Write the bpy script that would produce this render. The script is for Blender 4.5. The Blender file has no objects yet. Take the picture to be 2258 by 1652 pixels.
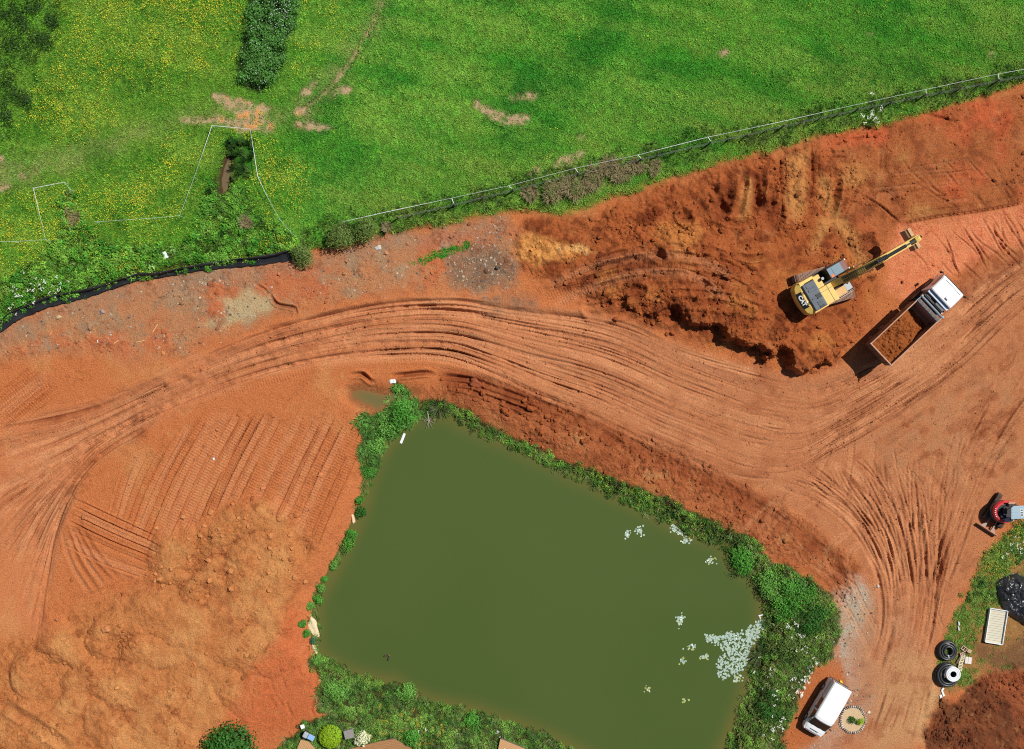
import bpy, bmesh, math, random
import numpy as np
from mathutils import Vector, Matrix
random.seed(7)
rng = np.random.default_rng(11)
R = math.radians
scene = bpy.context.scene
COL = scene.collection

# ------------------------------------------------------------------ camera, sky, sun, exposure
H_CAM = 100.0                                   # drone height over the haul road
SPAN = 88.0                                     # metres of ground across the frame
cam_d = bpy.data.cameras.new('camera')
cam = bpy.data.objects.new('camera', cam_d)
COL.objects.link(cam)
cam.location = (0, 0, H_CAM)
cam.rotation_euler = (0, 0, 0)
cam_d.sensor_width = 36.0
cam_d.lens = 36.0 * H_CAM / SPAN
cam_d.clip_start = 1.0
cam_d.clip_end = 3000.0
scene.camera = cam

SUN_EL = R(56.0)
SUN_AZ = math.atan2(0.57, 0.82)                 # direction of the sun on the ground, from +X
sun_vec = Vector((math.cos(SUN_EL) * math.cos(SUN_AZ), math.cos(SUN_EL) * math.sin(SUN_AZ), math.sin(SUN_EL)))
world = bpy.data.worlds.new('World')
scene.world = world
world.use_nodes = True
wn = world.node_tree.nodes
sky = wn.new('ShaderNodeTexSky')
sky.sky_type = 'NISHITA'
sky.sun_disc = False
sky.sun_elevation = SUN_EL
sky.sun_rotation = math.pi / 2 - SUN_AZ
sky.altitude = 100
world.node_tree.links.new(sky.outputs[0], wn['Background'].inputs[0])
wn['Background'].inputs[1].default_value = 0.05
sun_d = bpy.data.lights.new('sun', 'SUN')
sun_d.energy = 5.0
sun_d.angle = R(0.5)
sun_d.color = (1.0, 0.955, 0.88)
sun = bpy.data.objects.new('sun', sun_d)
COL.objects.link(sun)
sun.location = (30, 20, 60)
sun.rotation_euler = (-sun_vec).to_track_quat('-Z', 'Y').to_euler()
scene.view_settings.view_transform = 'Standard'
scene.view_settings.look = 'None'
scene.view_settings.exposure = 0.0
scene.view_settings.gamma = 1.0
scene.view_settings.use_curve_mapping = False
scene.render.engine = 'CYCLES'
scene.cycles.use_denoising = False
scene.cycles.filter_width = 1.1
scene.cycles.max_bounces = 4
scene.cycles.diffuse_bounces = 2
scene.cycles.glossy_bounces = 2
scene.cycles.transmission_bounces = 2
scene.cycles.transparent_max_bounces = 4

# ------------------------------------------------------------------ plan coordinates
S = SPAN / 2258.0
def W(x, y): return ((x - 1129.0) * S, (826.0 - y) * S)          # plan-survey units to metres
def WP(pts): return np.array([W(*p) for p in pts], np.float64)
def at_height(x, y, z):                                            # the same for something seen z metres up
    k = (H_CAM - z) / H_CAM
    a, b = W(x, y); return (a * k, b * k)
def lin(r, g, b, k=1.0):
    f = lambda c: ((c / 255 + 0.055) / 1.055) ** 2.4 if c > 10 else c / 255 / 12.92
    return np.array([f(r) * k, f(g) * k, f(b) * k], np.float32)

# ------------------------------------------------------------------ noise and distance fields
_T = {}
def vnoise(x, y, seed):
    if seed not in _T:
        _T[seed] = np.random.default_rng(seed + 1000).random((256, 256)).astype(np.float32)
    T = _T[seed]
    xf = np.floor(x); yf = np.floor(y)
    fx = (x - xf).astype(np.float32); fy = (y - yf).astype(np.float32)
    xi = xf.astype(np.int32) & 255; yi = yf.astype(np.int32) & 255
    xj = (xi + 1) & 255; yj = (yi + 1) & 255
    fx = fx * fx * (3 - 2 * fx); fy = fy * fy * (3 - 2 * fy)
    a = T[yi, xi]; b = T[yi, xj]; c = T[yj, xi]; d = T[yj, xj]
    return (a + (b - a) * fx) * (1 - fy) + (c + (d - c) * fx) * fy
def fbm(x, y, f, octv, seed, gain=0.5):
    s = 0; a = 1.0; t = 0
    for o in range(octv):
        ca, sa = math.cos(0.6 + 1.1 * o + seed), math.sin(0.6 + 1.1 * o + seed)
        s = s + a * (vnoise((x * ca - y * sa) * f + 17.3 * o, (x * sa + y * ca) * f - 9.1 * o, seed + o) - 0.5)
        t += a; a *= gain; f *= 2.03
    return s / t * 2.0                                             # about -1..1
def sstep(a, b, v):
    t = np.clip((v - a) / (b - a), 0, 1); return t * t * (3 - 2 * t)
def catmull(P, step):
    P = np.asarray(P, float)
    Q = np.vstack([2 * P[0] - P[1], P, 2 * P[-1] - P[-2]])
    out = []
    for i in range(1, len(Q) - 2):
        p0, p1, p2, p3 = Q[i - 1], Q[i], Q[i + 1], Q[i + 2]
        n = max(2, int(np.linalg.norm(p2 - p1) / step))
        t = np.linspace(0, 1, n, endpoint=False)[:, None]
        out.append(0.5 * (2 * p1 + (p2 - p0) * t + (2 * p0 - 5 * p1 + 4 * p2 - p3) * t ** 2 + (3 * p1 - p0 - 3 * p2 + p3) * t ** 3))
    out.append(P[-1:])
    return np.vstack(out)

# terrain grid: fine where the photograph looks, coarse out to the horizon
RES = 0.08
gx_in = np.arange(-46.4, 46.4 + 1e-6, RES); gy_in = np.arange(-34.4, 34.4 + 1e-6, RES)
def outer(e, far):
    out = []; st = 0.2; p = e
    while p < far:
        p += st; st *= 1.35; out.append(p)
    return np.array(out)
ox, oy = outer(gx_in[-1], 900.), outer(gy_in[-1], 900.)
gx = np.concatenate([-ox[::-1], gx_in, ox]); gy = np.concatenate([-oy[::-1], gy_in, oy])
NX, NY = len(gx), len(gy); IX, IY = len(ox), len(oy); NXI, NYI = len(gx_in), len(gy_in)
X, Y = np.meshgrid(gx, gy); X = X.astype(np.float32); Y = Y.astype(np.float32)
INN = (slice(IY, IY + NYI), slice(IX, IX + NXI))

cx = np.arange(-60, 60.01, 0.4); cy = np.arange(-48, 48.01, 0.4)
CX, CY = np.meshgrid(cx, cy)
def sdf_coarse(poly, closed=True):                                  # negative inside
    P = np.asarray(poly); n = len(P)
    d2 = np.full(CX.shape, 1e9); inside = np.zeros(CX.shape, bool)
    for i in range(n if closed else n - 1):
        a = P[i]; b = P[(i + 1) % n]; e = b - a
        wx = CX - a[0]; wy = CY - a[1]
        t = np.clip((wx * e[0] + wy * e[1]) / (e @ e + 1e-12), 0, 1)
        d2 = np.minimum(d2, (wx - t * e[0]) ** 2 + (wy - t * e[1]) ** 2)
        if closed and abs(e[1]) > 1e-9:
            c = ((a[1] > CY) != (b[1] > CY)) & (CX < (b[0] - a[0]) * (CY - a[1]) / e[1] + a[0])
            inside ^= c
    d = np.sqrt(d2)
    return np.where(inside, -d, d) if closed else d
def up(c):
    fx = np.clip((X - cx[0]) / 0.4, 0, len(cx) - 1.001); fy = np.clip((Y - cy[0]) / 0.4, 0, len(cy) - 1.001)
    xi = fx.astype(np.int32); yi = fy.astype(np.int32); u = fx - xi; v = fy - yi
    c = c.astype(np.float32)
    return (c[yi, xi] * (1 - u) + c[yi, xi + 1] * u) * (1 - v) + (c[yi + 1, xi] * (1 - u) + c[yi + 1, xi + 1] * u) * v
WARP = fbm(X, Y, 0.9, 4, 3) * 0.55
WARPL = fbm(X, Y, 0.22, 3, 8) * 1.6
def sd(pts, warp=0.6):
    return up(sdf_coarse(WP(pts))) + WARP * warp
def sdl(pts):
    return up(sdf_coarse(WP(pts), False))

# ------------------------------------------------------------------ outlines of the site (plan units)
EDGE = [(-700, 1010), (-200, 790), (0, 715), (27, 694), (102, 661), (201, 639), (259, 623), (314, 606), (361, 603), (409, 594), (477, 581), (559, 571), (631, 557),
        (700, 548), (760, 540), (820, 520), (850, 512), (900, 503), (960, 496), (1000, 490), (1060, 475), (1120, 467), (1180, 466), (1240, 470), (1300, 455), (1370, 430), (1440, 405), (1500, 385),
        (1560, 365), (1640, 345), (1720, 325), (1790, 302), (1840, 290), (1900, 280), (1960, 270), (2010, 258), (2080, 235), (2150, 215), (2200, 200), (2258, 183), (2500, 110), (2900, 0)]
FIELD = EDGE + [(2900, -1500), (-1500, -1500), (-1500, 1010)]
POND = [(945, 919), (985, 916), (1015, 935), (1060, 955), (1110, 976), (1160, 1000), (1205, 1020), (1250, 1045), (1300, 1070), (1350, 1093), (1400, 1116), (1450, 1142), (1500, 1168), (1550, 1187), (1598, 1205),
        (1615, 1240), (1645, 1268), (1673, 1285), (1683, 1330), (1684, 1372), (1676, 1420), (1660, 1470), (1648, 1520), (1636, 1560), (1620, 1600), (1605, 1640), (1580, 1690), (1400, 1735), (1290, 1670), (1240, 1643), (1200, 1626),
        (1150, 1606), (1100, 1591), (1050, 1572), (1000, 1562), (950, 1552), (900, 1532), (868, 1508), (830, 1504), (790, 1495), (752, 1480), (730, 1466), (706, 1450), (694, 1420), (697, 1390), (697, 1350), (706, 1310),
        (726, 1280), (746, 1240), (760, 1210), (780, 1170), (803, 1110), (815, 1060), (835, 1010), (868, 962), (898, 936), (925, 918)]
VEG_NE = [(925, 905), (945, 880), (985, 890), (1040, 915), (1100, 950), (1160, 978), (1215, 1005), (1260, 1020), (1330, 1048), (1400, 1073), (1470, 1100), (1540, 1135), (1600, 1165), (1668, 1195), (1690, 1240), (1740, 1255), (1790, 1275),
          (1830, 1310), (1850, 1360), (1850, 1400), (1838, 1440), (1800, 1465), (1778, 1492), (1760, 1522), (1758, 1560), (1738, 1600), (1722, 1640), (1700, 1720), (1560, 1740), (1590, 1670), (1614, 1630), (1632, 1580), (1655, 1510), (1672, 1450), (1690, 1372), (1688, 1320), (1678, 1280),
          (1640, 1268), (1612, 1240), (1596, 1208), (1500, 1170), (1400, 1120), (1300, 1074), (1205, 1024), (1110, 980), (1015, 940), (985, 918), (945, 920)]
VEG_NW = [(870, 843), (893, 850), (905, 878), (940, 880), (940, 905), (925, 922), (898, 940), (868, 966), (836, 1014), (817, 1064), (808, 1062), (797, 1030), (790, 1000), (798, 958), (780, 930), (800, 918), (845, 905), (850, 880)]
VEG_S = [(684, 1452), (706, 1446), (732, 1464), (754, 1482), (790, 1497), (832, 1506), (868, 1510), (900, 1534), (950, 1554), (1000, 1564), (1050, 1574), (1100, 1593), (1150, 1608), (1200, 1628), (1240, 1646), (1300, 1690), (1300, 1800), (620, 1800), (612, 1660),
         (628, 1632), (660, 1618), (665, 1592), (728, 1578), (706, 1560), (700, 1530), (706, 1492), (680, 1468)]
GARDEN = [(2400, 1090), (2258, 1140), (2215, 1178), (2190, 1200), (2150, 1262), (2120, 1330), (2085, 1395), (2066, 1440), (2060, 1480), (2078, 1520), (2105, 1535), (2150, 1500), (2180, 1478), (2258, 1470), (2400, 1470)]
TILLED = [(2040, 1760), (2045, 1640), (2040, 1600), (2062, 1560), (2110, 1535), (2150, 1500), (2180, 1480), (2258, 1470), (2500, 1460), (2500, 1760)]
BENCH = [(1255, 640), (1330, 650), (1400, 672), (1440, 690), (1473, 679), (1507, 694), (1520, 722), (1548, 715), (1586, 727), (1596, 752), (1643, 766), (1688, 780), (1729, 788), (1742, 815), (1785, 822), (1840, 790), (1880, 740), (1880, 640), (1840, 560), (1700, 480), (1400, 500), (1260, 560)]
EXCAV = [(1130, 560), (1180, 470), (1300, 462), (1440, 415), (1560, 375), (1700, 335), (1790, 310), (1880, 340), (1900, 480), (1930, 560), (1920, 700), (1860, 790), (1780, 830), (1640, 780), (1500, 725), (1380, 690), (1250, 640)]
SCRAPE = [(1960, 560), (1985, 500), (2120, 475), (2258, 450), (2500, 420), (2500, 560), (2258, 540), (2180, 560), (2060, 640), (1990, 660), (1955, 630)]
UPPER = [(1800, 300), (2258, 190), (2500, 120), (2500, 420), (2258, 450), (1985, 495), (1930, 560), (1860, 450)]
RUBBLE = [(-300, 780), (0, 720), (110, 668), (320, 612), (560, 575), (700, 560), (850, 520), (1010, 495), (1120, 475), (1150, 540), (1140, 600), (1150, 670), (1060, 650), (940, 640), (820, 650), (700, 680), (560, 715), (420, 770), (300, 800), (150, 780), (0, 790), (-300, 860)]
GREYS = [(1000, 560), (1060, 530), (1110, 540), (1150, 590), (1140, 630), (1090, 630), (1040, 645), (985, 625)]
TANPATCH = [(470, 650), (540, 645), (600, 650), (600, 680), (540, 705), (470, 730), (440, 715), (500, 690)]
OCHRE = [(1130, 545), (1170, 515), (1220, 530), (1270, 540), (1300, 555), (1260, 575), (1180, 580), (1140, 570)]
ROAD = [(-300, 1400), (-300, 960), (0, 925), (160, 885), (280, 855), (400, 800), (560, 732), (700, 692), (850, 660), (1000, 652), (1150, 674), (1300, 690), (1400, 716), (1500, 762), (1600, 795), (1700, 818), (1790, 828), (1870, 800), (1950, 740), (2050, 680), (2150, 600), (2258, 540), (2500, 430),
        (2500, 1040), (2258, 1090), (2190, 1190), (2110, 1330), (2060, 1440), (2060, 1520), (2030, 1600), (2030, 1800), (1860, 1800), (1790, 1652), (1860, 1520), (1870, 1420), (1930, 1300), (1880, 1230), (1780, 1150), (1660, 1080), (1500, 1000), (1400, 960), (1300, 915), (1180, 870), (1080, 830), (980, 798), (850, 795), (700, 812), (560, 845), (420, 893), (300, 950), (200, 1010), (140, 1090), (115, 1200), (100, 1400), (60, 1420), (-100, 1420)]
SPOIL = [(110, 1400), (180, 1330), (330, 1290), (340, 1200), (420, 1165), (500, 1110), (590, 1100), (650, 1150), (700, 1200), (690, 1260), (640, 1300), (640, 1360), (620, 1400), (580, 1450), (540, 1560), (460, 1590), (400, 1700), (-200, 1700), (-100, 1420)]
SLOPE = [(940, 850), (1080, 820), (1300, 905), (1500, 990), (1700, 1090), (1900, 1240), (1880, 1330), (1850, 1320), (1790, 1265), (1690, 1225), (1600, 1155), (1400, 1065), (1215, 995), (1040, 905)]
GRAVEL = [(1850, 1330), (1900, 1290), (1920, 1320), (1900, 1420), (1900, 1520), (1930, 1560), (1890, 1590), (1800, 1660), (1760, 1760), (1720, 1760), (1830, 1610), (1870, 1520), (1850, 1440)]
VANSOIL = [(1770, 1490), (1850, 1450), (1870, 1500), (1850, 1560), (1790, 1640), (1720, 1660), (1740, 1590), (1760, 1540)]
TRACKWAY = [(-200, 380), (0, 350), (120, 335), (260, 300), (380, 262), (470, 232), (560, 240), (640, 235), (720, 160), (800, 60), (830, -40), (900, -40), (850, 60), (790, 140), (700, 250), (640, 280), (560, 285), (440, 268), (300, 320), (140, 390), (0, 425), (-200, 460)]
BARE = [[(470, 212), (500, 208), (560, 235), (600, 240), (580, 262), (540, 262), (500, 245)], [(400, 265), (470, 262), (560, 268), (610, 272), (600, 290), (540, 290), (470, 275), (410, 275)],
        [(660, 205), (700, 180), (706, 195), (680, 220)], [(740, 200), (775, 192), (772, 208), (742, 214)], [(648, 255), (672, 240), (690, 238), (680, 250)], [(0, 345), (20, 345), (18, 362), (0, 365)], [(40, 385), (60, 380), (58, 395), (38, 398)], [(0, 405), (30, 405), (34, 420), (0, 425)],
        [(1048, 228), (1056, 222), (1090, 245), (1130, 255), (1168, 258), (1160, 276), (1120, 280), (1080, 265), (1055, 248)], [(1116, 214), (1140, 208), (1182, 212), (1172, 222), (1140, 228), (1118, 224)],
        [(1222, 360), (1260, 340), (1300, 338), (1285, 352), (1250, 366), (1225, 372)], [(1168, 382), (1196, 362), (1190, 385), (1170, 394)], [(1562, 119), (1600, 116), (1590, 126), (1560, 125)], [(645, 275), (700, 272), (740, 285), (700, 292)], [(1270, 305), (1290, 302), (1288, 314)], [(2175, 118), (2190, 116), (2186, 128)], [(1905, 78), (1920, 76), (1918, 86)]]
THICKET = [(520, -120), (548, 0), (545, 60), (534, 110), (528, 150), (530, 190), (545, 203), (575, 207), (600, 198), (618, 165), (632, 120), (645, 80), (660, 40), (668, -120)]
NETTLES = [(-200, 800), (-200, 640), (0, 620), (60, 590), (110, 560), (150, 500), (130, 455), (160, 430), (180, 470), (200, 520), (300, 545), (400, 540), (440, 520), (450, 450), (470, 400), (510, 415), (545, 430), (560, 470), (600, 500), (650, 530), (640, 556), (480, 582), (320, 606), (200, 640), (60, 680), (0, 715)]
DITCH = [(490, 372), (498, 345), (505, 330), (512, 350), (513, 375), (508, 400), (502, 430), (490, 428), (485, 400)]
RUSHES = [(500, 318), (540, 308), (562, 320), (566, 360), (562, 392), (530, 396), (514, 370)]
PUDDLE = [(775, 862), (800, 858), (845, 868), (880, 862), (915, 868), (912, 888), (880, 898), (850, 893), (838, 912), (826, 903), (800, 890), (778, 878)]
ROUGHGR = [(-200, -100), (140, -100), (130, 60), (110, 110), (60, 160), (70, 260), (40, 330), (-200, 330)]

f_field = sd(FIELD); f_pond = up(sdf_coarse(WP(POND))) + WARP * 0.18
f_road = sd(ROAD, 0.9); f_bench = sd(BENCH, 1.9) + fbm(X, Y, 2.2, 2, 14) * 0.3; f_excav = sd(EXCAV, 1.2) + WARPL * 0.5
f_slope = sd(SLOPE, 0.9); f_spoil = sd(SPOIL, 1.0) + WARPL * 0.4; f_rub = sd(RUBBLE, 1.2)
f_gard = sd(GARDEN, 1.0); f_till = sd(TILLED, 2.0); f_ne = sd(VEG_NE, 0.5); f_nw = sd(VEG_NW, 0.5); f_s = sd(VEG_S, 0.5)
f_veg = np.minimum(np.minimum(f_ne, f_nw), f_s)
f_ditch = sd(DITCH, 0.25); f_puddle = sd(PUDDLE, 0.45); f_track = sd(TRACKWAY, 1.4)
n1 = fbm(X, Y, 0.35, 4, 20); n2 = fbm(X, Y, 1.6, 4, 30); n3 = fbm(X, Y, 5.0, 2, 40); nL = fbm(X, Y, 0.09, 3, 50)

# ------------------------------------------------------------------ heights
WATER_Z = -0.85
Z = nL * 0.25 * sstep(-2, 25, f_road)
m_field = sstep(0.5, -0.7, f_field)
Z += m_field * (0.45 + 0.12 * n1)
Z += sstep(0.2, -0.35, f_bench) * sstep(-11, -1, -sdl([(1473, 679), (1586, 727), (1729, 788)])) * (0.35 + 1.05 * sstep(10.5, 14.5, X + WARP * 2.0) + 0.3 * n1)
Z += sstep(1.0, -2.0, f_excav) * 0.22
Z += sstep(1.5, -1.0, sd(UPPER)) * 0.25
# pond basin
basin = sstep(2.6, -1.5, f_pond)
Z = Z * (1 - sstep(3.5, 0.5, f_pond) * 0.8) - basin * 1.7
Z -= sstep(0.8, -0.6, f_ditch) * 0.75
PUD_Z = -0.42
Z = np.where(f_puddle < 1.2, Z * sstep(0.2, 1.2, f_puddle) + (1 - sstep(0.2, 1.2, f_puddle)) * (PUD_Z + np.clip(f_puddle, -0.6, 0.6) * 0.28), Z)
DITCH_Z = float(Z[np.where(f_ditch < -0.1)].mean()) + 0.03
# tipped heaps of spoil
heaps = [(480, 1180, 62), (400, 1205, 52), (545, 1150, 58), (620, 1205, 58), (635, 1270, 46), (545, 1250, 60), (455, 1285, 55), (385, 1265, 44), (330, 1350, 58), (430, 1365, 60), (520, 1340, 58), (590, 1345, 50), (250, 1400, 58), (350, 1440, 62),
         (450, 1445, 58), (535, 1430, 60), (595, 1415, 40), (190, 1500, 60), (295, 1530, 62), (400, 1525, 58), (495, 1515, 56), (140, 1590, 60), (255, 1615, 62), (360, 1605, 58), (450, 1575, 44), (150, 1435, 48), (70, 1500, 55), (60, 1590, 60), (200, 1690, 60), (330, 1690, 60), (90, 1680, 60)]
hp = np.zeros_like(Z); XW = X + fbm(X, Y, 0.33, 3, 801) * 1.7; YW = Y + fbm(X, Y, 0.33, 3, 811) * 1.7
for hx, hy, hr in heaps:
    a, b = W(hx, hy); r_ = hr * S * (1.15 + 0.35 * ((hx * 3 + hy * 7) % 10) / 10)
    th = (hx * 13 + hy * 5) % 31 / 5.0; ux = (XW - a) * math.cos(th) + (YW - b) * math.sin(th); uy = -(XW - a) * math.sin(th) + (YW - b) * math.cos(th)
    q = np.sqrt(ux ** 2 * 0.55 + uy ** 2 * 1.6) + WARP * 1.1 + WARPL * 0.5
    hp = np.maximum(hp, np.clip(1 - q / r_, 0, 1) ** 0.85 * (0.95 + 0.5 * ((hx * 7 + hy * 3) % 10) / 10))
m_spoil = sstep(1.2, -1.2, f_spoil)
cap_ = (0.62 + 0.28 * n1) * (0.55 + 0.45 * sstep(-30, -20, Y))
hp = cap_ * np.tanh(hp / (cap_ + 0.05)); HP = hp / np.maximum(cap_, 0.1) * 0.8
Z += hp * (0.55 + 0.45 * m_spoil) * sstep(0, 2, f_pond)
# loose ground
m_exc = sstep(1.0, -1.0, f_excav); m_slope = sstep(0.6, -0.8, f_slope); m_rub = sstep(0.8, -1.2, f_rub); m_till = sstep(0.4, -0.5, f_till)
m_road = sstep(0.6, -0.9, f_road)
m_upr = sstep(1.0, -1.0, sd(UPPER, 1.0))
loose = np.clip(0.30 + 0.35 * m_upr + 0.7 * m_exc + 0.75 * m_slope + 0.35 * m_rub + 0.5 * m_spoil + 0.9 * m_till - 0.25 * m_road, 0.12, 1.3)
loose *= np.clip(0.75 + 0.9 * n1, 0.2, 1.5)
loose *= 1 - m_field
Z += loose * (n2 * (0.15 + 0.1 * m_exc + 0.06 * m_slope) + n3 * (0.06 + 0.06 * m_exc + 0.06 * m_slope)) + m_exc * np.abs(fbm(X, Y, 0.55, 3, 61)) * 0.45
Z += m_till * fbm(X, Y, 0.5, 3, 63) * 0.35
Z += m_field * (n2 * 0.05)

# ------------------------------------------------------------------ wheel ruts, crawler tracks, scrapes
ZI = Z[INN]; XI = X[INN]; YI = Y[INN]
DARK = np.zeros_like(ZI); PALE = np.zeros_like(ZI)
PATCH = np.clip(0.75 + fbm(XI, YI, 0.22, 3, 70) * 1.0 + fbm(XI, YI, 1.7, 2, 74) * 0.35, 0.05, 1.3)
def stroke(P, width, depth, shoulder=0.4, cleat=0.0, dark=0.0, pale=0.0, mask=None, step=None, edge=1.0, even=False):
    P = np.asarray(P, float)
    pad = width * 2.6 + 0.3
    i0 = max(0, int((P[:, 0].min() - pad - gx_in[0]) / RES)); i1 = min(NXI, int((P[:, 0].max() + pad - gx_in[0]) / RES) + 1)
    j0 = max(0, int((P[:, 1].min() - pad - gy_in[0]) / RES)); j1 = min(NYI, int((P[:, 1].max() + pad - gy_in[0]) / RES) + 1)
    if i1 - i0 < 2 or j1 - j0 < 2: return
    D = np.full((j1 - j0, i1 - i0), 9.0, np.float32); U = np.zeros_like(D); L = 0.0; SG = np.zeros_like(D)
    for k in range(len(P) - 1):
        a, b = P[k], P[k + 1]; e = b - a; le = math.hypot(*e)
        if le < 1e-6: continue
        ii0 = max(i0, int((min(a[0], b[0]) - pad - gx_in[0]) / RES)); ii1 = min(i1, int((max(a[0], b[0]) + pad - gx_in[0]) / RES) + 1)
        jj0 = max(j0, int((min(a[1], b[1]) - pad - gy_in[0]) / RES)); jj1 = min(j1, int((max(a[1], b[1]) + pad - gy_in[0]) / RES) + 1)
        if ii1 > ii0 and jj1 > jj0:
            wx = XI[jj0:jj1, ii0:ii1] - a[0]; wy = YI[jj0:jj1, ii0:ii1] - a[1]
            t = np.clip((wx * e[0] + wy * e[1]) / (le * le), 0, 1)
            dx = wx - t * e[0]; dy = wy - t * e[1]
            d = np.sqrt(dx * dx + dy * dy)
            sub = (slice(jj0 - j0, jj1 - j0), slice(ii0 - i0, ii1 - i0))
            m = d < D[sub]
            D[sub] = np.where(m, d, D[sub]); U[sub] = np.where(m, L + t * le, U[sub]); SG[sub] = np.where(m, np.sign(e[0] * wy - e[1] * wx), SG[sub])
        L += le
    w = (slice(j0, j1), slice(i0, i1))
    fade = np.clip(np.minimum(U, L - U) / 1.2, 0, 1) * (1.0 if even else PATCH[w])
    if mask is not None: fade = fade * mask[w]
    if step is not None:                                            # a small cut step: one side lower
        ZI[w] -= step * fade * np.exp(-np.clip(D - 0.05, 0, 9) / 0.5) * (SG > 0)
        ZI[w] -= depth * fade * np.exp(-(D / width) ** 2)
    elif cleat:
        ins = sstep(width * 1.05, width * 0.9, D)
        ZI[w] += fade * ins * (cleat * np.sin(U * (2 * math.pi / 0.24)) - 0.02)
        ZI[w] -= fade * edge * depth * np.exp(-((D - width * 1.05) / 0.07) ** 2)
        ZI[w] += fade * edge * depth * 0.6 * np.exp(-((D - width * 1.3) / 0.08) ** 2)
    else:
        ZI[w] += fade * (-depth * np.exp(-(D / width) ** 2) + shoulder * depth * np.exp(-((D - 1.9 * width) / (0.6 * width)) ** 2))
    if dark: DARK[w] = np.maximum(DARK[w], dark * fade * np.exp(-(D / (width * 1.1)) ** 2))
    if pale: PALE[w] = np.maximum(PALE[w], pale * fade * np.exp(-(D / (width * 1.3)) ** 2))
def bundle(A, B, n, seed, allpale=False, width=(0.07, 0.15), depth=(0.05, 0.12), lens=(0.3, 1.0), dark=0.6, wob=0.02, cleat=0, even=False, mask=None, **kw):
    r = random.Random(seed)
    a = catmull(WP(A), 0.4); b = catmull(WP(B), 0.4); N = 140
    rs = lambda c: np.stack([np.interp(np.linspace(0, 1, N), np.linspace(0, 1, len(c)), c[:, k]) for k in (0, 1)], 1)
    a, b = rs(a), rs(b)
    for i in range(n):
        v = (i + 0.5) / n + (r.uniform(-0.12, 0.12) / n) if even else r.random()
        v2 = v if even else min(1, max(0, v + r.uniform(-0.16, 0.16)))
        tt = np.linspace(0, 1, N)
        vv = v + (v2 - v) * tt + (0.15 * wob if even else wob) * np.sin(tt * r.uniform(3, 9) + r.uniform(0, 6))
        c = a * (1 - vv[:, None]) + b * vv[:, None]
        if even: t0, t1 = 0 + r.uniform(0, 0.06), 1 - r.uniform(0, 0.12)
        else:
            ln = r.uniform(*lens); t0 = r.uniform(0, 1 - ln) if ln < 1 else 0; t1 = t0 + ln
        c = c[int(t0 * (N - 1)):int(t1 * (N - 1)) + 1]
        if len(c) < 4: continue
        stroke(c, r.uniform(*width), r.uniform(*depth), cleat=cleat, dark=dark * r.uniform(0.4, 1), pale=1.0 if allpale else 0.5 * (r.random() < 0.4), mask=mask, even=even, **kw)
RU = [(-40, 935), (160, 900), (280, 862), (400, 808), (560, 742), (700, 700), (850, 668), (1000, 660), (1150, 680), (1300, 698), (1400, 725), (1500, 772), (1600, 805), (1700, 832), (1790, 842)]
RL = [(-40, 1150), (90, 1070), (200, 1000), (300, 940), (420, 885), (560, 835), (700, 802), (850, 786), (980, 788), (1080, 822), (1180, 868), (1300, 915), (1400, 962), (1500, 1005), (1640, 1060), (1750, 1060)]
bundle(RU, RL, 66, 1, lens=(0.12, 0.6), depth=(0.04, 0.12))
bundle(RU, RL, 26, 2, lens=(0.05, 0.2), width=(0.08, 0.14), depth=(0.05, 0.13), dark=0.8)
bundle([(560, 735), (700, 697), (850, 668), (1000, 660)], [(500, 790), (640, 755), (800, 722), (1000, 715)], 9, 21, lens=(0.6, 1), width=(0.12, 0.22), depth=(0.08, 0.14), dark=0.8)
bundle([(1700, 835), (1800, 850), (1900, 815), (2000, 760), (2100, 690), (2200, 610), (2300, 540)], [(1560, 1020), (1720, 1050), (1850, 990), (2000, 900), (2120, 810), (2230, 700), (2330, 620)], 60, 3, lens=(0.15, 0.6), depth=(0.04, 0.11))
bundle([(440, 850), (260, 925), (120, 1010), (0, 1100), (-80, 1170)], [(330, 945), (200, 1030), (130, 1150), (100, 1290), (88, 1430)], 50, 4, lens=(0.25, 0.85), depth=(0.04, 0.11))
bundle([(1640, 1060), (1760, 1090), (1860, 1150), (1930, 1260), (1940, 1370), (1910, 1480)], [(2120, 940), (2090, 1060), (2080, 1180), (2070, 1300), (2050, 1420), (2000, 1540)], 70, 5, lens=(0.12, 0.5), depth=(0.05, 0.13))
bundle([(2258, 720), (2180, 860), (2110, 1000), (2060, 1150), (2010, 1350)], [(2300, 900), (2220, 1000), (2170, 1100), (2120, 1230), (2060, 1400)], 26, 6, lens=(0.12, 0.5))
bundle([(1950, 1480), (1930, 1560), (1900, 1660)], [(2060, 1500), (2040, 1580), (2010, 1680)], 14, 7, lens=(0.3, 0.8))
def streaks(A, B, n, seed, wide=True):
    bundle(A, B, n, seed, width=(0.05, 0.08), depth=(0.05, 0.10), lens=(0.05, 0.35), dark=0.6, wob=0.03)
    if wide: bundle(A, B, n // 3, seed + 1, width=(0.25, 0.6), depth=(0.02, 0.07), lens=(0.08, 0.35), dark=0.75, wob=0.02)
FAN_A = [(440, 850), (260, 925), (120, 1010), (0, 1100), (-80, 1170)]; FAN_B = [(330, 945), (200, 1030), (130, 1150), (100, 1290), (88, 1430)]
EAST_A = [(1700, 835), (1800, 850), (1900, 815), (2000, 760), (2100, 690), (2200, 610), (2300, 540)]; EAST_B = [(1560, 1020), (1720, 1050), (1850, 990), (2000, 900), (2120, 810), (2230, 700), (2330, 620)]
SOUTH_A = [(1640, 1060), (1760, 1090), (1860, 1150), (1930, 1260), (1940, 1370), (1910, 1480)]; SOUTH_B = [(2200, 900), (2150, 1060), (2110, 1180), (2080, 1300), (2050, 1420), (2000, 1540)]
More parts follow.
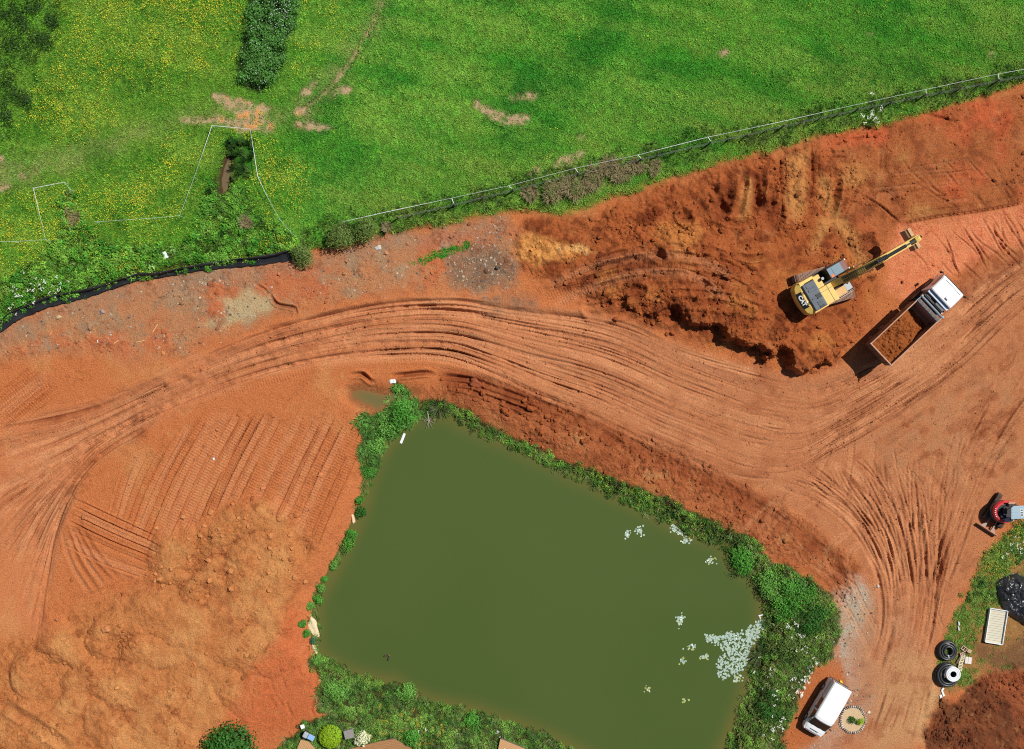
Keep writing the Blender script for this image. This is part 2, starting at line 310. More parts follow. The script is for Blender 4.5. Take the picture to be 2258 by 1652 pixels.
streaks(RU, RL, 230, 31); streaks(FAN_A, FAN_B, 130, 33); streaks(EAST_A, EAST_B, 240, 35); streaks(SOUTH_A, SOUTH_B, 150, 37)
streaks([(1950, 1000), (2100, 900), (2258, 780)], [(2100, 1080), (2200, 1020), (2300, 950)], 70, 39); bundle([(1900, 1000), (2100, 860), (2300, 720)], [(2060, 1080), (2180, 1020), (2300, 960)], 40, 139, width=(0.1, 0.4), depth=(0.01, 0.05), lens=(0.08, 0.3), dark=0.9)
def bands(A, B, n, seed):
    for q in range(2):
        r0 = random.Random(seed + q); bundle(A, B, n, seed + q, width=(0.12, 0.42), depth=(0.0, 0.02), lens=(0.06, 0.3), dark=1.1 if q == 0 else 0.0, wob=0.02, allpale=(q == 1))
for A_, B_, n_, s_ in ((RU, RL, 50, 61), (EAST_A, EAST_B, 60, 63), (SOUTH_A, SOUTH_B, 45, 65), (FAN_A, FAN_B, 34, 67)):
    bands(A_, B_, n_, s_)
    bundle(A_, B_, 12, s_ + 20, width=(0.16, 0.22), depth=(0.04, 0.08), lens=(0.3, 0.8), cleat=0.012, dark=0.0, wob=0.05)
for k in range(10):                                                  # machines crossing the lanes
    x0 = random.uniform(1750, 2150); y0 = random.uniform(900, 1200); c_ = [(x0, y0), (x0 + random.uniform(-120, 60), y0 + random.uniform(60, 140)), (x0 + random.uniform(-200, 120), y0 + random.uniform(180, 300))]
    for o_ in (0, 46): stroke(catmull(WP([(x + o_, y + o_ * 0.25) for x, y in c_]), 0.3), 0.17, 0.06, cleat=0.015, dark=0.0, pale=0.5)
m_dz = sstep(0.5, -0.3, sd([(150, 1095), (300, 1000), (430, 915), (560, 862), (700, 838), (725, 870), (790, 930), (800, 1050), (760, 1120), (700, 1235), (640, 1150), (560, 1085), (490, 1105), (420, 1160), (330, 1195), (330, 1260), (200, 1310), (130, 1200)], 0.3))[INN]
bundle([(452, 895), (360, 1060), (300, 1200)], [(830, 920), (765, 1060), (690, 1240)], 17, 8, width=(0.30, 0.36), depth=(0.12, 0.22), cleat=0.035, even=True, mask=m_dz, dark=0.15)
bundle([(280, 1010), (262, 1060), (240, 1150)], [(440, 920), (360, 1060), (300, 1200)], 6, 9, width=(0.28, 0.34), depth=(0.06, 0.1), cleat=0.02, even=True, mask=m_dz, dark=0.1)
bundle([(160, 1098), (250, 1140), (370, 1195)], [(120, 1190), (220, 1240), (330, 1280)], 6, 10, width=(0.28, 0.34), depth=(0.14, 0.2), cleat=0.012, even=True, dark=0.2)
bundle([(-20, 880), (50, 830), (100, 790)], [(-10, 980), (80, 900), (150, 850)], 7, 11, width=(0.28, 0.34), depth=(0.1, 0.14), cleat=0.02, even=True, dark=0.1)
bundle([(480, 865), (580, 835), (700, 800)], [(490, 882), (590, 852), (706, 818)], 1, 12, width=(0.32, 0.33), depth=(0.04, 0.05), cleat=0.03, even=True, dark=0)
bundle([(830, 782), (950, 780), (1060, 800), (1160, 840)], [(830, 800), (950, 798), (1056, 820), (1150, 862)], 1, 13, width=(0.34, 0.35), depth=(0.04, 0.05), cleat=0.03, even=True, dark=0)
bundle([(1180, 640), (1280, 590), (1400, 560), (1540, 570), (1640, 640)], [(1200, 690), (1320, 640), (1420, 610), (1520, 620), (1600, 680)], 3, 14, width=(0.3, 0.34), depth=(0.06, 0.1), cleat=0.03, even=True, dark=0.2)
bundle([(160, 1320), (240, 1290), (310, 1262)], [(175, 1345), (250, 1315), (320, 1285)], 1, 15, width=(0.5, 0.5), depth=(0.05, 0.08), even=True, dark=0, cleat=0.004)
bundle([(130, 1150), (150, 1240), (200, 1330)], [(170, 1140), (230, 1230), (290, 1290)], 5, 16, width=(0.12, 0.2), depth=(0.06, 0.1), even=True)
# bucket scrapes and cut steps near the boundary
bundle([(1985, 520), (2040, 600), (2080, 640)], [(2240, 440), (2290, 520), (2340, 580)], 20, 17, width=(0.05, 0.10), depth=(0.10, 0.18), lens=(0.3, 0.9), dark=0.7)
bundle([(1930, 330), (2000, 430), (2080, 500)], [(2250, 300), (2300, 380), (2340, 430)], 20, 18, width=(0.06, 0.16), depth=(0.10, 0.22), lens=(0.12, 0.5), dark=0.9)
bundle([(1900, 380), (2080, 360), (2280, 330)], [(1900, 470), (2080, 450), (2280, 420)], 22, 19, width=(0.06, 0.14), depth=(0.08, 0.18), lens=(0.1, 0.4), dark=0.8)
bundle([(1900, 380), (2080, 300), (2280, 200)], [(1960, 480), (2120, 440), (2300, 380)], 26, 52, width=(0.2, 0.5), depth=(0.06, 0.16), lens=(0.06, 0.2), dark=0.8)
def sline(pts, **kw): stroke(catmull(WP(pts), 0.3), **kw)
sline([(1975, 497), (2060, 480), (2150, 468), (2260, 448)], width=0.12, depth=0.2, step=0.25, dark=0.7, even=True)
sline([(1718, 345), (1720, 420), (1726, 490)], width=0.1, depth=0.15, step=0.3, dark=0.5, even=True)
sline([(1786, 320), (1790, 380), (1784, 440)], width=0.12, depth=0.2, step=0.3, dark=0.5, even=True)
sline([(1806, 352), (1840, 348), (1880, 350)], width=0.08, depth=0.18, step=0.2, dark=0.5, even=True)
sline([(1865, 309), (1920, 304)], width=0.1, depth=0.25, step=0.2, dark=0.6, even=True)
sline([(1830, 320), (1865, 318)], width=0.1, depth=0.25, step=0.2, dark=0.6, even=True)
sline([(1938, 330), (1938, 360), (1935, 390)], width=0.08, depth=0.15, step=0.2, dark=0.4, even=True)
sline([(1890, 425), (1940, 455), (1990, 498)], width=0.1, depth=0.12, step=-0.2, dark=0.4, even=True)
sline([(2030, 250), (2080, 262), (2110, 275)], width=0.1, depth=0.2, step=0.2, dark=0.6, even=True)
sline([(1555, 470), (1600, 490), (1650, 492)], width=0.25, depth=0.35, dark=0.9, even=True)
sline([(1560, 400), (1585, 440), (1600, 480)], width=0.25, depth=0.3, dark=0.8, even=True)
sline([(1660, 370), (1668, 430), (1690, 480)], width=0.25, depth=0.3, dark=0.9, even=True)
sline([(1605, 560), (1650, 572), (1700, 560)], width=0.2, depth=0.3, dark=0.8, even=True)
sline([(590, 640), (610, 670), (650, 680), (652, 700)], width=0.12, depth=0.3, dark=0.9, even=True)
sline([(560, 625), (585, 640), (592, 655)], width=0.10, depth=0.25, dark=0.8, even=True)
sline([(340, 662), (370, 655)], width=0.1, depth=0.3, dark=0.6, even=True)
sline([(770, 828), (800, 826), (815, 840), (830, 842)], width=0.16, depth=0.5, dark=0.8, even=True)
sline([(860, 830), (900, 826), (940, 822), (960, 828)], width=0.16, depth=0.5, dark=0.8, even=True)
sline([(1150, 870), (1220, 900), (1290, 930), (1380, 985)], width=0.2, depth=0.25, dark=0.7)
for yy in (0, 12, 24):
    sline([(980 + yy, 830 + yy), (1040, 838 + yy), (1110, 862 + yy), (1190, 890 + yy)], width=0.16, depth=0.3, dark=0.7)
sline([(655, 254), (700, 225), (745, 180), (775, 140), (800, 100), (828, 50), (848, 10)], width=0.2, depth=0.25, dark=0.3, even=True)
sline([(1265, 640), (1300, 600), (1400, 575), (1500, 570)], width=0.25, depth=0.2, dark=0.3)
sline([(0, 1545), (90, 1600), (160, 1652)], width=0.35, depth=0.25, dark=0.3, even=True)
sline([(572, 1455), (600, 1405)], width=0.12, depth=0.15, dark=0.5, even=True)
for k in range(26):                                                 # short drag marks across the bare flats
    x0 = 560 + random.random() * 180; y0 = 1440 + random.random() * 190
    sline([(x0, y0), (x0 + random.uniform(-14, 18), y0 + random.uniform(14, 40)), (x0 + random.uniform(-10, 30), y0 + random.uniform(40, 60))], width=0.12, depth=0.1, dark=0.3)
for k in range(7):                                                  # slewing arcs left of the excavator
    o_ = k * 20
    sline([(1230 + o_ * 0.5, 640 + o_ * 0.2), (1320, 575 + o_), (1460, 548 + o_), (1600, 566 + o_ * 0.9), (1680, 620 + o_ * 0.6)], width=random.uniform(0.18, 0.34), depth=random.uniform(0.16, 0.34), shoulder=0.7, dark=0.55)
for x_, w_, d_, l_ in ((1556, 0.3, 0.2, 40), (1604, 0.4, 0.35, 0), (1628, 0.25, 0.2, 60), (1672, 0.4, 0.4, 10), (1704, 0.3, 0.2, 50), (1842, 0.25, 0.2, 70)):
    sline([(x_ + 4, 352 - (x_ - 1700) * 0.25 + l_), (x_ + random.uniform(-8, 6), 425 + l_ * 0.3), (x_ - random.uniform(6, 26), 485)], width=w_, depth=d_, shoulder=0.9, dark=0.7, even=True)
for x_, y_, r_, d_ in ((1594, 457, 0.9, 0.35), (1700, 478, 0.9, 0.3), (1515, 484, 0.6, 0.35), (1448, 560, 0.5, 0.3), (1540, 640, 0.7, 0.3), (1480, 690, 0.8, 0.35), (1910, 545, 0.6, 0.25), (1400, 640, 0.6, 0.25), (1620, 700, 0.9, 0.25)):
    a_, b_ = W(x_, y_); q_ = np.hypot(XI - a_, YI - b_) + WARP[INN] * 1.2; ZI -= d_ * np.exp(-(q_ / r_) ** 2); ZI += d_ * 0.8 * np.exp(-((q_ - r_ * 1.5) / (r_ * 0.5)) ** 2); DARK = np.maximum(DARK, 0.9 * np.exp(-(q_ / (r_ * 1.3)) ** 2))
for o_, w_ in ((0, 0.4), (9, 0.3), (20, 0.25)):
    sline([(960, 826 + o_), (1080, 838 + o_), (1200, 884 + o_), (1300, 926 + o_), (1400, 975 + o_), (1500, 1022 + o_), (1600, 1068 + o_), (1700, 1128 + o_), (1800, 1195 + o_), (1870, 1270 + o_)], width=w_, depth=0.12, dark=0.95)
sline([(240, 935), (330, 890), (430, 840), (560, 790), (700, 752), (850, 728), (980, 726), (1060, 732)], width=0.75, depth=0.03, dark=0.7, even=True)
sline([(560, 742), (700, 706), (850, 680), (1000, 676)], width=0.3, depth=0.04, dark=0.6)
Z[INN] = ZI

def ground_z(x, y):
    i = min(NX - 1, max(0, int(round((x - gx_in[0]) / RES)) + IX)); j = min(NY - 1, max(0, int(round((y - gy_in[0]) / RES)) + IY))
    return float(Z[j, i])
# firm, level standing for the machines
def level(xc, yc, r_, z=None):
    d = np.hypot(X - xc, Y - yc)
    m = sstep(r_ + 1.0, r_ - 0.4, d)
    zz = float(Z[d < r_].mean()) if z is None else z
    Z[...] = Z * (1 - m * 0.85) + m * 0.85 * (zz + n2 * 0.02)
    return zz
TRUCK_C = (33.97, 4.65); EXC_C = (26.4, 7.45); VAN_C = (26.75, -28.45); MINI_C = (41.75, -11.65)
z_truck = level(*TRUCK_C, 4.8); z_exc = level(*EXC_C, 3.2); z_van = level(*VAN_C, 2.8); z_mini = level(*MINI_C, 1.8)

# ------------------------------------------------------------------ ground colour (dry albedo of the soils)
K = 0.80
c_road = lin(200, 132, 90, K); c_earth = lin(199, 118, 70, K); c_spoil = lin(206, 144, 90, K); c_dark = lin(122, 56, 28, K); c_red = lin(198, 106, 64, K)
c_salm = lin(226, 138, 96, K); c_tan = lin(196, 152, 112, K); c_grey = lin(128, 106, 86, K); c_lgrey = lin(184, 150, 116, K); c_ochre = lin(222, 156, 84, K); c_sand = lin(206, 160, 104, K)
C = np.empty(X.shape + (3,), np.float32); C[:] = c_earth
def mix(col, m):
    global C
    C += (np.asarray(col, np.float32) - C) * np.clip(m, 0, 1)[..., None].astype(np.float32)
nA = fbm(X, Y, 0.28, 4, 80); nB = fbm(X, Y, 0.8, 4, 90); nC = fbm(X, Y, 2.4, 3, 100)
mix(c_spoil, sstep(0.15, 0.6, nA) * 0.5)
wst = sstep(-14, 4, X)
mix(c_road, m_road * (0.35 + 0.5 * wst)); mix(c_salm, m_road * wst * sstep(0.1, 0.7, nB + nA * 0.5) * 0.35); mix(c_tan, m_road * sstep(0.2, 0.7, -nA) * (0.15 + 0.25 * wst))
mix(lin(192, 124, 72, K), m_spoil * 0.8); hpm = sstep(0.25, 0.8, HP); mix(lin(212, 150, 92, K), m_spoil * hpm * sstep(-0.4, 0.5, nB) * 0.8); mix(lin(160, 92, 52, K), m_spoil * (1 - hpm) * sstep(-0.1, 0.5, nC + nB * 0.5) * 0.6)
mix(lin(164, 88, 46, K), m_exc * 0.9); mix(lin(110, 50, 26, K), m_exc * sstep(-0.05, 0.5, nB + nC * 0.4) * 0.8); mix(lin(196, 126, 66, K), m_exc * sstep(0.05, 0.5, -nA - nB * 0.3) * 0.75)
for P_s in ([(1728, 345), (1782, 335), (1778, 440), (1765, 488), (1738, 490)], [(1640, 400), (1665, 390), (1655, 470), (1622, 492)], [(1800, 380), (1830, 400), (1850, 470), (1900, 540), (1930, 600), (1900, 600), (1850, 520), (1805, 450)], [(1810, 480), (1840, 480), (1800, 560), (1780, 560)]): mix(lin(208, 146, 84, K), sstep(0.5, -0.5, sd(P_s, 0.9)) * 0.7)
mix(lin(166, 96, 58, K), m_slope * 0.85); mix(c_dark, m_slope * sstep(0.0, 0.5, nB) * 0.6); mix(c_sand, m_slope * sstep(0.3, 0.8, -nB) * 0.5)
m_up = sstep(0.8, -1.0, sd(UPPER, 1.0))
mix(lin(170, 98, 56, K), m_up * 0.9); mix(lin(120, 62, 36, K), m_up * sstep(0.0, 0.5, nB + 0.5 * nC) * 0.6); mix(lin(204, 98, 60, K), m_up * sstep(0.1, 0.5, nA) * 0.7); mix(lin(190, 130, 74, K), m_up * sstep(0.1, 0.5, -nA) * 0.7)
m_scr = sstep(0.6, -0.6, sd(SCRAPE, 1.0)); mix(c_salm, m_scr * (0.85 + 0.3 * nB)); mix(lin(214, 112, 76, K), m_scr * sstep(0.0, 0.5, nC) * 0.5)
mix(lin(178, 134, 98, K), m_rub * (0.7 + 0.35 * nB)); mix(lin(140, 112, 88, K), m_rub * sstep(0.0, 0.5, nB - nC * 0.4) * 0.5); mix(c_red, m_rub * sstep(0.05, 0.5, nA + nC * 0.3) * 0.7); mix(c_lgrey, m_rub * sstep(0.15, 0.6, nB - nA * 0.4) * 0.55)
mix(lin(150, 128, 108, K), m_rub * sstep(-2.6, -0.4, -np.abs(f_field)) * 0.45)
mix(c_grey, sstep(0.6, -0.7, sd(GREYS, 1.4)) * (0.7 + 0.4 * nC)); mix(lin(192, 172, 130, K), sstep(0.4, -0.5, sd(TANPATCH, 1.2)) * 0.8)
mix(c_ochre, sstep(0.5, -0.5, sd(OCHRE, 1.3)) * (0.7 + 0.5 * nC)); mix(lin(244, 190, 120, K), sstep(0.3, -0.3, sd([(1225, 545), (1275, 535), (1302, 558), (1268, 560)], 1.0)) * 0.8)
mix(c_grey, sstep(1.0, -0.5, sd([(1040, 670), (1100, 655), (1170, 660), (1180, 690), (1100, 690)], 1.4)) * 0.75 * (0.5 + 0.7 * sstep(-0.2, 0.5, nC)))
mix(lin(188, 174, 156, K), sstep(1.6, -0.8, sd(GRAVEL, 2.0)) * (0.85 + 0.5 * nC)); mix(lin(176, 156, 126, K), sstep(1.2, -1.2, sd([(1850, 1330), (1990, 1320), (2030, 1420), (2030, 1560), (1960, 1652), (1860, 1652), (1890, 1500)], 1.4)) * 0.45)
mix(lin(216, 178, 126, K), sstep(1.0, -1.0, sd([(1960, 1440), (2060, 1450), (2075, 1530), (2030, 1640), (1920, 1660), (1930, 1560)], 1.2)) * 0.75)
mix(lin(186, 108, 62, K), sstep(0.5, -0.4, sd(VANSOIL, 0.8)) * 0.9)
mix(lin(108, 62, 40, K), m_till * (0.9 + 0.3 * nB)); mix(lin(164, 90, 56, K), m_till * sstep(0.1, 0.4, nA + nC * 0.3) * 0.7)
mix(lin(140, 118, 70, K), sstep(0.4, -0.5, f_gard) * 0.7); mix(lin(96, 110, 48, K), sstep(0.4, -0.5, f_gard) * sstep(0.0, 0.4, nB) * 0.6)
mix(lin(120, 84, 58, K), sstep(0.5, -0.5, sd([(2150, 1420), (2200, 1430), (2258, 1400), (2300, 1480), (2180, 1480)], 1.0)) * 0.8)
mix(c_red, sstep(0.8, -0.6, sd([(640, 1340), (700, 1430), (705, 1560), (660, 1600), (560, 1640), (480, 1620), (560, 1480), (620, 1400)], 1.0)) * 0.75)
mix(lin(210, 126, 84, K), sstep(2.4, 0.6, f_pond) * sstep(0.5, 1.5, f_veg) * 0.25)
east_g = sstep(-6, 14, X)
mix(lin(176, 112, 74, K), (1 - m_field) * m_road * east_g * 0.6)
mix(lin(150, 86, 54, K), (1 - m_field) * m_road * east_g * sstep(0.0, 0.6, nB + nC * 0.4) * 0.5)
mix(lin(136, 70, 40, K), sstep(1.0, -1.0, sd([(2060, 640), (2180, 560), (2258, 545), (2320, 560), (2258, 610), (2150, 690), (2070, 720)], 2.0)) * 0.7 * np.clip(0.7 + nC, 0, 1))
mix(lin(182, 132, 92, K), sstep(2.0, -2.0, sd([(1900, 960), (2050, 880), (2258, 800), (2258, 1060), (2150, 1080), (2000, 1060)], 2.0)) * 0.6 * sstep(-0.3, 0.4, nB + nC * 0.5))
mix(lin(140, 78, 46, K), sstep(1.5, -1.5, sd([(1950, 900), (2258, 700), (2258, 1060), (2050, 1120)], 2.0)) * 0.55 * sstep(0.05, 0.5, -nB + nC * 0.6))
# crumbs: broken light and dark flecks of soil
mix(c_dark, (1 - m_field) * sstep(0.15, 0.7, n2 + 0.4 * n3) * 0.5 * np.clip(loose + 0.2, 0, 1)); mix(c_sand, (1 - m_field) * sstep(0.3, 0.8, -n2 + 0.3 * n3) * 0.22)
CI = C[INN]; d_ = np.clip(DARK, 0, 1)[..., None] * 0.72; CI += (lin(128, 62, 34, K) - CI) * d_; CI += (lin(224, 158, 112, K) - CI) * (np.clip(PALE, 0, 1)[..., None] * 0.6)
# turf and green banks
g1 = lin(58, 116, 32, 0.8); g2 = lin(96, 134, 42, 0.8); g3 = lin(34, 88, 26, 0.8)
mix(g1, m_field); mix(g2, m_field * sstep(-0.1, 0.6, nA)); mix(g3, m_field * sstep(0.1, 0.6, -nA))
bare = np.zeros_like(X); brk = np.clip(1.0 + 1.1 * nC + 0.5 * n3, 0, 1)
for b in BARE: bare = np.maximum(bare, sstep(0.3, -0.15, sd(b, 0.75)))
tl = sdl([(655, 254), (700, 225), (745, 180), (775, 140), (800, 100), (828, 50), (848, 10)]); bare = np.maximum(bare, sstep(0.35, 0.1, tl + WARP * 0.3) * 0.9)
worn = sstep(1.0, -1.2, f_track) * np.clip(0.75 + 0.7 * nB, 0.1, 1)
mix(lin(160, 162, 96, 0.75), m_field * worn * 0.85)
bare *= brk
mix(lin(184, 158, 124, K), m_field * bare); mix(lin(214, 152, 88, K), m_field * bare * sstep(0.1, 0.5, nC + 0.1) * sstep(3.4, 1.2, sdl([(540, 262), (610, 285)])))
m_vegbank = sstep(0.3, -0.3, f_veg)
mix(lin(62, 74, 36, 0.6), m_vegbank * 0.95)
mix(lin(54, 60, 30, 0.6), sstep(0.6, -0.2, sd(NETTLES, 0.6)) * 0.8); mix(lin(40, 48, 26, 0.5), sstep(0.6, -0.2, sd(THICKET, 0.6)) * 0.8)
mix(lin(90, 70, 48, 0.6), sstep(0.7, -0.2, f_ditch)); mix(lin(120, 84, 56, 0.7), sstep(0.5, 0.0, f_pond) * 0.8)
mix(lin(150, 100, 62, 0.7), sstep(0.8, 0.0, f_puddle) * 0.8)
C = np.clip(C, 0.004, 0.95)

# ------------------------------------------------------------------ material helpers
def new_mat(name):
    m = bpy.data.materials.new(name); m.use_nodes = True
    nt = m.node_tree; return m, nt, nt.nodes['Principled BSDF']
def plain(name, col, rough=0.5, metal=0.0, var=0.12, scale=6.0, bump=0.0, spec=0.4, dirt=None, dirt_amt=0.0):
    m, nt, b = new_mat(name); N = nt.nodes; Lk = nt.links
    tc = N.new('ShaderNodeTexCoord'); nz = N.new('ShaderNodeTexNoise'); nz.inputs['Scale'].default_value = scale; nz.inputs['Detail'].default_value = 6
    Lk.new(tc.outputs['Object'], nz.inputs['Vector'])
    mx = N.new('ShaderNodeMix'); mx.data_type = 'RGBA'
    c = Vector(col[:3])
    mx.inputs[6].default_value = (*[max(0, x * (1 - var)) for x in c], 1); mx.inputs[7].default_value = (*[min(1, x * (1 + var)) for x in c], 1)
    Lk.new(nz.outputs['Fac'], mx.inputs[0]); out = mx.outputs[2]
    if dirt is not None:
        n2_ = N.new('ShaderNodeTexNoise'); n2_.inputs['Scale'].default_value = scale * 0.45; n2_.inputs['Detail'].default_value = 8; n2_.inputs['Roughness'].default_value = 0.7
        Lk.new(tc.outputs['Object'], n2_.inputs['Vector'])
        rp = N.new('ShaderNodeMapRange'); rp.inputs[1].default_value = 0.5 - dirt_amt * 0.4; rp.inputs[2].default_value = 0.75; rp.inputs[4].default_value = min(1, dirt_amt * 1.4)
        Lk.new(n2_.outputs['Fac'], rp.inputs[0])
        m2 = N.new('ShaderNodeMix'); m2.data_type = 'RGBA'; m2.inputs[7].default_value = (*dirt, 1)
        Lk.new(rp.outputs[0], m2.inputs[0]); Lk.new(out, m2.inputs[6]); out = m2.outputs[2]
    Lk.new(out, b.inputs['Base Color'])
    b.inputs['Roughness'].default_value = rough; b.inputs['Metallic'].default_value = metal; b.inputs['Specular IOR Level'].default_value = spec
    if bump:
        bp = N.new('ShaderNodeBump'); bp.inputs['Strength'].default_value = bump; bp.inputs['Distance'].default_value = 0.02
        Lk.new(nz.outputs['Fac'], bp.inputs['Height']); Lk.new(bp.outputs[0], b.inputs['Normal'])
    return m
def ground_material(name, stones):
    m, nt, b = new_mat(name); N = nt.nodes; Lk = nt.links
    at = N.new('ShaderNodeAttribute'); at.attribute_name = 'soil_colour'
    tc = N.new('ShaderNodeTexCoord')
    nz = N.new('ShaderNodeTexNoise'); nz.inputs['Scale'].default_value = 9.0; nz.inputs['Detail'].default_value = 5; nz.inputs['Roughness'].default_value = 0.65
    Lk.new(tc.outputs['Object'], nz.inputs['Vector'])
    mr = N.new('ShaderNodeMapRange'); mr.inputs[1].default_value = 0.28; mr.inputs[2].default_value = 0.72; mr.inputs[3].default_value = 0.62; mr.inputs[4].default_value = 1.36
    Lk.new(nz.outputs['Fac'], mr.inputs[0])
    vm = N.new('ShaderNodeVectorMath'); vm.operation = 'SCALE'; Lk.new(at.outputs['Color'], vm.inputs[0]); Lk.new(mr.outputs[0], vm.inputs['Scale'])
    Lk.new(vm.outputs[0], b.inputs['Base Color'])
    bp = N.new('ShaderNodeBump'); bp.inputs['Strength'].default_value = stones; bp.inputs['Distance'].default_value = 0.16
    Lk.new(nz.outputs['Fac'], bp.inputs['Height']); Lk.new(bp.outputs[0], b.inputs['Normal'])
    b.inputs['Roughness'].default_value = 0.95; b.inputs['Specular IOR Level'].default_value = 0.12
    return m
M_EARTH = ground_material('earth', 0.75); M_ROAD = ground_material('packed_earth', 0.45); M_TURF = ground_material('turf_soil', 0.6)

# ------------------------------------------------------------------ object helpers
def link(o, parent=None):
    COL.objects.link(o)
    if parent is not None: o.parent = parent
    return o
def tag(o, label=None, cat=None, group=None, kind=None):
    if label: o['label'] = label
    if cat: o['category'] = cat
    if group: o['group'] = group
    if kind: o['kind'] = kind
    return o
def empty(name, loc, rz, label, cat, group=None):
    o = bpy.data.objects.new(name, None); COL.objects.link(o); o.empty_display_size = 0.3
    o.location = loc; o.rotation_euler = (0, 0, rz)
    return tag(o, label, cat, group)
def np_mesh(name, V, Fc, mat=None, smooth=False):
    """V (n,3); Fc (m,k) with one k"""
    me = bpy.data.meshes.new(name)
    V = np.asarray(V, np.float32); Fc = np.asarray(Fc, np.int32); k = Fc.shape[1]
    me.vertices.add(len(V)); me.vertices.foreach_set('co', V.ravel())
    me.loops.add(Fc.size); me.loops.foreach_set('vertex_index', Fc.ravel())
    me.polygons.add(len(Fc)); me.polygons.foreach_set('loop_start', np.arange(0, Fc.size, k, dtype=np.int32))
    me.polygons.foreach_set('use_smooth', np.full(len(Fc), smooth))
    me.update(calc_edges=True)
    if mat: me.materials.append(mat)
    return me

# ------------------------------------------------------------------ terrain sheets: pasture, haul road, bare earth
PZ = Z
gxn = np.gradient(PZ, axis=1) / np.gradient(X, axis=1); gyn = np.gradient(PZ, axis=0) / np.gradient(Y, axis=0)
NRM = np.stack([-gxn, -gyn, np.ones_like(PZ)], -1); NRM /= np.linalg.norm(NRM, axis=-1, keepdims=True)
code = np.zeros(X.shape, np.int8)
code[f_road < 0.0] = 2
code[f_field < 0.0] = 1
fc = code[:-1, :-1]
idx = np.arange(NX * NY, dtype=np.int32).reshape(NY, NX)
quads = np.stack([idx[:-1, :-1], idx[:-1, 1:], idx[1:, 1:], idx[1:, :-1]], -1)
XYZ = np.stack([X, Y, PZ], -1).reshape(-1, 3); CF = C.reshape(-1, 3); NF = NRM.reshape(-1, 3)
for name, cd, mat in (('bare_earth', 0, M_EARTH), ('pasture', 1, M_TURF), ('haul_road', 2, M_ROAD)):
    q = quads[fc == cd].reshape(-1, 4)
    used = np.unique(q); rem = np.full(NX * NY, -1, np.int32); rem[used] = np.arange(len(used))
    me = np_mesh(name, XYZ[used], rem[q], mat, True)
    ca = me.color_attributes.new('soil_colour', 'FLOAT_COLOR', 'POINT')
    ca.data.foreach_set('color', np.concatenate([CF[used], np.ones((len(used), 1), np.float32)], 1).ravel())
    me.normals_split_custom_set_from_vertices(NF[used].astype(np.float32))
    o = link(bpy.data.objects.new(name, me)); tag(o, kind='structure')

# ------------------------------------------------------------------ water
def water_mat(name, col, rough, shallow):
    m, nt, b = new_mat(name); N = nt.nodes; Lk = nt.links
    tc = N.new('ShaderNodeTexCoord'); nz = N.new('ShaderNodeTexNoise'); nz.inputs['Scale'].default_value = 0.035; nz.inputs['Detail'].default_value = 4
    Lk.new(tc.outputs['Object'], nz.inputs['Vector'])
    at = N.new('ShaderNodeAttribute'); at.attribute_name = 'shallow'
    mx = N.new('ShaderNodeMix'); mx.data_type = 'RGBA'; mx.inputs[6].default_value = (col[0] * 0.72, col[1] * 0.86, col[2] * 0.72, 1); mx.inputs[7].default_value = (col[0] * 1.3, col[1] * 1.16, col[2] * 1.3, 1)
    Lk.new(nz.outputs['Fac'], mx.inputs[0])
    m2 = N.new('ShaderNodeMix'); m2.data_type = 'RGBA'; m2.inputs[7].default_value = (*shallow, 1)
    Lk.new(at.outputs['Fac'], m2.inputs[0]); Lk.new(mx.outputs[2], m2.inputs[6]); Lk.new(m2.outputs[2], b.inputs['Base Color'])
    b.inputs['Roughness'].default_value = rough; b.inputs['IOR'].default_value = 1.33
    rp = N.new('ShaderNodeTexNoise'); rp.inputs['Scale'].default_value = 5.0; rp.inputs['Detail'].default_value = 2; Lk.new(tc.outputs['Object'], rp.inputs['Vector'])
    bp = N.new('ShaderNodeBump'); bp.inputs['Strength'].default_value = 0.03; bp.inputs['Distance'].default_value = 0.02
    Lk.new(rp.outputs['Fac'], bp.inputs['Height']); Lk.new(bp.outputs[0], b.inputs['Normal'])
    return m
def water_sheet(name, poly, z, mat, grow=0.6, cell=0.5, reach=1.4):
    P = WP(poly); c_ = sdf_coarse(P)
    x0, y0 = P.min(0) - 1; x1, y1 = P.max(0) + 1
    xs = np.arange(x0, x1, cell); ys = np.arange(y0, y1, cell); A, B = np.meshgrid(xs, ys)
    fi = ((A - cx[0]) / 0.4); fj = ((B - cy[0]) / 0.4); i = np.clip(fi.astype(int), 0, len(cx) - 2); j = np.clip(fj.astype(int), 0, len(cy) - 2); u = fi - i; v = fj - j
    s_ = (c_[j, i] * (1 - u) + c_[j, i + 1] * u) * (1 - v) + (c_[j + 1, i] * (1 - u) + c_[j + 1, i + 1] * u) * v
    id_ = np.arange(A.size).reshape(A.shape)
    keep = (s_[:-1, :-1] < grow)
    q = np.stack([id_[:-1, :-1], id_[:-1, 1:], id_[1:, 1:], id_[1:, :-1]], -1)[keep]
    used = np.unique(q); rem = np.full(A.size, -1); rem[used] = np.arange(len(used))
    me = np_mesh(name, np.stack([A.ravel()[used], B.ravel()[used], np.full(len(used), z)], 1), rem[q], mat, True)
    a_ = me.attributes.new('shallow', 'FLOAT', 'POINT'); a_.data.foreach_set('value', (np.clip(1 + (s_.ravel()[used] + 0.1) / reach, 0, 1) ** 2 * 0.75).astype(np.float32))
    return tag(link(bpy.data.objects.new(name, me)), kind='structure')
water_sheet('pond_water', POND, WATER_Z, water_mat('pond_water', lin(80, 97, 48, 0.76), 0.12, lin(112, 106, 54, 0.75)), 0.9)
water_sheet('ditch_water', DITCH, DITCH_Z, water_mat('ditch_water', lin(120, 108, 84, 0.7), 0.15, lin(124, 104, 76, 0.7)), 0.5, 0.2)
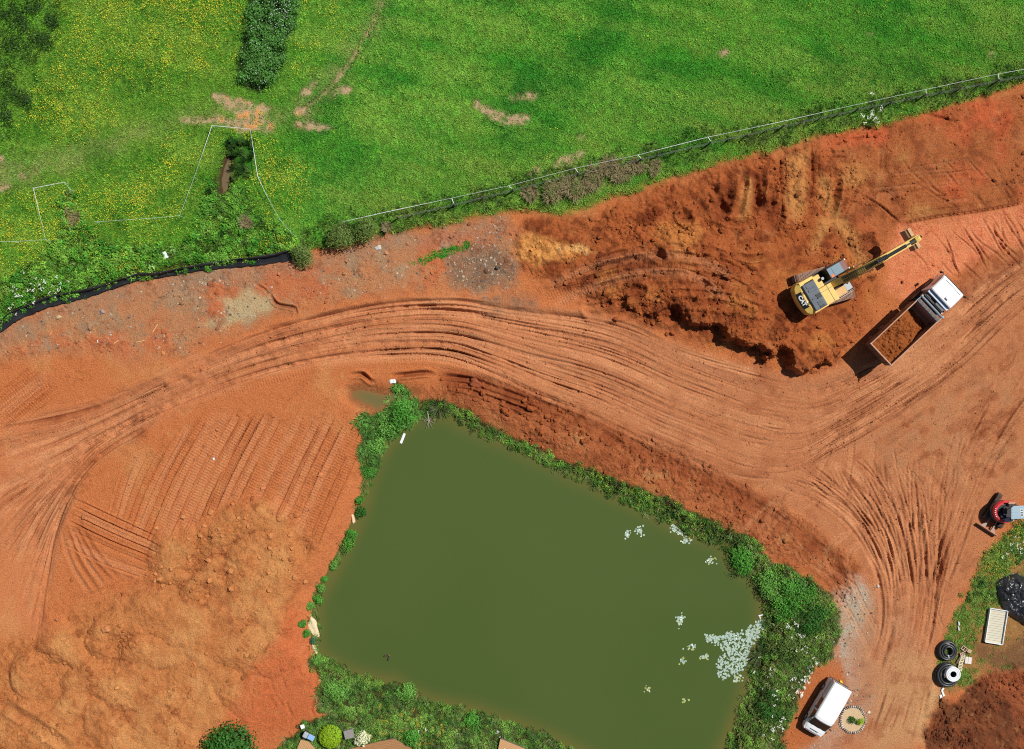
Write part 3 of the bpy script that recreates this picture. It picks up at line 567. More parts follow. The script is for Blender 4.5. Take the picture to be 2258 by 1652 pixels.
water_sheet('puddle', PUDDLE, PUD_Z - 0.02, water_mat('puddle_water', lin(116, 110, 68, 0.75), 0.12, lin(150, 106, 66, 0.75)), 0.7, 0.2, 0.6)

# ================================================================== vegetation and loose soil (scattered, uncountable)
PROTO = bpy.data.collections.new('scatter_sources')                 # never linked to the scene
def leaf_mat(name, trans=0.3, rough=0.6, col=None):
    m, nt, b = new_mat(name); N = nt.nodes; Lk = nt.links
    if col is None:
        at = N.new('ShaderNodeAttribute'); at.attribute_type = 'INSTANCER'; at.attribute_name = 'tint'; src = at.outputs['Color']
    else:
        rgb = N.new('ShaderNodeRGB'); rgb.outputs[0].default_value = (*col, 1); src = rgb.outputs[0]
    la = N.new('ShaderNodeAttribute'); la.attribute_name = 'leaf'
    vm = N.new('ShaderNodeVectorMath'); vm.operation = 'SCALE'; Lk.new(src, vm.inputs[0]); Lk.new(la.outputs['Fac'], vm.inputs['Scale'])
    Lk.new(vm.outputs[0], b.inputs['Base Color']); b.inputs['Roughness'].default_value = rough; b.inputs['Specular IOR Level'].default_value = 0.25
    if trans:
        tr = N.new('ShaderNodeBsdfTranslucent'); Lk.new(vm.outputs[0], tr.inputs['Color'])
        ms = N.new('ShaderNodeMixShader'); ms.inputs[0].default_value = trans
        Lk.new(b.outputs[0], ms.inputs[1]); Lk.new(tr.outputs[0], ms.inputs[2]); Lk.new(ms.outputs[0], N['Material Output'].inputs[0])
    return m
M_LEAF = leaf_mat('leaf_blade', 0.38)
def inst_mat(name, rough=0.95):
    m, nt, b = new_mat(name); N = nt.nodes; Lk = nt.links
    at = N.new('ShaderNodeAttribute'); at.attribute_type = 'INSTANCER'; at.attribute_name = 'tint'
    Lk.new(at.outputs['Color'], b.inputs['Base Color']); b.inputs['Roughness'].default_value = rough; b.inputs['Specular IOR Level'].default_value = 0.1
    return m
M_CLOD = inst_mat('clod_soil'); M_PETAL = inst_mat('petal', 0.7)

def quads_mesh(name, Q, mat, val):
    """Q (n,4,3) loose quads, val (n,) brightness per leaf"""
    n = len(Q); me = np_mesh(name, Q.reshape(-1, 3), np.arange(n * 4).reshape(n, 4), mat)
    a = me.attributes.new('leaf', 'FLOAT', 'POINT'); a.data.foreach_set('value', np.repeat(val, 4).astype(np.float32))
    return me
def blades(r, n, radius, length, width, lean, aim=None):
    ang = r.random(n) * 2 * math.pi; rad = np.sqrt(r.random(n)) * radius
    base = np.stack([np.cos(ang) * rad, np.sin(ang) * rad, np.zeros(n)], 1)
    out = ang + r.normal(0, 0.6, n) if aim is None else aim + r.normal(0, 0.35, n)
    L = length * r.uniform(0.55, 1.1, n); ln = lean * r.uniform(0.5, 1.2, n)
    d = np.stack([np.cos(out) * np.sin(ln), np.sin(out) * np.sin(ln), np.cos(ln)], 1)
    side = np.stack([-np.sin(out), np.cos(out), np.zeros(n)], 1) * (width * 0.5)
    mid = base + d * (L * 0.55)[:, None]
    d2 = d.copy(); d2[:, 2] *= 0.45; tip = mid + d2 * (L * 0.45)[:, None]
    q1 = np.stack([base - side, base + side, mid + side * 0.9, mid - side * 0.9], 1)
    q2 = np.stack([mid - side * 0.9, mid + side * 0.9, tip + side * 0.15, tip - side * 0.15], 1)
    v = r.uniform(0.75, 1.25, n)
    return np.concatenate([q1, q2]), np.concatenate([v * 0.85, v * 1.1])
def leaves(r, n, rx, ry, rz, size, shell=0.5, flat=0.6, zc=0.0):
    """leaf quads spread through a dome"""
    u = r.normal(size=(n, 3)); u /= np.linalg.norm(u, axis=1)[:, None]; u[:, 2] = np.abs(u[:, 2])
    rad = (1 - shell * r.random(n) ** 1.3)
    p = u * rad[:, None] * np.array([rx, ry, rz]); p[:, 2] += zc
    nrm = u * 0.8 + np.array([0, 0, flat]) + r.normal(0, 0.45, (n, 3)); nrm /= np.linalg.norm(nrm, axis=1)[:, None]
    t = np.cross(nrm, r.normal(size=(n, 3))); t /= np.linalg.norm(t, axis=1)[:, None]; b = np.cross(nrm, t)
    s = size * r.uniform(0.6, 1.25, n)[:, None]
    q = np.stack([p - t * s, p + b * s * 0.5, p + t * s, p - b * s * 0.5], 1)
    return q, r.uniform(0.7, 1.3, n)
def proto(name, me):
    o = bpy.data.objects.new(name, me); PROTO.objects.link(o); return o
P_ = {}
def variants(key, k, fn):
    P_[key] = []
    for i in range(k):
        r = np.random.default_rng(hash(key) % 1000 + i if False else sum(map(ord, key)) * 7 + i)
        q, v = fn(r); P_[key].append(proto(key, quads_mesh(key, q, M_LEAF, v)))
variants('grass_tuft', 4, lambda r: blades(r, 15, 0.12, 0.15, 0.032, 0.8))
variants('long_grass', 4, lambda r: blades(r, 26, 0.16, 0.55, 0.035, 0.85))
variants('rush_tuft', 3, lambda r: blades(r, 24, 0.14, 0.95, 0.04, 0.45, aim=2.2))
variants('leaf_clump', 4, lambda r: leaves(r, 42, 0.30, 0.30, 0.34, 0.075))
variants('broadleaf_clump', 3, lambda r: leaves(r, 30, 0.30, 0.30, 0.32, 0.12))
def petals(r, n, spread, size):
    p = np.stack([r.normal(0, spread, n), r.normal(0, spread, n), r.uniform(0.16, 0.3, n)], 1)
    a = r.random(n) * 6.28; s = size * r.uniform(0.7, 1.2, n)
    t = np.stack([np.cos(a), np.sin(a), r.normal(0, 0.25, n)], 1) * s[:, None]; b = np.stack([-np.sin(a), np.cos(a), r.normal(0, 0.25, n)], 1) * s[:, None]
    return np.stack([p - t, p + b, p + t, p - b], 1), np.ones(n)
P_['flowers'] = [proto('flowers', quads_mesh('flowers', petals(np.random.default_rng(i), 5, 0.2, 0.022)[0], M_PETAL, np.ones(5))) for i in range(3)]
P_['blossom'] = [proto('blossom', quads_mesh('blossom', petals(np.random.default_rng(i + 9), 6, 0.07, 0.045)[0], M_PETAL, np.ones(6))) for i in range(3)]
def clod_mesh(seed, sub=1):
    bm = bmesh.new(); bmesh.ops.create_icosphere(bm, subdivisions=sub, radius=1.0); r = random.Random(seed)
    for v in bm.verts: v.co *= r.uniform(0.68, 1.2); v.co.z *= 0.72; v.co.x *= 1.15
    me = bpy.data.meshes.new('soil_clod'); bm.to_mesh(me); bm.free(); return me
for k in range(5):
    me = clod_mesh(k); me.materials.append(M_CLOD); P_.setdefault('clod', []).append(proto('clod', me))

_NG = {}
def scatter_group(key):
    if key in _NG: return _NG[key]
    ng = bpy.data.node_groups.new('scatter_' + key, 'GeometryNodeTree')
    ng.interface.new_socket('Geometry', in_out='INPUT', socket_type='NodeSocketGeometry'); ng.interface.new_socket('Geometry', in_out='OUTPUT', socket_type='NodeSocketGeometry')
    N = ng.nodes; Lk = ng.links
    gi = N.new('NodeGroupInput'); go = N.new('NodeGroupOutput'); iop = N.new('GeometryNodeInstanceOnPoints'); ci = N.new('GeometryNodeGeometryToInstance')
    for o in P_[key][::-1]:
        oi = N.new('GeometryNodeObjectInfo'); oi.inputs['Object'].default_value = o; oi.inputs['As Instance'].default_value = False; Lk.new(oi.outputs['Geometry'], ci.inputs[0])
    def attr(n, t):
        a = N.new('GeometryNodeInputNamedAttribute'); a.data_type = t; a.inputs['Name'].default_value = n; return a.outputs['Attribute']
    Lk.new(gi.outputs[0], iop.inputs['Points']); Lk.new(ci.outputs[0], iop.inputs['Instance']); iop.inputs['Pick Instance'].default_value = True
    Lk.new(attr('pick', 'INT'), iop.inputs['Instance Index']); Lk.new(attr('rot', 'FLOAT_VECTOR'), iop.inputs['Rotation']); Lk.new(attr('scl', 'FLOAT_VECTOR'), iop.inputs['Scale'])
    Lk.new(iop.outputs[0], go.inputs[0]); _NG[key] = ng; return ng
def grid_pick(density):
    """random positions, density per square metre over the fine grid"""
    d = np.clip(density, 0, None).astype(np.float64).ravel(); tot = d.sum() * RES * RES; n = int(tot)
    if n < 1: return np.zeros((0, 2)), np.zeros(0), np.zeros(0, int), np.zeros(0, int)
    c = np.cumsum(d); k = np.searchsorted(c, rng.random(n) * c[-1])
    j, i = np.divmod(k, NXI)
    x = gx_in[i] + rng.uniform(-0.5, 0.5, n) * RES; y = gy_in[j] + rng.uniform(-0.5, 0.5, n) * RES
    return np.stack([x, y], 1), Z[INN][j, i], j, i
def scatter(name, key, xy, z, scale, tint, label=None, tilt=0.15, zs=None, sink=0.0, yaw=None, cat=None):
    n = len(xy)
    if n == 0: return None
    me = bpy.data.meshes.new(name); me.vertices.add(n)
    me.vertices.foreach_set('co', np.column_stack([xy, z - sink]).astype(np.float32).ravel())
    def at(nm, t, v, p): a = me.attributes.new(nm, t, 'POINT'); a.data.foreach_set(p, np.ascontiguousarray(v).ravel())
    at('pick', 'INT', rng.integers(0, len(P_[key]), n).astype(np.int32), 'value')
    rz = rng.random(n) * 6.283 if yaw is None else yaw + rng.normal(0, 0.3, n)
    at('rot', 'FLOAT_VECTOR', np.column_stack([rng.normal(0, tilt, n), rng.normal(0, tilt, n), rz]).astype(np.float32), 'vector')
    sc = np.column_stack([scale, scale, scale if zs is None else zs]).astype(np.float32); at('scl', 'FLOAT_VECTOR', sc, 'vector')
    at('tint', 'FLOAT_COLOR', np.column_stack([np.clip(tint, 0.003, 0.95), np.ones(n)]).astype(np.float32), 'color')
    o = link(bpy.data.objects.new(name, me)); md = o.modifiers.new('scatter', 'NODES'); md.node_group = scatter_group(key)
    tag(o, label, cat, kind='stuff'); return o
def blend(a, b, t): return a[None, :] * (1 - t[:, None]) + b[None, :] * t[:, None]
def jit(c, amt=0.18):
    n = len(c); return c * (1 + rng.normal(0, amt, (n, 1))) * (1 + rng.normal(0, amt * 0.35, (n, 3)))

i_field = m_field[INN]; i_bare = bare[INN]; i_worn = worn[INN]; iA = nA[INN]; iB = nB[INN]; iC = nC[INN]
i_net = sstep(0.5, -0.3, sd(NETTLES, 0.7))[INN]; i_thk = sstep(0.2, -0.2, sd(THICKET, 0.5))[INN]; i_rough = sstep(1.0, -1.0, sd(ROUGHGR, 1.5) + WARPL)[INN]
i_rush = sstep(0.2, -0.2, sd(RUSHES, 0.4))[INN]; i_dit = sstep(0.15, -0.05, f_ditch)[INN]; i_water = sstep(0.25, -0.05, f_pond)[INN]; i_pud = sstep(0.2, 0, f_puddle)[INN]
stripe = fbm(XI * 0.26 + YI * 0.97, (XI * 0.97 - YI * 0.26) * 0.12, 0.9, 3, 210)     # mowing lies along the fence
edge_on = (f_field[INN] < 0.05)
G_A = lin(88, 172, 54, 1.1); G_B = lin(146, 194, 80, 1.1); G_C = lin(50, 138, 44, 1.05); G_Y = lin(142, 172, 52, 1.0); G_STRAW = lin(176, 186, 110, 0.95)
# --- pasture grass
west = sstep(-12, -26, XI)
dens = 50.0 * i_field * edge_on * (1 - i_bare * 0.93) * (1 - i_thk) * (1 - i_net * 0.6) * (1 - i_rush) * (1 - i_dit) * (1 - 0.25 * i_worn)
xy, z, j, i = grid_pick(dens)
t = np.clip(0.45 + 0.8 * stripe[j, i] + 0.6 * iA[j, i] + 0.25 * iB[j, i], 0, 1)
col = blend(G_A, G_B, t); k = np.clip(-0.1 - iA[j, i] * 0.9 - 0.4 * iB[j, i], 0, 0.85); col = col * (1 - k[:, None]) + G_C * k[:, None]
k = sstep(-9, -1, f_field[INN][j, i]) * (XI[j, i] > -16) * np.clip(0.55 + 0.6 * stripe[j, i], 0, 0.9); col = col * (1 - k[:, None]) + lin(150, 178, 78, 1.05) * k[:, None]
k = west[j, i] * 0.45; col = col * (1 - k[:, None]) + G_Y * k[:, None]
k = np.clip(i_worn[j, i] * 0.6 + i_bare[j, i] * 0.8, 0, 1); col = col * (1 - k[:, None]) + G_STRAW * 0.95 * k[:, None]
sc = rng.uniform(0.75, 1.3, len(xy)) * (1 + 0.5 * i_rough[j, i]) * np.clip(1.05 + 0.35 * iC[j, i], 0.5, 1.5)
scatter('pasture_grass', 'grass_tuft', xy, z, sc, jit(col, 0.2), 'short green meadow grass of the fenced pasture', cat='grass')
# --- rank tussocks in the north-west corner and along the fence
fline = up(sdf_coarse(WP([(640, 545), (758, 506), (998, 455), (1130, 424), (1273, 388), (1409, 356), (1561, 320), (1721, 283), (1883, 247), (2029, 216), (2186, 186), (2300, 160)]), False))[INN]
verge = sstep(1.6, 0.3, fline + WARP[INN]) * edge_on
dens = 11.0 * i_rough * np.clip(0.5 + iB * 1.6, 0, 1.5) * i_field + 7.0 * verge * (XI > -18) * np.clip(0.8 + iB, 0.2, 1.4)
xy, z, j, i = grid_pick(dens); col = blend(lin(52, 104, 34, 0.85), lin(104, 146, 56, 0.9), rng.random(len(xy)))
k = verge[j, i] * sstep(0.0, 0.5, iB[j, i]) * 0.5; col = col * (1 - k[:, None]) + lin(150, 140, 96, 0.6) * k[:, None]
scatter('rank_tussocks', 'long_grass', xy, z, rng.uniform(0.6, 1.15, len(xy)), jit(col, 0.22), 'dark coarse tussocks of long grass at the field edges', cat='grass')
# --- nettles, docks and brambles on the low north-west margin
dens = 9.0 * i_net * np.clip(0.85 + iB * 1.1, 0.15, 1.5) * (1 - i_dit)
xy, z, j, i = grid_pick(dens); t = np.clip(0.5 + 0.8 * iB[j, i] + rng.normal(0, 0.2, len(xy)), 0, 1)
col = blend(lin(66, 140, 40, 0.95), lin(134, 190, 72, 0.95), t)
scatter('nettle_bank', 'leaf_clump', xy, z, rng.uniform(0.7, 1.5, len(xy)), jit(col, 0.2), 'bright green nettles and docks above the black silt barrier', cat='weeds')
dens = 2.2 * i_net * np.clip(0.3 + iA * 2.0, 0, 1.4); xy, z, j, i = grid_pick(dens)
scatter('dock_leaves', 'broadleaf_clump', xy, z, rng.uniform(0.6, 1.3, len(xy)), jit(blend(lin(80, 152, 50, 0.9), lin(160, 192, 104, 0.9), rng.random(len(xy))), 0.2), 'broad dock leaves among the nettles', cat='weeds')
# --- rushes by the ditch
xy, z, j, i = grid_pick(11.0 * i_rush * np.clip(0.8 + iC, 0.2, 1.3) + 3.0 * i_net * np.clip(iC - 0.1, 0, 1) * (XI < -20) * (XI > -26))
scatter('ditch_rushes', 'rush_tuft', xy, z, rng.uniform(0.7, 1.25, len(xy)), jit(blend(lin(50, 100, 38, 0.85), lin(116, 150, 74, 0.9), rng.random(len(xy)) ** 2), 0.2), 'tall dark rushes beside the muddy ditch', yaw=0.0, cat='rushes')
# --- buttercups
bc = i_field * edge_on * (1 - i_bare) * (1 - i_thk) * (1 - i_worn * 0.7) * (1 - i_rush) * (1 - i_dit)
bfield = np.zeros_like(XI)
for poly, a_ in (([(150, -80), (480, -80), (540, 40), (500, 120), (420, 170), (300, 190), (250, 260), (120, 300), (60, 280), (140, 120)], 1.0), ([(-60, 440), (100, 420), (330, 380), (420, 300), (440, 320), (400, 490), (250, 510), (120, 540), (-60, 560)], 1.0), ([(560, 330), (600, 330), (660, 380), (650, 440), (590, 450), (570, 400)], 1.3), ([(640, 60), (740, 0), (780, 20), (700, 150), (640, 190)], 0.6), ([(480, 300), (555, 300), (550, 318), (490, 312)], 1.5), ([(-60, 540), (60, 540), (100, 590), (-60, 640)], 1.2), ([(220, 520), (330, 540), (320, 590), (240, 590)], 0.8), ([(540, 540), (620, 520), (640, 550), (560, 565)], 0.8)):
    bfield = np.maximum(bfield, a_ * sstep(1.8, -1.6, sd(poly, 1.5))[INN])
dens = bc * (13.0 * bfield * np.clip(0.7 + 1.1 * iB + 0.5 * iC, 0.1, 1.7) + 0.12)
xy, z, j, i = grid_pick(dens)
scatter('buttercups', 'flowers', xy, z, rng.uniform(0.8, 1.5, len(xy)), jit(np.tile(lin(246, 228, 60, 0.85), (len(xy), 1)), 0.08), 'yellow buttercups dotted through the pasture', tilt=0.05, cat='flowers')
# --- pond margins
iv = {k: sstep(0.25, -0.2, f)[INN] for k, f in (('ne', f_ne), ('nw', f_nw), ('s', f_s))}
over = sstep(-0.5, 0.0, f_pond[INN])                                 # leaves may lean over the water's edge
zsurf = np.maximum(Z[INN], WATER_Z)
def bank(name, key, dens, cA, cB, s0, s1, label, tilt=0.2, mixn=iB, cat='weeds', **kw):
    xy, z, j, i = grid_pick(dens); z = zsurf[j, i]
    t = np.clip(0.5 + 0.8 * mixn[j, i] + rng.normal(0, 0.22, len(xy)), 0, 1)
    return scatter(name, key, xy, z, rng.uniform(s0, s1, len(xy)), jit(blend(cA, cB, t), 0.2), label, tilt, cat=cat, **kw)
east = sstep(14, 20, XI)
bank('bank_herbs', 'leaf_clump', 13.0 * iv['ne'] * over * np.clip(0.8 + iB, 0.2, 1.4) * np.where(YI < -15, 0.6, 1.0), lin(64, 114, 36, 0.9), lin(136, 178, 74, 0.95), 0.55, 1.2, 'leafy green herbs along the haul road side of the pond')
bank('bank_sedge', 'long_grass', 5.0 * iv['ne'] * over * np.clip(0.8 - iB, 0.2, 1.4) + 7.0 * iv['ne'] * east, lin(66, 108, 44, 0.9), lin(156, 168, 100, 0.9), 0.6, 1.15, 'arching sedge along the haul road side of the pond', cat='sedge')
bank('corner_sedge', 'long_grass', 12.0 * iv['nw'] * over, lin(64, 132, 48, 0.95), lin(136, 186, 92, 0.95), 0.6, 1.2, 'soft green sedge in the northern corner of the pond', cat='sedge')
bank('garden_bank_herbs', 'leaf_clump', 15.0 * iv['s'] * over * np.clip(0.9 + iB, 0.2, 1.4), lin(58, 106, 36, 0.85), lin(138, 182, 80, 0.95), 0.55, 1.15, 'mixed green herbs on the garden bank south of the pond')
bank('garden_bank_sedge', 'long_grass', 9.0 * iv['s'] * over * np.clip(0.7 - iB, 0.1, 1.4), lin(74, 124, 54, 0.9), lin(166, 180, 112, 0.9), 0.6, 1.1, 'pale sedge on the garden bank south of the pond', cat='sedge')
wshore = sstep(0.75, 0.15, np.abs(f_pond[INN] - 0.15)) * (XI < -11.5) * (YI > -26) * (YI < -6) * np.clip(0.5 + 2.2 * fbm(XI, YI, 0.55, 2, 333), 0, 1.3)
bank('west_bank_sedge', 'long_grass', 10.0 * wshore, lin(70, 122, 48, 0.95), lin(150, 176, 96, 0.95), 0.35, 0.7, 'patchy green fringe along the bare west shore of the pond', cat='sedge')
bank('west_bank_herbs', 'leaf_clump', 6.0 * wshore * np.clip(0.3 + iB * 2, 0, 1), lin(60, 126, 42, 0.95), lin(120, 176, 70, 0.95), 0.35, 0.8, 'leafy plants scattered along the bare west shore of the pond')
yel = sstep(1.6, -0.6, sd([(850, 1580), (940, 1585), (990, 1605), (960, 1620), (880, 1610), (820, 1600)], 1.2))[INN]
bank('golden_herbs', 'leaf_clump', 9.0 * yel * iv['s'], lin(160, 172, 60, 0.9), lin(216, 204, 84, 0.9), 0.4, 0.8, 'yellow green herbs on the garden bank above the deck')
redp = sstep(0.8, -0.4, sd([(975, 1625), (1010, 1640), (1040, 1652), (1030, 1670), (980, 1655)], 0.8))[INN]
bank('red_herbs', 'leaf_clump', 12.0 * redp * iv['s'], lin(120, 46, 40, 0.6), lin(190, 110, 60, 0.6), 0.35, 0.6, 'small patch of dark red foliage between the two decks')
# --- rough grass around the pipe coils, and fringe tufts elsewhere
i_gard = sstep(0.3, -0.4, f_gard)[INN]
scrub = sstep(0.6, -0.6, sd([(2400, 1090), (2258, 1145), (2215, 1180), (2190, 1203), (2150, 1265), (2122, 1330), (2150, 1390), (2190, 1340), (2220, 1260), (2258, 1230), (2400, 1200)], 0.8))[INN]
gr2 = np.maximum(scrub, np.maximum(sstep(0.5, -0.5, sd([(2120, 1330), (2150, 1370), (2140, 1440), (2100, 1440), (2070, 1470), (2066, 1440)], 0.6))[INN], sstep(0.4, -0.4, sd([(2120, 1485), (2150, 1480), (2170, 1510), (2140, 1530), (2110, 1500)], 0.5))[INN]))
dens = 40.0 * i_gard * np.clip(gr2 * 1.2 + 0.6 * np.clip(iB + iC * 0.6 + 0.1, 0, 1), 0, 1.2)
xy, z, j, i = grid_pick(dens); scatter('yard_grass', 'grass_tuft', xy, z, rng.uniform(0.7, 1.4, len(xy)), jit(blend(lin(100, 156, 54, 0.95), lin(160, 184, 92, 0.95), rng.random(len(xy))), 0.2), 'patchy rough grass around the pipe coils', cat='grass')
dens = 7.0 * scrub * np.clip(0.8 + iB, 0.1, 1.5)
xy, z, j, i = grid_pick(dens); scatter('yard_weeds', 'leaf_clump', xy, z, rng.uniform(0.5, 1.1, len(xy)), jit(blend(lin(66, 118, 44, 0.9), lin(138, 174, 82, 0.9), rng.random(len(xy))), 0.22), 'leafy weeds beside the red mini excavator', cat='weeds')
strip = sstep(0.15, -0.15, sd([(905, 578), (940, 566), (975, 552), (1010, 540), (1038, 534), (1038, 543), (1000, 556), (960, 570), (915, 582)], 0.35))[INN]
xy, z, j, i = grid_pick(60.0 * strip); scatter('grass_strip', 'grass_tuft', xy, z, rng.uniform(0.8, 1.4, len(xy)), jit(np.tile(lin(70, 164, 48, 1.0), (len(xy), 1)), 0.2), 'narrow strip of bright grass left on the bare earth', cat='grass')
# --- white blossom
def spots(L, sp, n):
    out = []
    for x, y in L:
        a, b = W(x, y); out.append(np.column_stack([rng.normal(a, sp, n), rng.normal(b, sp, n)]))
    return np.concatenate(out)
xy = spots([(1695, 1490), (1745, 1515), (1700, 1530), (1770, 1490), (1760, 1400), (1735, 1380), (1720, 1590), (1705, 1610), (1780, 1430)], 0.45, 6)
xy = np.concatenate([xy, spots([(2245, 1195), (2230, 1205)], 0.5, 10), spots([(75, 640), (60, 655), (100, 625), (130, 620), (40, 668), (140, 635)], 0.6, 6), spots([(1905, 255), (1912, 262)], 0.5, 8), spots([(905, 1610), (1115, 1630)], 0.8, 4)])
zz = np.array([ground_z(*p) for p in xy]) + 0.35; zz = np.maximum(zz, WATER_Z + 0.3)
scatter('white_blossom', 'blossom', xy, zz, rng.uniform(0.5, 1.2, len(xy)), np.tile(lin(240, 240, 232, 0.75), (len(xy), 1)), 'scattered white flower heads on the banks', cat='flowers')
xy = spots([(2240, 1140), (2255, 1175), (2190, 1230), (2180, 1240), (2200, 1262)], 0.7, 22); xy = np.concatenate([xy, spots([(1420, 1085), (1480, 1112), (1560, 1150), (1340, 1060)], 0.6, 10)])
zz = np.array([ground_z(*p) for p in xy]) + 0.2
scatter('yellow_weed_flowers', 'flowers', xy, zz, rng.uniform(0.8, 1.4, len(xy)), np.tile(lin(232, 214, 60, 0.7), (len(xy), 1)), 'yellow flower heads in the weeds at the site edge', cat='flowers')
# --- clods and crumbs of soil
cl = np.clip(loose[INN] - 0.12, 0, 1.4) * (1 - i_field) * (1 - i_water) * (1 - np.maximum(np.maximum(iv['ne'], iv['nw']), iv['s']) * 0.9) * (1 - i_pud) * (1 - sstep(0.2, -0.4, f_gard)[INN] * 0.4)
valley = m_spoil[INN] * sstep(0.45, 0.1, HP[INN]); nearcliff = sstep(0.9, 0.1, np.abs(f_bench[INN])) * (XI > 4)
clump = np.clip(0.25 + 1.2 * valley + 1.5 * nearcliff + 1.5 * fbm(XI, YI, 0.7, 3, 300) + 0.7 * iC, 0, 2.0)
def clods(name, dens, s0, s1, label, power=2.2):
    xy, z, j, i = grid_pick(dens)
    s = s0 + (s1 - s0) * rng.random(len(xy)) ** power
    col = C[INN][j, i] * rng.uniform(0.68, 1.12, (len(xy), 1))
    return scatter(name, 'clod', xy, z, s, col, label, 0.5, sink=s * 0.05, cat='soil')
rut = np.clip(DARK, 0, 1) * m_road[INN]
clods('soil_crumbs', 30.0 * cl * clump + 45.0 * rut * np.clip(iC + 0.2, 0, 1), 0.03, 0.10, 'small crumbs of red soil strewn over the loose ground')
clods('soil_clods', 7.0 * cl * clump * (0.4 + 0.8 * m_exc[INN] + 1.0 * m_slope[INN] + 0.7 * m_spoil[INN] + 2.0 * m_till[INN]), 0.07, 0.26, 'fist to football sized clods on the loose ground')
rb = m_rub[INN] * np.clip(0.3 + iB * 1.4, 0, 1.5) + 1.5 * sstep(0.6, -0.6, sd(GREYS, 1.4))[INN] + 1.2 * sstep(0.8, -0.8, sd(GRAVEL, 1.2))[INN]
xy, z, j, i = grid_pick(15.0 * rb * (1 - i_field)); s = 0.02 + 0.11 * rng.random(len(xy)) ** 3.5
pal = np.array([lin(196, 184, 170, .75), lin(150, 138, 124, .75), lin(112, 100, 92, .75), lin(214, 190, 160, .75)])
scatter('rubble_stones', 'clod', xy, z, s, pal[rng.integers(0, 4, len(xy))] * rng.uniform(0.7, 1.1, (len(xy), 1)), 'grey and pale stones spread through the rubble and track', 0.5, sink=s * 0.2, cat='stones')

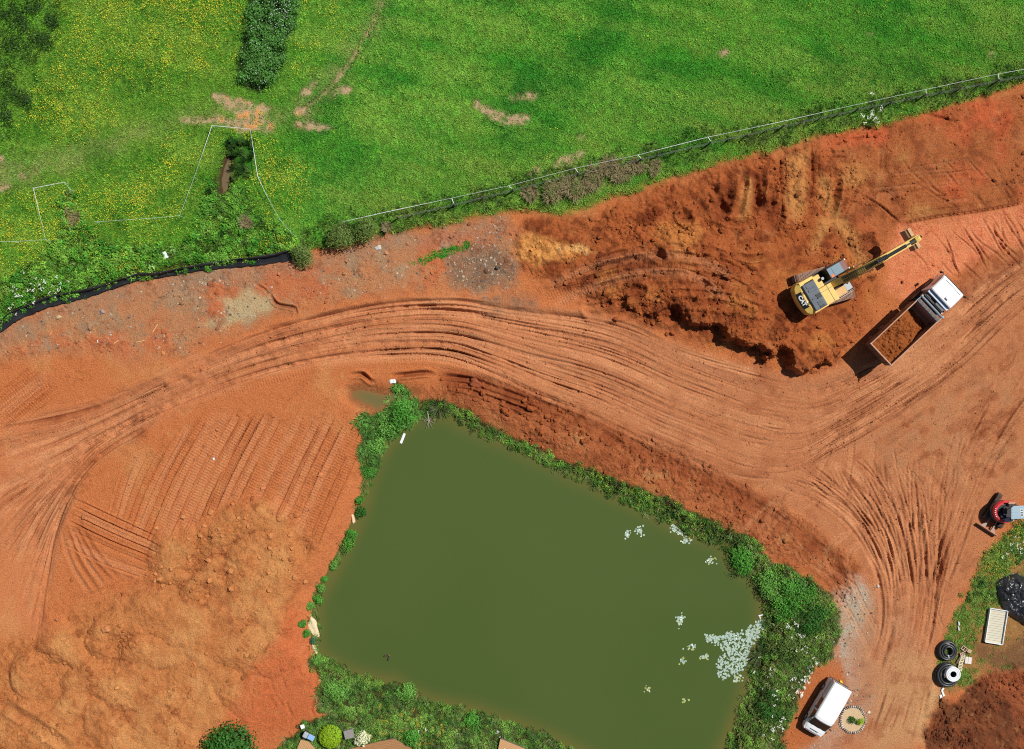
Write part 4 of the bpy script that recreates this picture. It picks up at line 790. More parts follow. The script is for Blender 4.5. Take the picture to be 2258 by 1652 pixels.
# ================================================================== machines and vehicles
class MB:
    """collects shapes into one mesh"""
    def __init__(s): s.bm = bmesh.new()
    def _xf(s, vs, c, rot):
        M = Matrix.Translation(Vector(c)) @ (Matrix.Rotation(rot[2], 4, 'Z') @ Matrix.Rotation(rot[1], 4, 'Y') @ Matrix.Rotation(rot[0], 4, 'X'))
        for v in vs: v.co = M @ v.co
    def box(s, c, d, rot=(0, 0, 0), bev=0.0, seg=2, taper=None):
        vs = bmesh.ops.create_cube(s.bm, size=1.0)['verts']
        for v in vs:
            if taper and v.co.z > 0: v.co.x *= taper[0]; v.co.y *= taper[1]
            v.co = Vector((v.co.x * d[0], v.co.y * d[1], v.co.z * d[2]))
        if bev:
            es = list({e for v in vs for e in v.link_edges})
            r = bmesh.ops.bevel(s.bm, geom=es, offset=bev, segments=seg, affect='EDGES', profile=0.5)
            vs = list({v for f in r['faces'] for v in f.verts} | {v for v in vs if v.is_valid})
        s._xf(vs, c, rot); return s
    def cyl(s, p0, p1, r, seg=12, r2=None):
        p0, p1 = Vector(p0), Vector(p1); d = p1 - p0
        vs = bmesh.ops.create_cone(s.bm, cap_ends=True, segments=seg, radius1=r, radius2=r if r2 is None else r2, depth=d.length)['verts']
        M = Matrix.Translation((p0 + p1) / 2) @ d.to_track_quat('Z', 'Y').to_matrix().to_4x4()
        for v in vs: v.co = M @ v.co
        return s
    def tube(s, path, r, seg=6, closed=False):
        P = [Vector(p) for p in path]; n = len(P); rings = []
        for i, p in enumerate(P):
            a = P[(i - 1) % n] if closed or i else P[0]; b = P[(i + 1) % n] if closed or i < n - 1 else P[-1]
            t = (b - a).normalized() if (b - a).length > 1e-9 else Vector((0, 0, 1))
            u = t.cross(Vector((0, 0, 1)) if abs(t.z) < 0.95 else Vector((1, 0, 0))).normalized(); w = t.cross(u)
            rr = r[i] if isinstance(r, (list, tuple)) else r
            rings.append([s.bm.verts.new(p + (u * math.cos(k * 2 * math.pi / seg) + w * math.sin(k * 2 * math.pi / seg)) * rr) for k in range(seg)])
        for i in range(n if closed else n - 1):
            A, B = rings[i], rings[(i + 1) % n]
            for k in range(seg): s.bm.faces.new((A[k], A[(k + 1) % seg], B[(k + 1) % seg], B[k]))
        if not closed: s.bm.faces.new(rings[0][::-1]); s.bm.faces.new(rings[-1])
        return s
    def side(s, prof, y0, y1, bev=0.0):
        """profile in x,z pulled from y0 to y1"""
        a = [s.bm.verts.new((x, y0, z)) for x, z in prof]; b = [s.bm.verts.new((x, y1, z)) for x, z in prof]; n = len(a)
        fs = [s.bm.faces.new(a), s.bm.faces.new(b[::-1])] + [s.bm.faces.new((a[i], b[i], b[(i + 1) % n], a[(i + 1) % n])) for i in range(n)]
        bmesh.ops.recalc_face_normals(s.bm, faces=fs)
        if bev: bmesh.ops.bevel(s.bm, geom=list({e for f in fs for e in f.edges}), offset=bev, segments=2, affect='EDGES', profile=0.5)
        return s
    def plan(s, poly, z0, z1, bev=0.0):
        a = [s.bm.verts.new((x, y, z0)) for x, y in poly]; b = [s.bm.verts.new((x, y, z1)) for x, y in poly]; n = len(a)
        fs = [s.bm.faces.new(a), s.bm.faces.new(b[::-1])] + [s.bm.faces.new((a[i], b[i], b[(i + 1) % n], a[(i + 1) % n])) for i in range(n)]
        bmesh.ops.recalc_face_normals(s.bm, faces=fs)
        if bev: bmesh.ops.bevel(s.bm, geom=list({e for f in fs for e in f.edges}), offset=bev, segments=2, affect='EDGES', profile=0.5)
        return s
    def rings(s, rows, cap=True, closed=False):
        """loft rows of points"""
        R_ = [[s.bm.verts.new(p) for p in row] for row in rows]; n = len(R_[0]); fs = []
        for i in range(len(R_) - 1):
            for k in range(n if closed else n - 1):
                fs.append(s.bm.faces.new((R_[i][k], R_[i][(k + 1) % n], R_[i + 1][(k + 1) % n], R_[i + 1][k])))
        if cap: fs += [s.bm.faces.new(R_[0][::-1]), s.bm.faces.new(R_[-1])]
        bmesh.ops.recalc_face_normals(s.bm, faces=fs); return s
    def out(s, name, mat, parent=None, smooth=False, loc=None, rot=None):
        me = bpy.data.meshes.new(name); s.bm.to_mesh(me); s.bm.free(); me.materials.append(mat)
        if smooth:
            for p in me.polygons: p.use_smooth = True
        o = link(bpy.data.objects.new(name, me), parent)
        if loc: o.location = loc
        if rot: o.rotation_euler = rot
        return o
def copy_tree(o, parent=None):
    c = o.copy(); COL.objects.link(c); c.parent = parent
    for ch in o.children: copy_tree(ch, c)
    return c
DUST = tuple(lin(186, 120, 80, 0.75))
M_YEL = plain('machine_yellow', lin(238, 204, 106, 0.88), 0.45, dirt=DUST, dirt_amt=0.35, scale=2.0)
M_BLK = plain('black_paint', (0.014, 0.015, 0.017), 0.5); M_SLATE = plain('slate_grey_panel', lin(78, 90, 102, 0.8), 0.5, dirt=(0.25, 0.22, 0.2), dirt_amt=0.2, scale=3)
M_VENT = plain('dark_vent', (0.03, 0.034, 0.04), 0.6); M_STEEL = plain('worn_steel', lin(176, 160, 150, 0.75), 0.45, 0.3, dirt=DUST, dirt_amt=0.4, scale=5)
M_CHROME = plain('chrome_rod', (0.7, 0.72, 0.76), 0.15, 1.0); M_GLASS = plain('tinted_glass', (0.02, 0.03, 0.035), 0.08, spec=0.7); M_HOSE = plain('rubber_hose', (0.02, 0.02, 0.022), 0.55)
M_SKY = plain('cab_roof_hatch', lin(126, 150, 164, 0.8), 0.25, spec=0.6); M_PINKGL = plain('dusty_roof_glass', lin(150, 118, 120, 0.7), 0.2, dirt=DUST, dirt_amt=0.35, scale=4)
M_ORANGE = plain('orange_plastic', lin(244, 120, 50, 0.85), 0.5); M_WHT = plain('white_paint', lin(244, 246, 248, 0.9), 0.3, var=0.03); M_LETTER = plain('white_lettering', (0.8, 0.8, 0.8), 0.5)
M_SHOE = plain('track_steel', lin(170, 146, 134, 0.7), 0.6, 0.2, var=0.25, dirt=DUST, dirt_amt=0.5, scale=6); M_RUB = plain('tyre_rubber', (0.022, 0.02, 0.019), 0.85, dirt=DUST, dirt_amt=0.35, scale=4)
M_DUSTY = plain('dusty_steel', lin(206, 160, 130, 0.75), 0.7, dirt=DUST, dirt_amt=0.5, scale=4); M_GREYP = plain('light_grey_panel', lin(176, 184, 192, 0.8), 0.45)
M_BUCK = plain('dusty_bucket', lin(206, 166, 124, 0.8), 0.7, dirt=DUST, dirt_amt=0.4, scale=3); M_REDP = plain('machine_red', lin(206, 44, 50, 0.8), 0.4, dirt=DUST, dirt_amt=0.12, scale=3); M_LAMP = plain('lamp_glass', (0.8, 0.8, 0.78), 0.1)

def text_mesh(body, size, depth, mat, name, parent, loc, rot, bold=0.02, sx=1.0):
    cu = bpy.data.curves.new(name, 'FONT'); cu.body = body; cu.size = size; cu.extrude = depth; cu.offset = bold; cu.align_x = 'CENTER'; cu.align_y = 'CENTER'; cu.resolution_u = 3
    tmp = bpy.data.objects.new('tmp_text', cu); COL.objects.link(tmp)
    bpy.context.view_layer.update()
    me = bpy.data.meshes.new_from_object(tmp.evaluated_get(bpy.context.evaluated_depsgraph_get()))
    bpy.data.objects.remove(tmp); bpy.data.curves.remove(cu)
    me.name = name; me.materials.clear(); me.materials.append(mat)
    o = link(bpy.data.objects.new(name, me), parent); o.location = loc; o.rotation_euler = rot; o.scale = (sx, 1, 1); return o

def crawler(parent, yc, L, wd, hgt, rot, shoe_pitch, z0=0.0, mat=M_SHOE, name='track'):
    """one endless track: a frame with wheels, and its shoes as pieces"""
    r = hgt / 2; half = L / 2 - r
    m = MB(); pr = []
    for k in range(13): a = -math.pi / 2 + math.pi * k / 12; pr.append((half + math.cos(a) * (r - 0.06), z0 + r + math.sin(a) * (r - 0.06)))
    for k in range(13): a = math.pi / 2 + math.pi * k / 12; pr.append((-half + math.cos(a) * (r - 0.06), z0 + r + math.sin(a) * (r - 0.06)))
    m.side(pr, yc - wd * 0.36, yc + wd * 0.36)
    for x in (-half, half): m.cyl((x, yc - wd * 0.46, z0 + r), (x, yc + wd * 0.46, z0 + r), r * 0.72, 16)
    for k in range(5):
        x = -half + (k + 0.5) * 2 * half / 5; m.cyl((x, yc - wd * 0.44, z0 + 0.2), (x, yc + wd * 0.44, z0 + 0.2), 0.14, 10)
    t = m.out(name, M_BLK, parent, rot=(0, 0, rot))
    sh = MB(); sh.box((0, 0, 0), (shoe_pitch * 0.86, wd, 0.035)); sh.box((shoe_pitch * 0.22, 0, 0.035), (0.03, wd * 0.98, 0.05)); sh.box((-shoe_pitch * 0.2, 0, 0.03), (0.025, wd * 0.98, 0.035))
    sme = None; per = 4 * half + 2 * math.pi * (r - 0.03); n = int(per / shoe_pitch)
    for k in range(n):
        u = k * per / n; rr = r - 0.03
        if u < 2 * half: x, z, a = -half + u, z0 + hgt - 0.03, 0
        elif u < 2 * half + math.pi * rr: q = (u - 2 * half) / rr; x, z, a = half + math.sin(q) * rr, z0 + r + math.cos(q) * rr, q
        elif u < 4 * half + math.pi * rr: q = u - 2 * half - math.pi * rr; x, z, a = half - q, z0 + 0.03, math.pi
        else: q = (u - 4 * half - math.pi * rr) / rr; x, z, a = -half - math.sin(q) * rr, z0 + r - math.cos(q) * rr, math.pi + q
        if sme is None: o = sh.out('track_shoe', mat, t); sme = o.data
        else: o = link(bpy.data.objects.new('track_shoe', sme), t)
        o.location = (x, yc, z); o.rotation_euler = (0, a, 0)
    return t

# ------------------------------------------------------------------ yellow excavator
def excavator():
    t = empty('excavator', (*EXC_C, z_exc), R(30.2), 'large yellow tracked excavator reaching its bucket over the red soil', 'excavator')
    rt = R(-14)
    m = MB(); m.box((0, 0, 0.62), (2.6, 2.0, 0.4), (0, 0, rt), 0.05); m.cyl((0, 0, 0.8), (0, 0, 1.15), 0.75, 24); m.out('undercarriage', M_BLK, t)
    for s in (-1, 1): crawler(t, s * 1.3, 4.7, 0.62, 0.98, rt, 0.2)
    m = MB(); m.plan([(-2.1, -1.4), (1.85, -1.4), (1.85, -0.5), (1.3, -0.45), (1.3, 0.3), (1.9, 0.34), (1.9, 1.36), (-2.1, 1.4)], 1.14, 1.34, 0.03); m.out('deck', M_BLK, t)
    # counterweight with a sloping rear face
    rows = []
    for k in range(17):
        y = -1.47 + 2.94 * k / 16; q = abs(y) / 1.47; xr = -3.0 + 0.28 * q ** 2 + (0.32 * max(0, q - 0.82) / 0.18 if q > 0.82 else 0)
        dz = 0.10 * max(0, q - 0.85) / 0.15
        rows.append([(-1.9, y, 1.15), (-1.9, y, 2.72 - dz), (xr + 0.58, y, 2.72 - dz), (xr + 0.10, y, 2.46 - dz), (xr, y, 2.25 - dz), (xr + 0.02, y, 1.3), (xr + 0.14, y, 1.12)])
    m = MB(); m.rings(rows, closed=True); cwt = m.out('counterweight', M_YEL, t)
    pan = MB(); pan.rings([[(xr_ + 0.52, y, 2.70), (xr_ + 0.14, y, 2.495), (xr_ + 0.075, y, 2.43)] for y, xr_ in [(y, -3.0 + 0.28 * (abs(y) / 1.47) ** 2) for y in (-0.72, -0.36, 0, 0.36, 0.72)]], cap=False)
    bmesh.ops.translate(pan.bm, verts=pan.bm.verts, vec=(-0.012, 0, 0.02)); panel = pan.out('rear_panel', M_BLK, cwt)
    text_mesh('CAT', 0.46, 0.006, M_LETTER, 'lettering', cwt, (-2.68, 0, 2.628), (R(0), R(-29), R(-90)), 0.022, 1.05).rotation_euler = (Matrix.Rotation(R(-28), 4, 'Y') @ Matrix.Rotation(R(-90), 4, 'Z')).to_euler()
    for y in (-0.45, 0.5):
        MB().tube([(-2.32, y - 0.1, 2.72), (-2.32, y - 0.1, 2.8), (-2.32, y + 0.1, 2.8), (-2.32, y + 0.1, 2.72)], 0.018, 5).out('lifting_eye', M_BLK, cwt)
    MB().cyl((-2.42, -0.28, 2.7), (-2.42, -0.28, 2.8), 0.06, 10).out('filler_cap', M_WHT, cwt)
    # engine hood
    m = MB(); m.box((-1.62, -0.1, 2.780), (1.12, 2.42, 0.3), bev=0.08, seg=3); hood = m.out('engine_hood', M_SLATE, t)
    m = MB()
    for k in range(2): m.box((-1.62, 0.42 + 0.36 * k, 2.950), (0.62, 0.26, 0.06), bev=0.02)
    for k in range(3): m.box((-1.5, -0.72 - 0.16 * k, 2.950), (0.5, 0.10, 0.06), bev=0.02)
    m.box((-1.72, -0.3, 2.950), (0.5, 0.16, 0.05), bev=0.02); m.out('hood_louvre', M_SLATE, hood)
    m = MB(); m.box((-1.36, -0.28, 2.960), (0.42, 0.40, 0.07), bev=0.01); m.out('intake_grille', M_VENT, hood)
    m = MB(); m.box((-1.5, -1.16, 2.945), (0.42, 0.16, 0.05), bev=0.01); m.out('hood_vent', M_VENT, hood)
    # yellow housings
    m = MB(); m.box((-1.6, -1.35, 2.02), (1.3, 0.16, 1.36), bev=0.03); m.box((-1.6, 1.28, 2.02), (1.3, 0.26, 1.36), bev=0.03); m.box((-0.45, -0.62, 1.95), (1.15, 1.55, 1.25), bev=0.04); m.box((-0.7, 0.72, 1.9), (0.62, 1.1, 1.2), bev=0.04); m.out('housing', M_YEL, t); m = MB(); m.box((-0.3, -0.62, 2.585), (0.02, 1.5, 0.02)); m.box((-0.45, -0.2, 2.585), (1.1, 0.02, 0.02)); m.out('panel_seam', M_VENT, t)
    m = MB(); m.box((0.62, -1.0, 1.66), (1.05, 0.72, 0.72), bev=0.03); m.out('fuel_tank', plain('dusty_yellow', lin(232, 190, 120, 0.8), 0.6, dirt=DUST, dirt_amt=0.5, scale=4), t)
    m = MB(); m.box((1.48, -0.92, 1.54), (0.56, 0.62, 0.5), bev=0.03); m.out('tool_box', M_GREYP, t)
    m = MB()
    for y in (-1.42, -1.3): m.tube([(-0.1, y, 1.5), (-0.1, y, 2.35), (1.5, y, 2.2), (1.85, y, 1.75), (1.85, y, 1.3)], 0.022, 6)
    m.tube([(0.9, -1.42, 1.4), (0.9, -1.42, 2.25)], 0.02, 5); m.out('handrail', M_STEEL, t)
    m = MB(); m.cyl((-0.35, 0.78, 2.15), (-0.35, 0.78, 2.85), 0.13, 14); m.out('exhaust_stack', M_BLK, t); MB().cyl((-0.35, 0.78, 2.85), (-0.35, 0.78, 2.89), 0.12, 14).out('exhaust_cap', M_GREYP, t)
    # cab
    m = MB(); m.side([(0.18, 1.34), (1.95, 1.34), (2.05, 1.8), (1.86, 2.92), (0.26, 2.98), (0.14, 2.4)], 0.36, 1.34, 0.05); cab = m.out('cab', M_BLK, t)
    m = MB(); m.box((0.85, 0.85, 2.99), (1.22, 0.88, 0.08), bev=0.03); roof = m.out('cab_roof', M_SKY, cab)
    m = MB(); m.box((0.95, 0.85, 3.04), (0.62, 0.8, 0.03), bev=0.01); m.out('roof_hatch', M_SKY, roof)
    m = MB(); m.box((1.66, 0.85, 2.96), (0.46, 0.84, 0.05), bev=0.015); m.out('roof_window', M_PINKGL, cab)
    m = MB(); m.box((0.45, 0.55, 3.05), (0.30, 0.22, 0.05), bev=0.015); m.out('beacon_base', M_ORANGE, cab)
    m = MB(); m.side([(1.99, 1.9), (1.87, 2.86), (1.885, 2.86), (2.005, 1.9)], 0.45, 1.25); m.out('windscreen', M_GLASS, cab)
    m = MB(); m.box((1.05, 1.352, 2.35), (1.2, 0.012, 0.9), bev=0.004); m.out('side_window', M_GLASS, cab)
    m = MB(); m.tube([(1.9, 1.3, 2.8), (2.1, 1.55, 2.85)], 0.02, 5); m.box((2.12, 1.58, 2.75), (0.06, 0.22, 0.32), bev=0.02); m.out('mirror', M_BLK, cab)
    for y in (0.45, 1.25): MB().box((1.98, y, 2.9), (0.1, 0.14, 0.1), bev=0.02).out('work_lamp', M_LAMP, cab)
    # boom, stick, bucket
    yb = -0.12
    m = MB(); m.side([(0.1, 1.65), (0.5, 1.55), (2.2, 3.55), (3.9, 4.85), (7.2, 5.35), (7.32, 5.62), (7.0, 5.72), (3.8, 5.55), (2.0, 4.25), (0.15, 2.05)], yb - 0.27, yb + 0.27, 0.03); boom = m.out('boom', M_YEL, t)
    m = MB(); m.side([(0.35, 1.95), (0.62, 1.8), (1.35, 2.85), (1.1, 3.05)], yb - 0.2, yb + 0.2); m.out('boom_foot', M_BLK, boom)
    m = MB()
    for k, y in enumerate((-0.22, -0.13, -0.04, 0.06, 0.15, 0.23)):
        m.tube([(0.9, yb + y, 3.2), (1.9, yb + y, 4.32), (2.6, yb + y * 0.95, 4.9), (3.7, yb + y * 0.9, 5.62), (4.3, yb + y * 0.7, 5.72)], 0.028, 5)
    m.out('hydraulic_hose', M_HOSE, boom)
    for s in (-1, 1):
        m = MB(); m.cyl((1.35, yb + s * 0.42, 1.5), (2.35, yb + s * 0.42, 3.0), 0.11, 12); cyl = m.out('boom_cylinder', M_YEL, t)
        MB().cyl((2.35, yb + s * 0.42, 3.0), (3.25, yb + s * 0.42, 4.35), 0.06, 10).out('cylinder_rod', M_CHROME, cyl)
    m = MB(); m.cyl((3.5, yb, 5.72), (5.9, yb, 5.98), 0.135, 14); m.cyl((3.4, yb - 0.14, 5.7), (3.4, yb + 0.14, 5.7), 0.1, 10); ac = m.out('stick_cylinder', M_BLK, t)
    MB().cyl((5.9, yb, 5.98), (6.9, yb, 6.09), 0.07, 10).out('cylinder_rod', M_CHROME, ac)
    m = MB(); m.side([(6.72, 6.2), (7.05, 6.3), (7.35, 5.7), (7.82, 3.35), (7.75, 2.95), (7.52, 2.98), (7.05, 5.1), (6.9, 5.6)], yb - 0.2, yb + 0.2, 0.03); stick = m.out('stick', M_YEL, t)
    m = MB(); m.cyl((7.45, yb, 5.5), (7.85, yb, 4.1), 0.1, 12); m.out('bucket_cylinder', M_BLK, stick)
    m = MB(); m.tube([(7.75, yb, 4.1), (8.0, yb, 3.5), (7.75, yb, 2.95)], 0.07, 6); m.out('bucket_link', M_STEEL, stick)
    out_ = []; W2 = 0.92
    prof = [(7.95, 2.95), (7.72, 3.0), (7.5, 2.85), (7.38, 2.5), (7.36, 2.15), (7.46, 1.92)]; inner = [(7.49, 1.94), (7.40, 2.16), (7.42, 2.48), (7.53, 2.81), (7.73, 2.95), (7.93, 2.91)]
    m = MB(); rows = [[(x, y, z) for x, z in prof + inner] for y in (yb - W2, yb + W2)]; m.rings(rows, closed=True, cap=True)
    buck = m.out('bucket', M_BUCK, t)
    m = MB(); m.box((7.83, yb, 3.0), (0.3, 1.84, 0.05), (0, R(12), 0), bev=0.01); m.out('bucket_top_plate', M_BUCK, buck)
    m = MB(); m.box((7.5, yb, 1.88), (0.24, 1.9, 0.04), (0, R(35), 0)); m.out('cutting_edge', M_STEEL, buck)
    for s in (-1, 1):
        m = MB(); m.box((7.68, yb + s * 0.16, 3.05), (0.4, 0.06, 0.3), bev=0.02); m.out('bucket_ear', M_BLK, buck)
excavator()

# ------------------------------------------------------------------ tipper lorry
def truck():
    t = empty('tipper_lorry', (*TRUCK_C, z_truck), math.atan2(5.9, 6.27), 'white cabbed tipper lorry parked on the haul road, body part filled with soil', 'lorry')
    m = MB()
    for y in (-0.42, 0.42): m.box((0, y, 0.95), (8.0, 0.12, 0.3))
    for x in (-3.8, -1.5, 0.5, 2.0, 3.6): m.box((x, 0, 0.95), (0.15, 0.8, 0.2))
    m.out('chassis', M_BLK, t)
    wm = MB(); wm.rings([[(math.cos(a) * r, y, math.sin(a) * r) for a in [k * 2 * math.pi / 20 for k in range(20)]] for r, y in ((0.3, -0.15), (0.46, -0.16), (0.51, -0.1), (0.51, 0.1), (0.46, 0.16), (0.3, 0.15))], closed=True)
    proto_w = None
    for x in (3.25, 1.75, -2.15, -3.45):
        for s in (-1, 1):
            if proto_w is None:
                w = wm.out('wheel', M_RUB, t, True); h = MB(); h.cyl((0, -0.17, 0), (0, 0.17, 0), 0.26, 12); h.out('hub', M_STEEL, w); proto_w = w
            else: w = copy_tree(proto_w, t)
            w.location = (x, s * 1.06, 0.51)
    m = MB()
    for x in (3.25, 1.75): 
        for s in (-1, 1): m.side([(x + math.cos(a) * 0.62, 0.5 + math.sin(a) * 0.62) for a in [math.pi * k / 8 for k in range(9)]] + [(x - 0.56, 0.5), (x + 0.56, 0.5)][:0], s * 1.06 - 0.18, s * 1.06 + 0.18)
    m.out('mudguard', M_BLK, t)
    # cab
    rows = []
    for x, zb, zt, wy, rr in ((4.28, 0.55, 1.5, 1.05, 0.1), (4.32, 0.6, 1.75, 1.16, 0.1), (4.22, 0.6, 2.4, 1.19, 0.12), (4.1, 0.6, 2.82, 1.18, 0.2), (3.85, 0.6, 3.02, 1.17, 0.22), (3.3, 0.6, 3.08, 1.18, 0.2), (2.52, 0.6, 3.08, 1.18, 0.2), (2.44, 0.6, 3.03, 1.16, 0.2)):
        rows.append([(x, -wy, zb), (x, -wy, zt - rr), (x, -wy + rr * 0.35, zt - rr * 0.35), (x, -wy + rr, zt), (x, wy - rr, zt), (x, wy - rr * 0.35, zt - rr * 0.35), (x, wy, zt - rr), (x, wy, zb)])
    m = MB(); m.rings(rows, closed=True); cab = m.out('cab', M_WHT, t)
    m = MB(); m.box((3.82, -0.02, 3.045), (0.03, 1.7, 0.02)); m.out('roof_seam', M_VENT, cab)
    m = MB(); m.box((2.82, -0.32, 3.16), (0.24, 0.3, 0.18), bev=0.03); m.tube([(2.98, -0.55, 3.1), (2.98, -0.12, 3.1)], 0.012, 4); m.out('roof_vent', M_WHT, cab)
    m = MB(); m.box((4.27, 0, 2.25), (0.04, 2.16, 0.85), (0, R(-9), 0), bev=0.01); m.out('windscreen', M_GLASS, cab)
    for s in (-1, 1):
        m = MB(); m.box((3.45, s * 1.192, 2.3), (0.95, 0.02, 0.7), bev=0.006); m.out('side_window', M_GLASS, cab)
        m = MB(); m.tube([(4.1, s * 1.15, 2.6), (4.25, s * 1.42, 2.62), (4.25, s * 1.42, 2.0)], 0.02, 5); m.box((4.22, s * 1.45, 2.3), (0.1, 0.2, 0.5), bev=0.03); m.out('mirror', M_BLK, cab)
        MB().box((4.33, s * 0.9, 0.95), (0.06, 0.4, 0.22), bev=0.03).out('headlight', M_LAMP, cab)
    m = MB(); m.box((4.31, 0, 0.72), (0.12, 2.4, 0.35), bev=0.04); m.out('bumper', M_GREYP, cab)
    # behind the cab
    m = MB(); m.box((2.28, 0.0, 2.7), (0.28, 2.3, 0.16), bev=0.04); m.out('cab_rear_step', plain('shade_tinted_panel', lin(196, 212, 232, 0.8), 0.4), t)  # pale blue puts the shade on the lower cab back into the colour
    m = MB(); m.box((1.95, 0, 1.9), (0.3, 2.2, 1.2), bev=0.04); m.box((1.9, -0.45, 2.56), (0.22, 0.9, 0.08), bev=0.02); m.out('air_cleaner_box', M_BLK, t)
    m = MB(); m.box((1.97, -0.5, 2.6), (0.2, 0.9, 0.16), bev=0.03); m.box((2.0, 0.7, 2.45), (0.16, 0.5, 0.2), bev=0.03); m.out('battery_locker', M_SLATE, t)
    m = MB(); m.cyl((1.72, -1.0, 1.2), (1.72, -1.0, 2.85), 0.07, 10); m.out('exhaust_pipe', M_STEEL, t)
    m = MB(); m.cyl((1.45, -1.2, 2.95), (1.45, 1.2, 2.95), 0.11, 14); sheet = m.out('rolled_sheet', plain('sheet_grey', lin(120, 132, 148, 0.8), 0.5), t)
    for s in (-1, 1): m = MB(); m.tube([(1.45, s * 1.24, 2.95), (1.0, s * 1.26, 2.92), (0.86, s * 1.26, 2.92)], 0.035, 6); m.cyl((1.5, s * 1.18, 2.95), (1.5, s * 1.3, 2.95), 0.12, 10); m.out('sheet_arm', M_GREYP, t)
    # tipping body
    bx0, bx1, fz, tz = -4.3, 0.86, 1.3, 2.9
    m = MB(); m.box(((bx0 + bx1) / 2, 0, fz), (bx1 - bx0, 2.4, 0.1)); m.box((-1.7, 0, 1.15), (5.0, 1.0, 0.2)); m.out('body_floor', M_DUSTY, t)
    for s in (-1, 1):
        m = MB(); m.box(((bx0 + bx1) / 2, s * 1.215, (fz + tz) / 2), (bx1 - bx0, 0.05, tz - fz))
        for k in range(7): m.box((bx0 + 0.2 + k * 0.8, s * 1.255, (fz + tz) / 2 - 0.05), (0.09, 0.05, tz - fz - 0.15), bev=0.01)
        sd_ = m.out('body_side', plain('body_grey', lin(110, 98, 92, 0.8), 0.6, dirt=DUST, dirt_amt=0.4, scale=2), t)
        m = MB(); m.box(((bx0 + bx1) / 2, s * 1.235, tz + 0.02), (bx1 - bx0, 0.1, 0.07), bev=0.015); m.out('top_rail', M_DUSTY, sd_)
    m = MB(); m.box((bx0 - 0.03, 0, (fz + tz) / 2 - 0.02), (0.06, 2.5, tz - fz + 0.05))
    for k in range(4): m.box((bx0 - 0.08, -0.95 + k * 0.63, (fz + tz) / 2), (0.06, 0.08, tz - fz - 0.1), bev=0.01)
    tg = m.out('tailgate', plain('tailgate_grey', lin(104, 92, 86, 0.8), 0.6, dirt=DUST, dirt_amt=0.4, scale=2), t)
    m = MB(); m.box((bx0 - 0.04, 0, tz + 0.02), (0.12, 2.56, 0.08), bev=0.015); m.out('top_rail', M_DUSTY, tg)
    for s in (-1, 1): MB().box((bx0 - 0.04, s * 1.25, tz + 0.06), (0.14, 0.14, 0.1), bev=0.02).out('tailgate_hinge', M_STEEL, tg)
    m = MB(); m.rings([[(0.84, y, 1.3), (0.88, y, 2.7), (0.95, y, 2.92), (1.16, y, 3.04), (1.2, y, 3.0), (0.98, y, 2.86), (0.93, y, 1.3)] for y in (-1.2, -1.1, 1.1, 1.2)], closed=True); hb = m.out('headboard', plain('headboard_grey', lin(150, 146, 142, 0.75), 0.6, dirt=DUST, dirt_amt=0.3, scale=3), t)
    for k in range(6): MB().box((1.02, -0.95 + 0.38 * k, 2.99), (0.2, 0.05, 0.06), (0, R(-30), 0)).out('headboard_rib', M_GREYP, hb)
    # the load, a separate heap lying in the body
    n, k_ = 84, 40; xs = np.linspace(-4.26, 0.5, n); ys = np.linspace(-1.17, 1.17, k_); A, B = np.meshgrid(xs, ys)
    nz = fbm(A.astype(np.float32), B.astype(np.float32), 1.3, 4, 400); nf = fbm(A.astype(np.float32), B.astype(np.float32), 5, 2, 410)
    h = 1.36 + 1.05 * sstep(0.35, -1.0, A + 0.3 * nz + 0.35 * (-B)) * (1 - 0.45 * sstep(-0.2, -1.1, B) * sstep(-3.2, -0.6, A)) + 0.30 * nz + 0.10 * nf
    h = np.clip(h, 1.36, 2.75)
    id_ = np.arange(n * k_).reshape(k_, n); q = np.stack([id_[:-1, :-1], id_[:-1, 1:], id_[1:, 1:], id_[1:, :-1]], -1).reshape(-1, 4)
    me = np_mesh('soil_load', np.stack([A.ravel(), B.ravel(), h.ravel()], 1), q, None, False)
    me.materials.append(plain('loaded_soil', lin(150, 84, 42, 0.78), 0.95, var=0.35, scale=4, bump=0.5, spec=0.1))
    o = link(bpy.data.objects.new('soil_load', me)); o.matrix_world = t.matrix_basis.copy(); o.location = t.location; o.rotation_euler = t.rotation_euler
    tag(o, 'heap of dark red soil lying inside the tipper lorry body', 'soil')
    cme = clod_mesh(77); cme.materials.append(me.materials[0]); r = random.Random(5)
    mb = MB()
    for _ in range(160):
        i = r.randrange(n * k_); p = Vector((A.ravel()[i], B.ravel()[i], h.ravel()[i])); s_ = 0.04 + 0.12 * r.random() ** 2
        vs = bmesh.ops.create_icosphere(mb.bm, subdivisions=1, radius=s_)['verts']
        for v in vs: v.co = v.co * r.uniform(0.75, 1.15) + p
    tag(mb.out('load_clods', me.materials[0], o), kind='stuff')
truck()

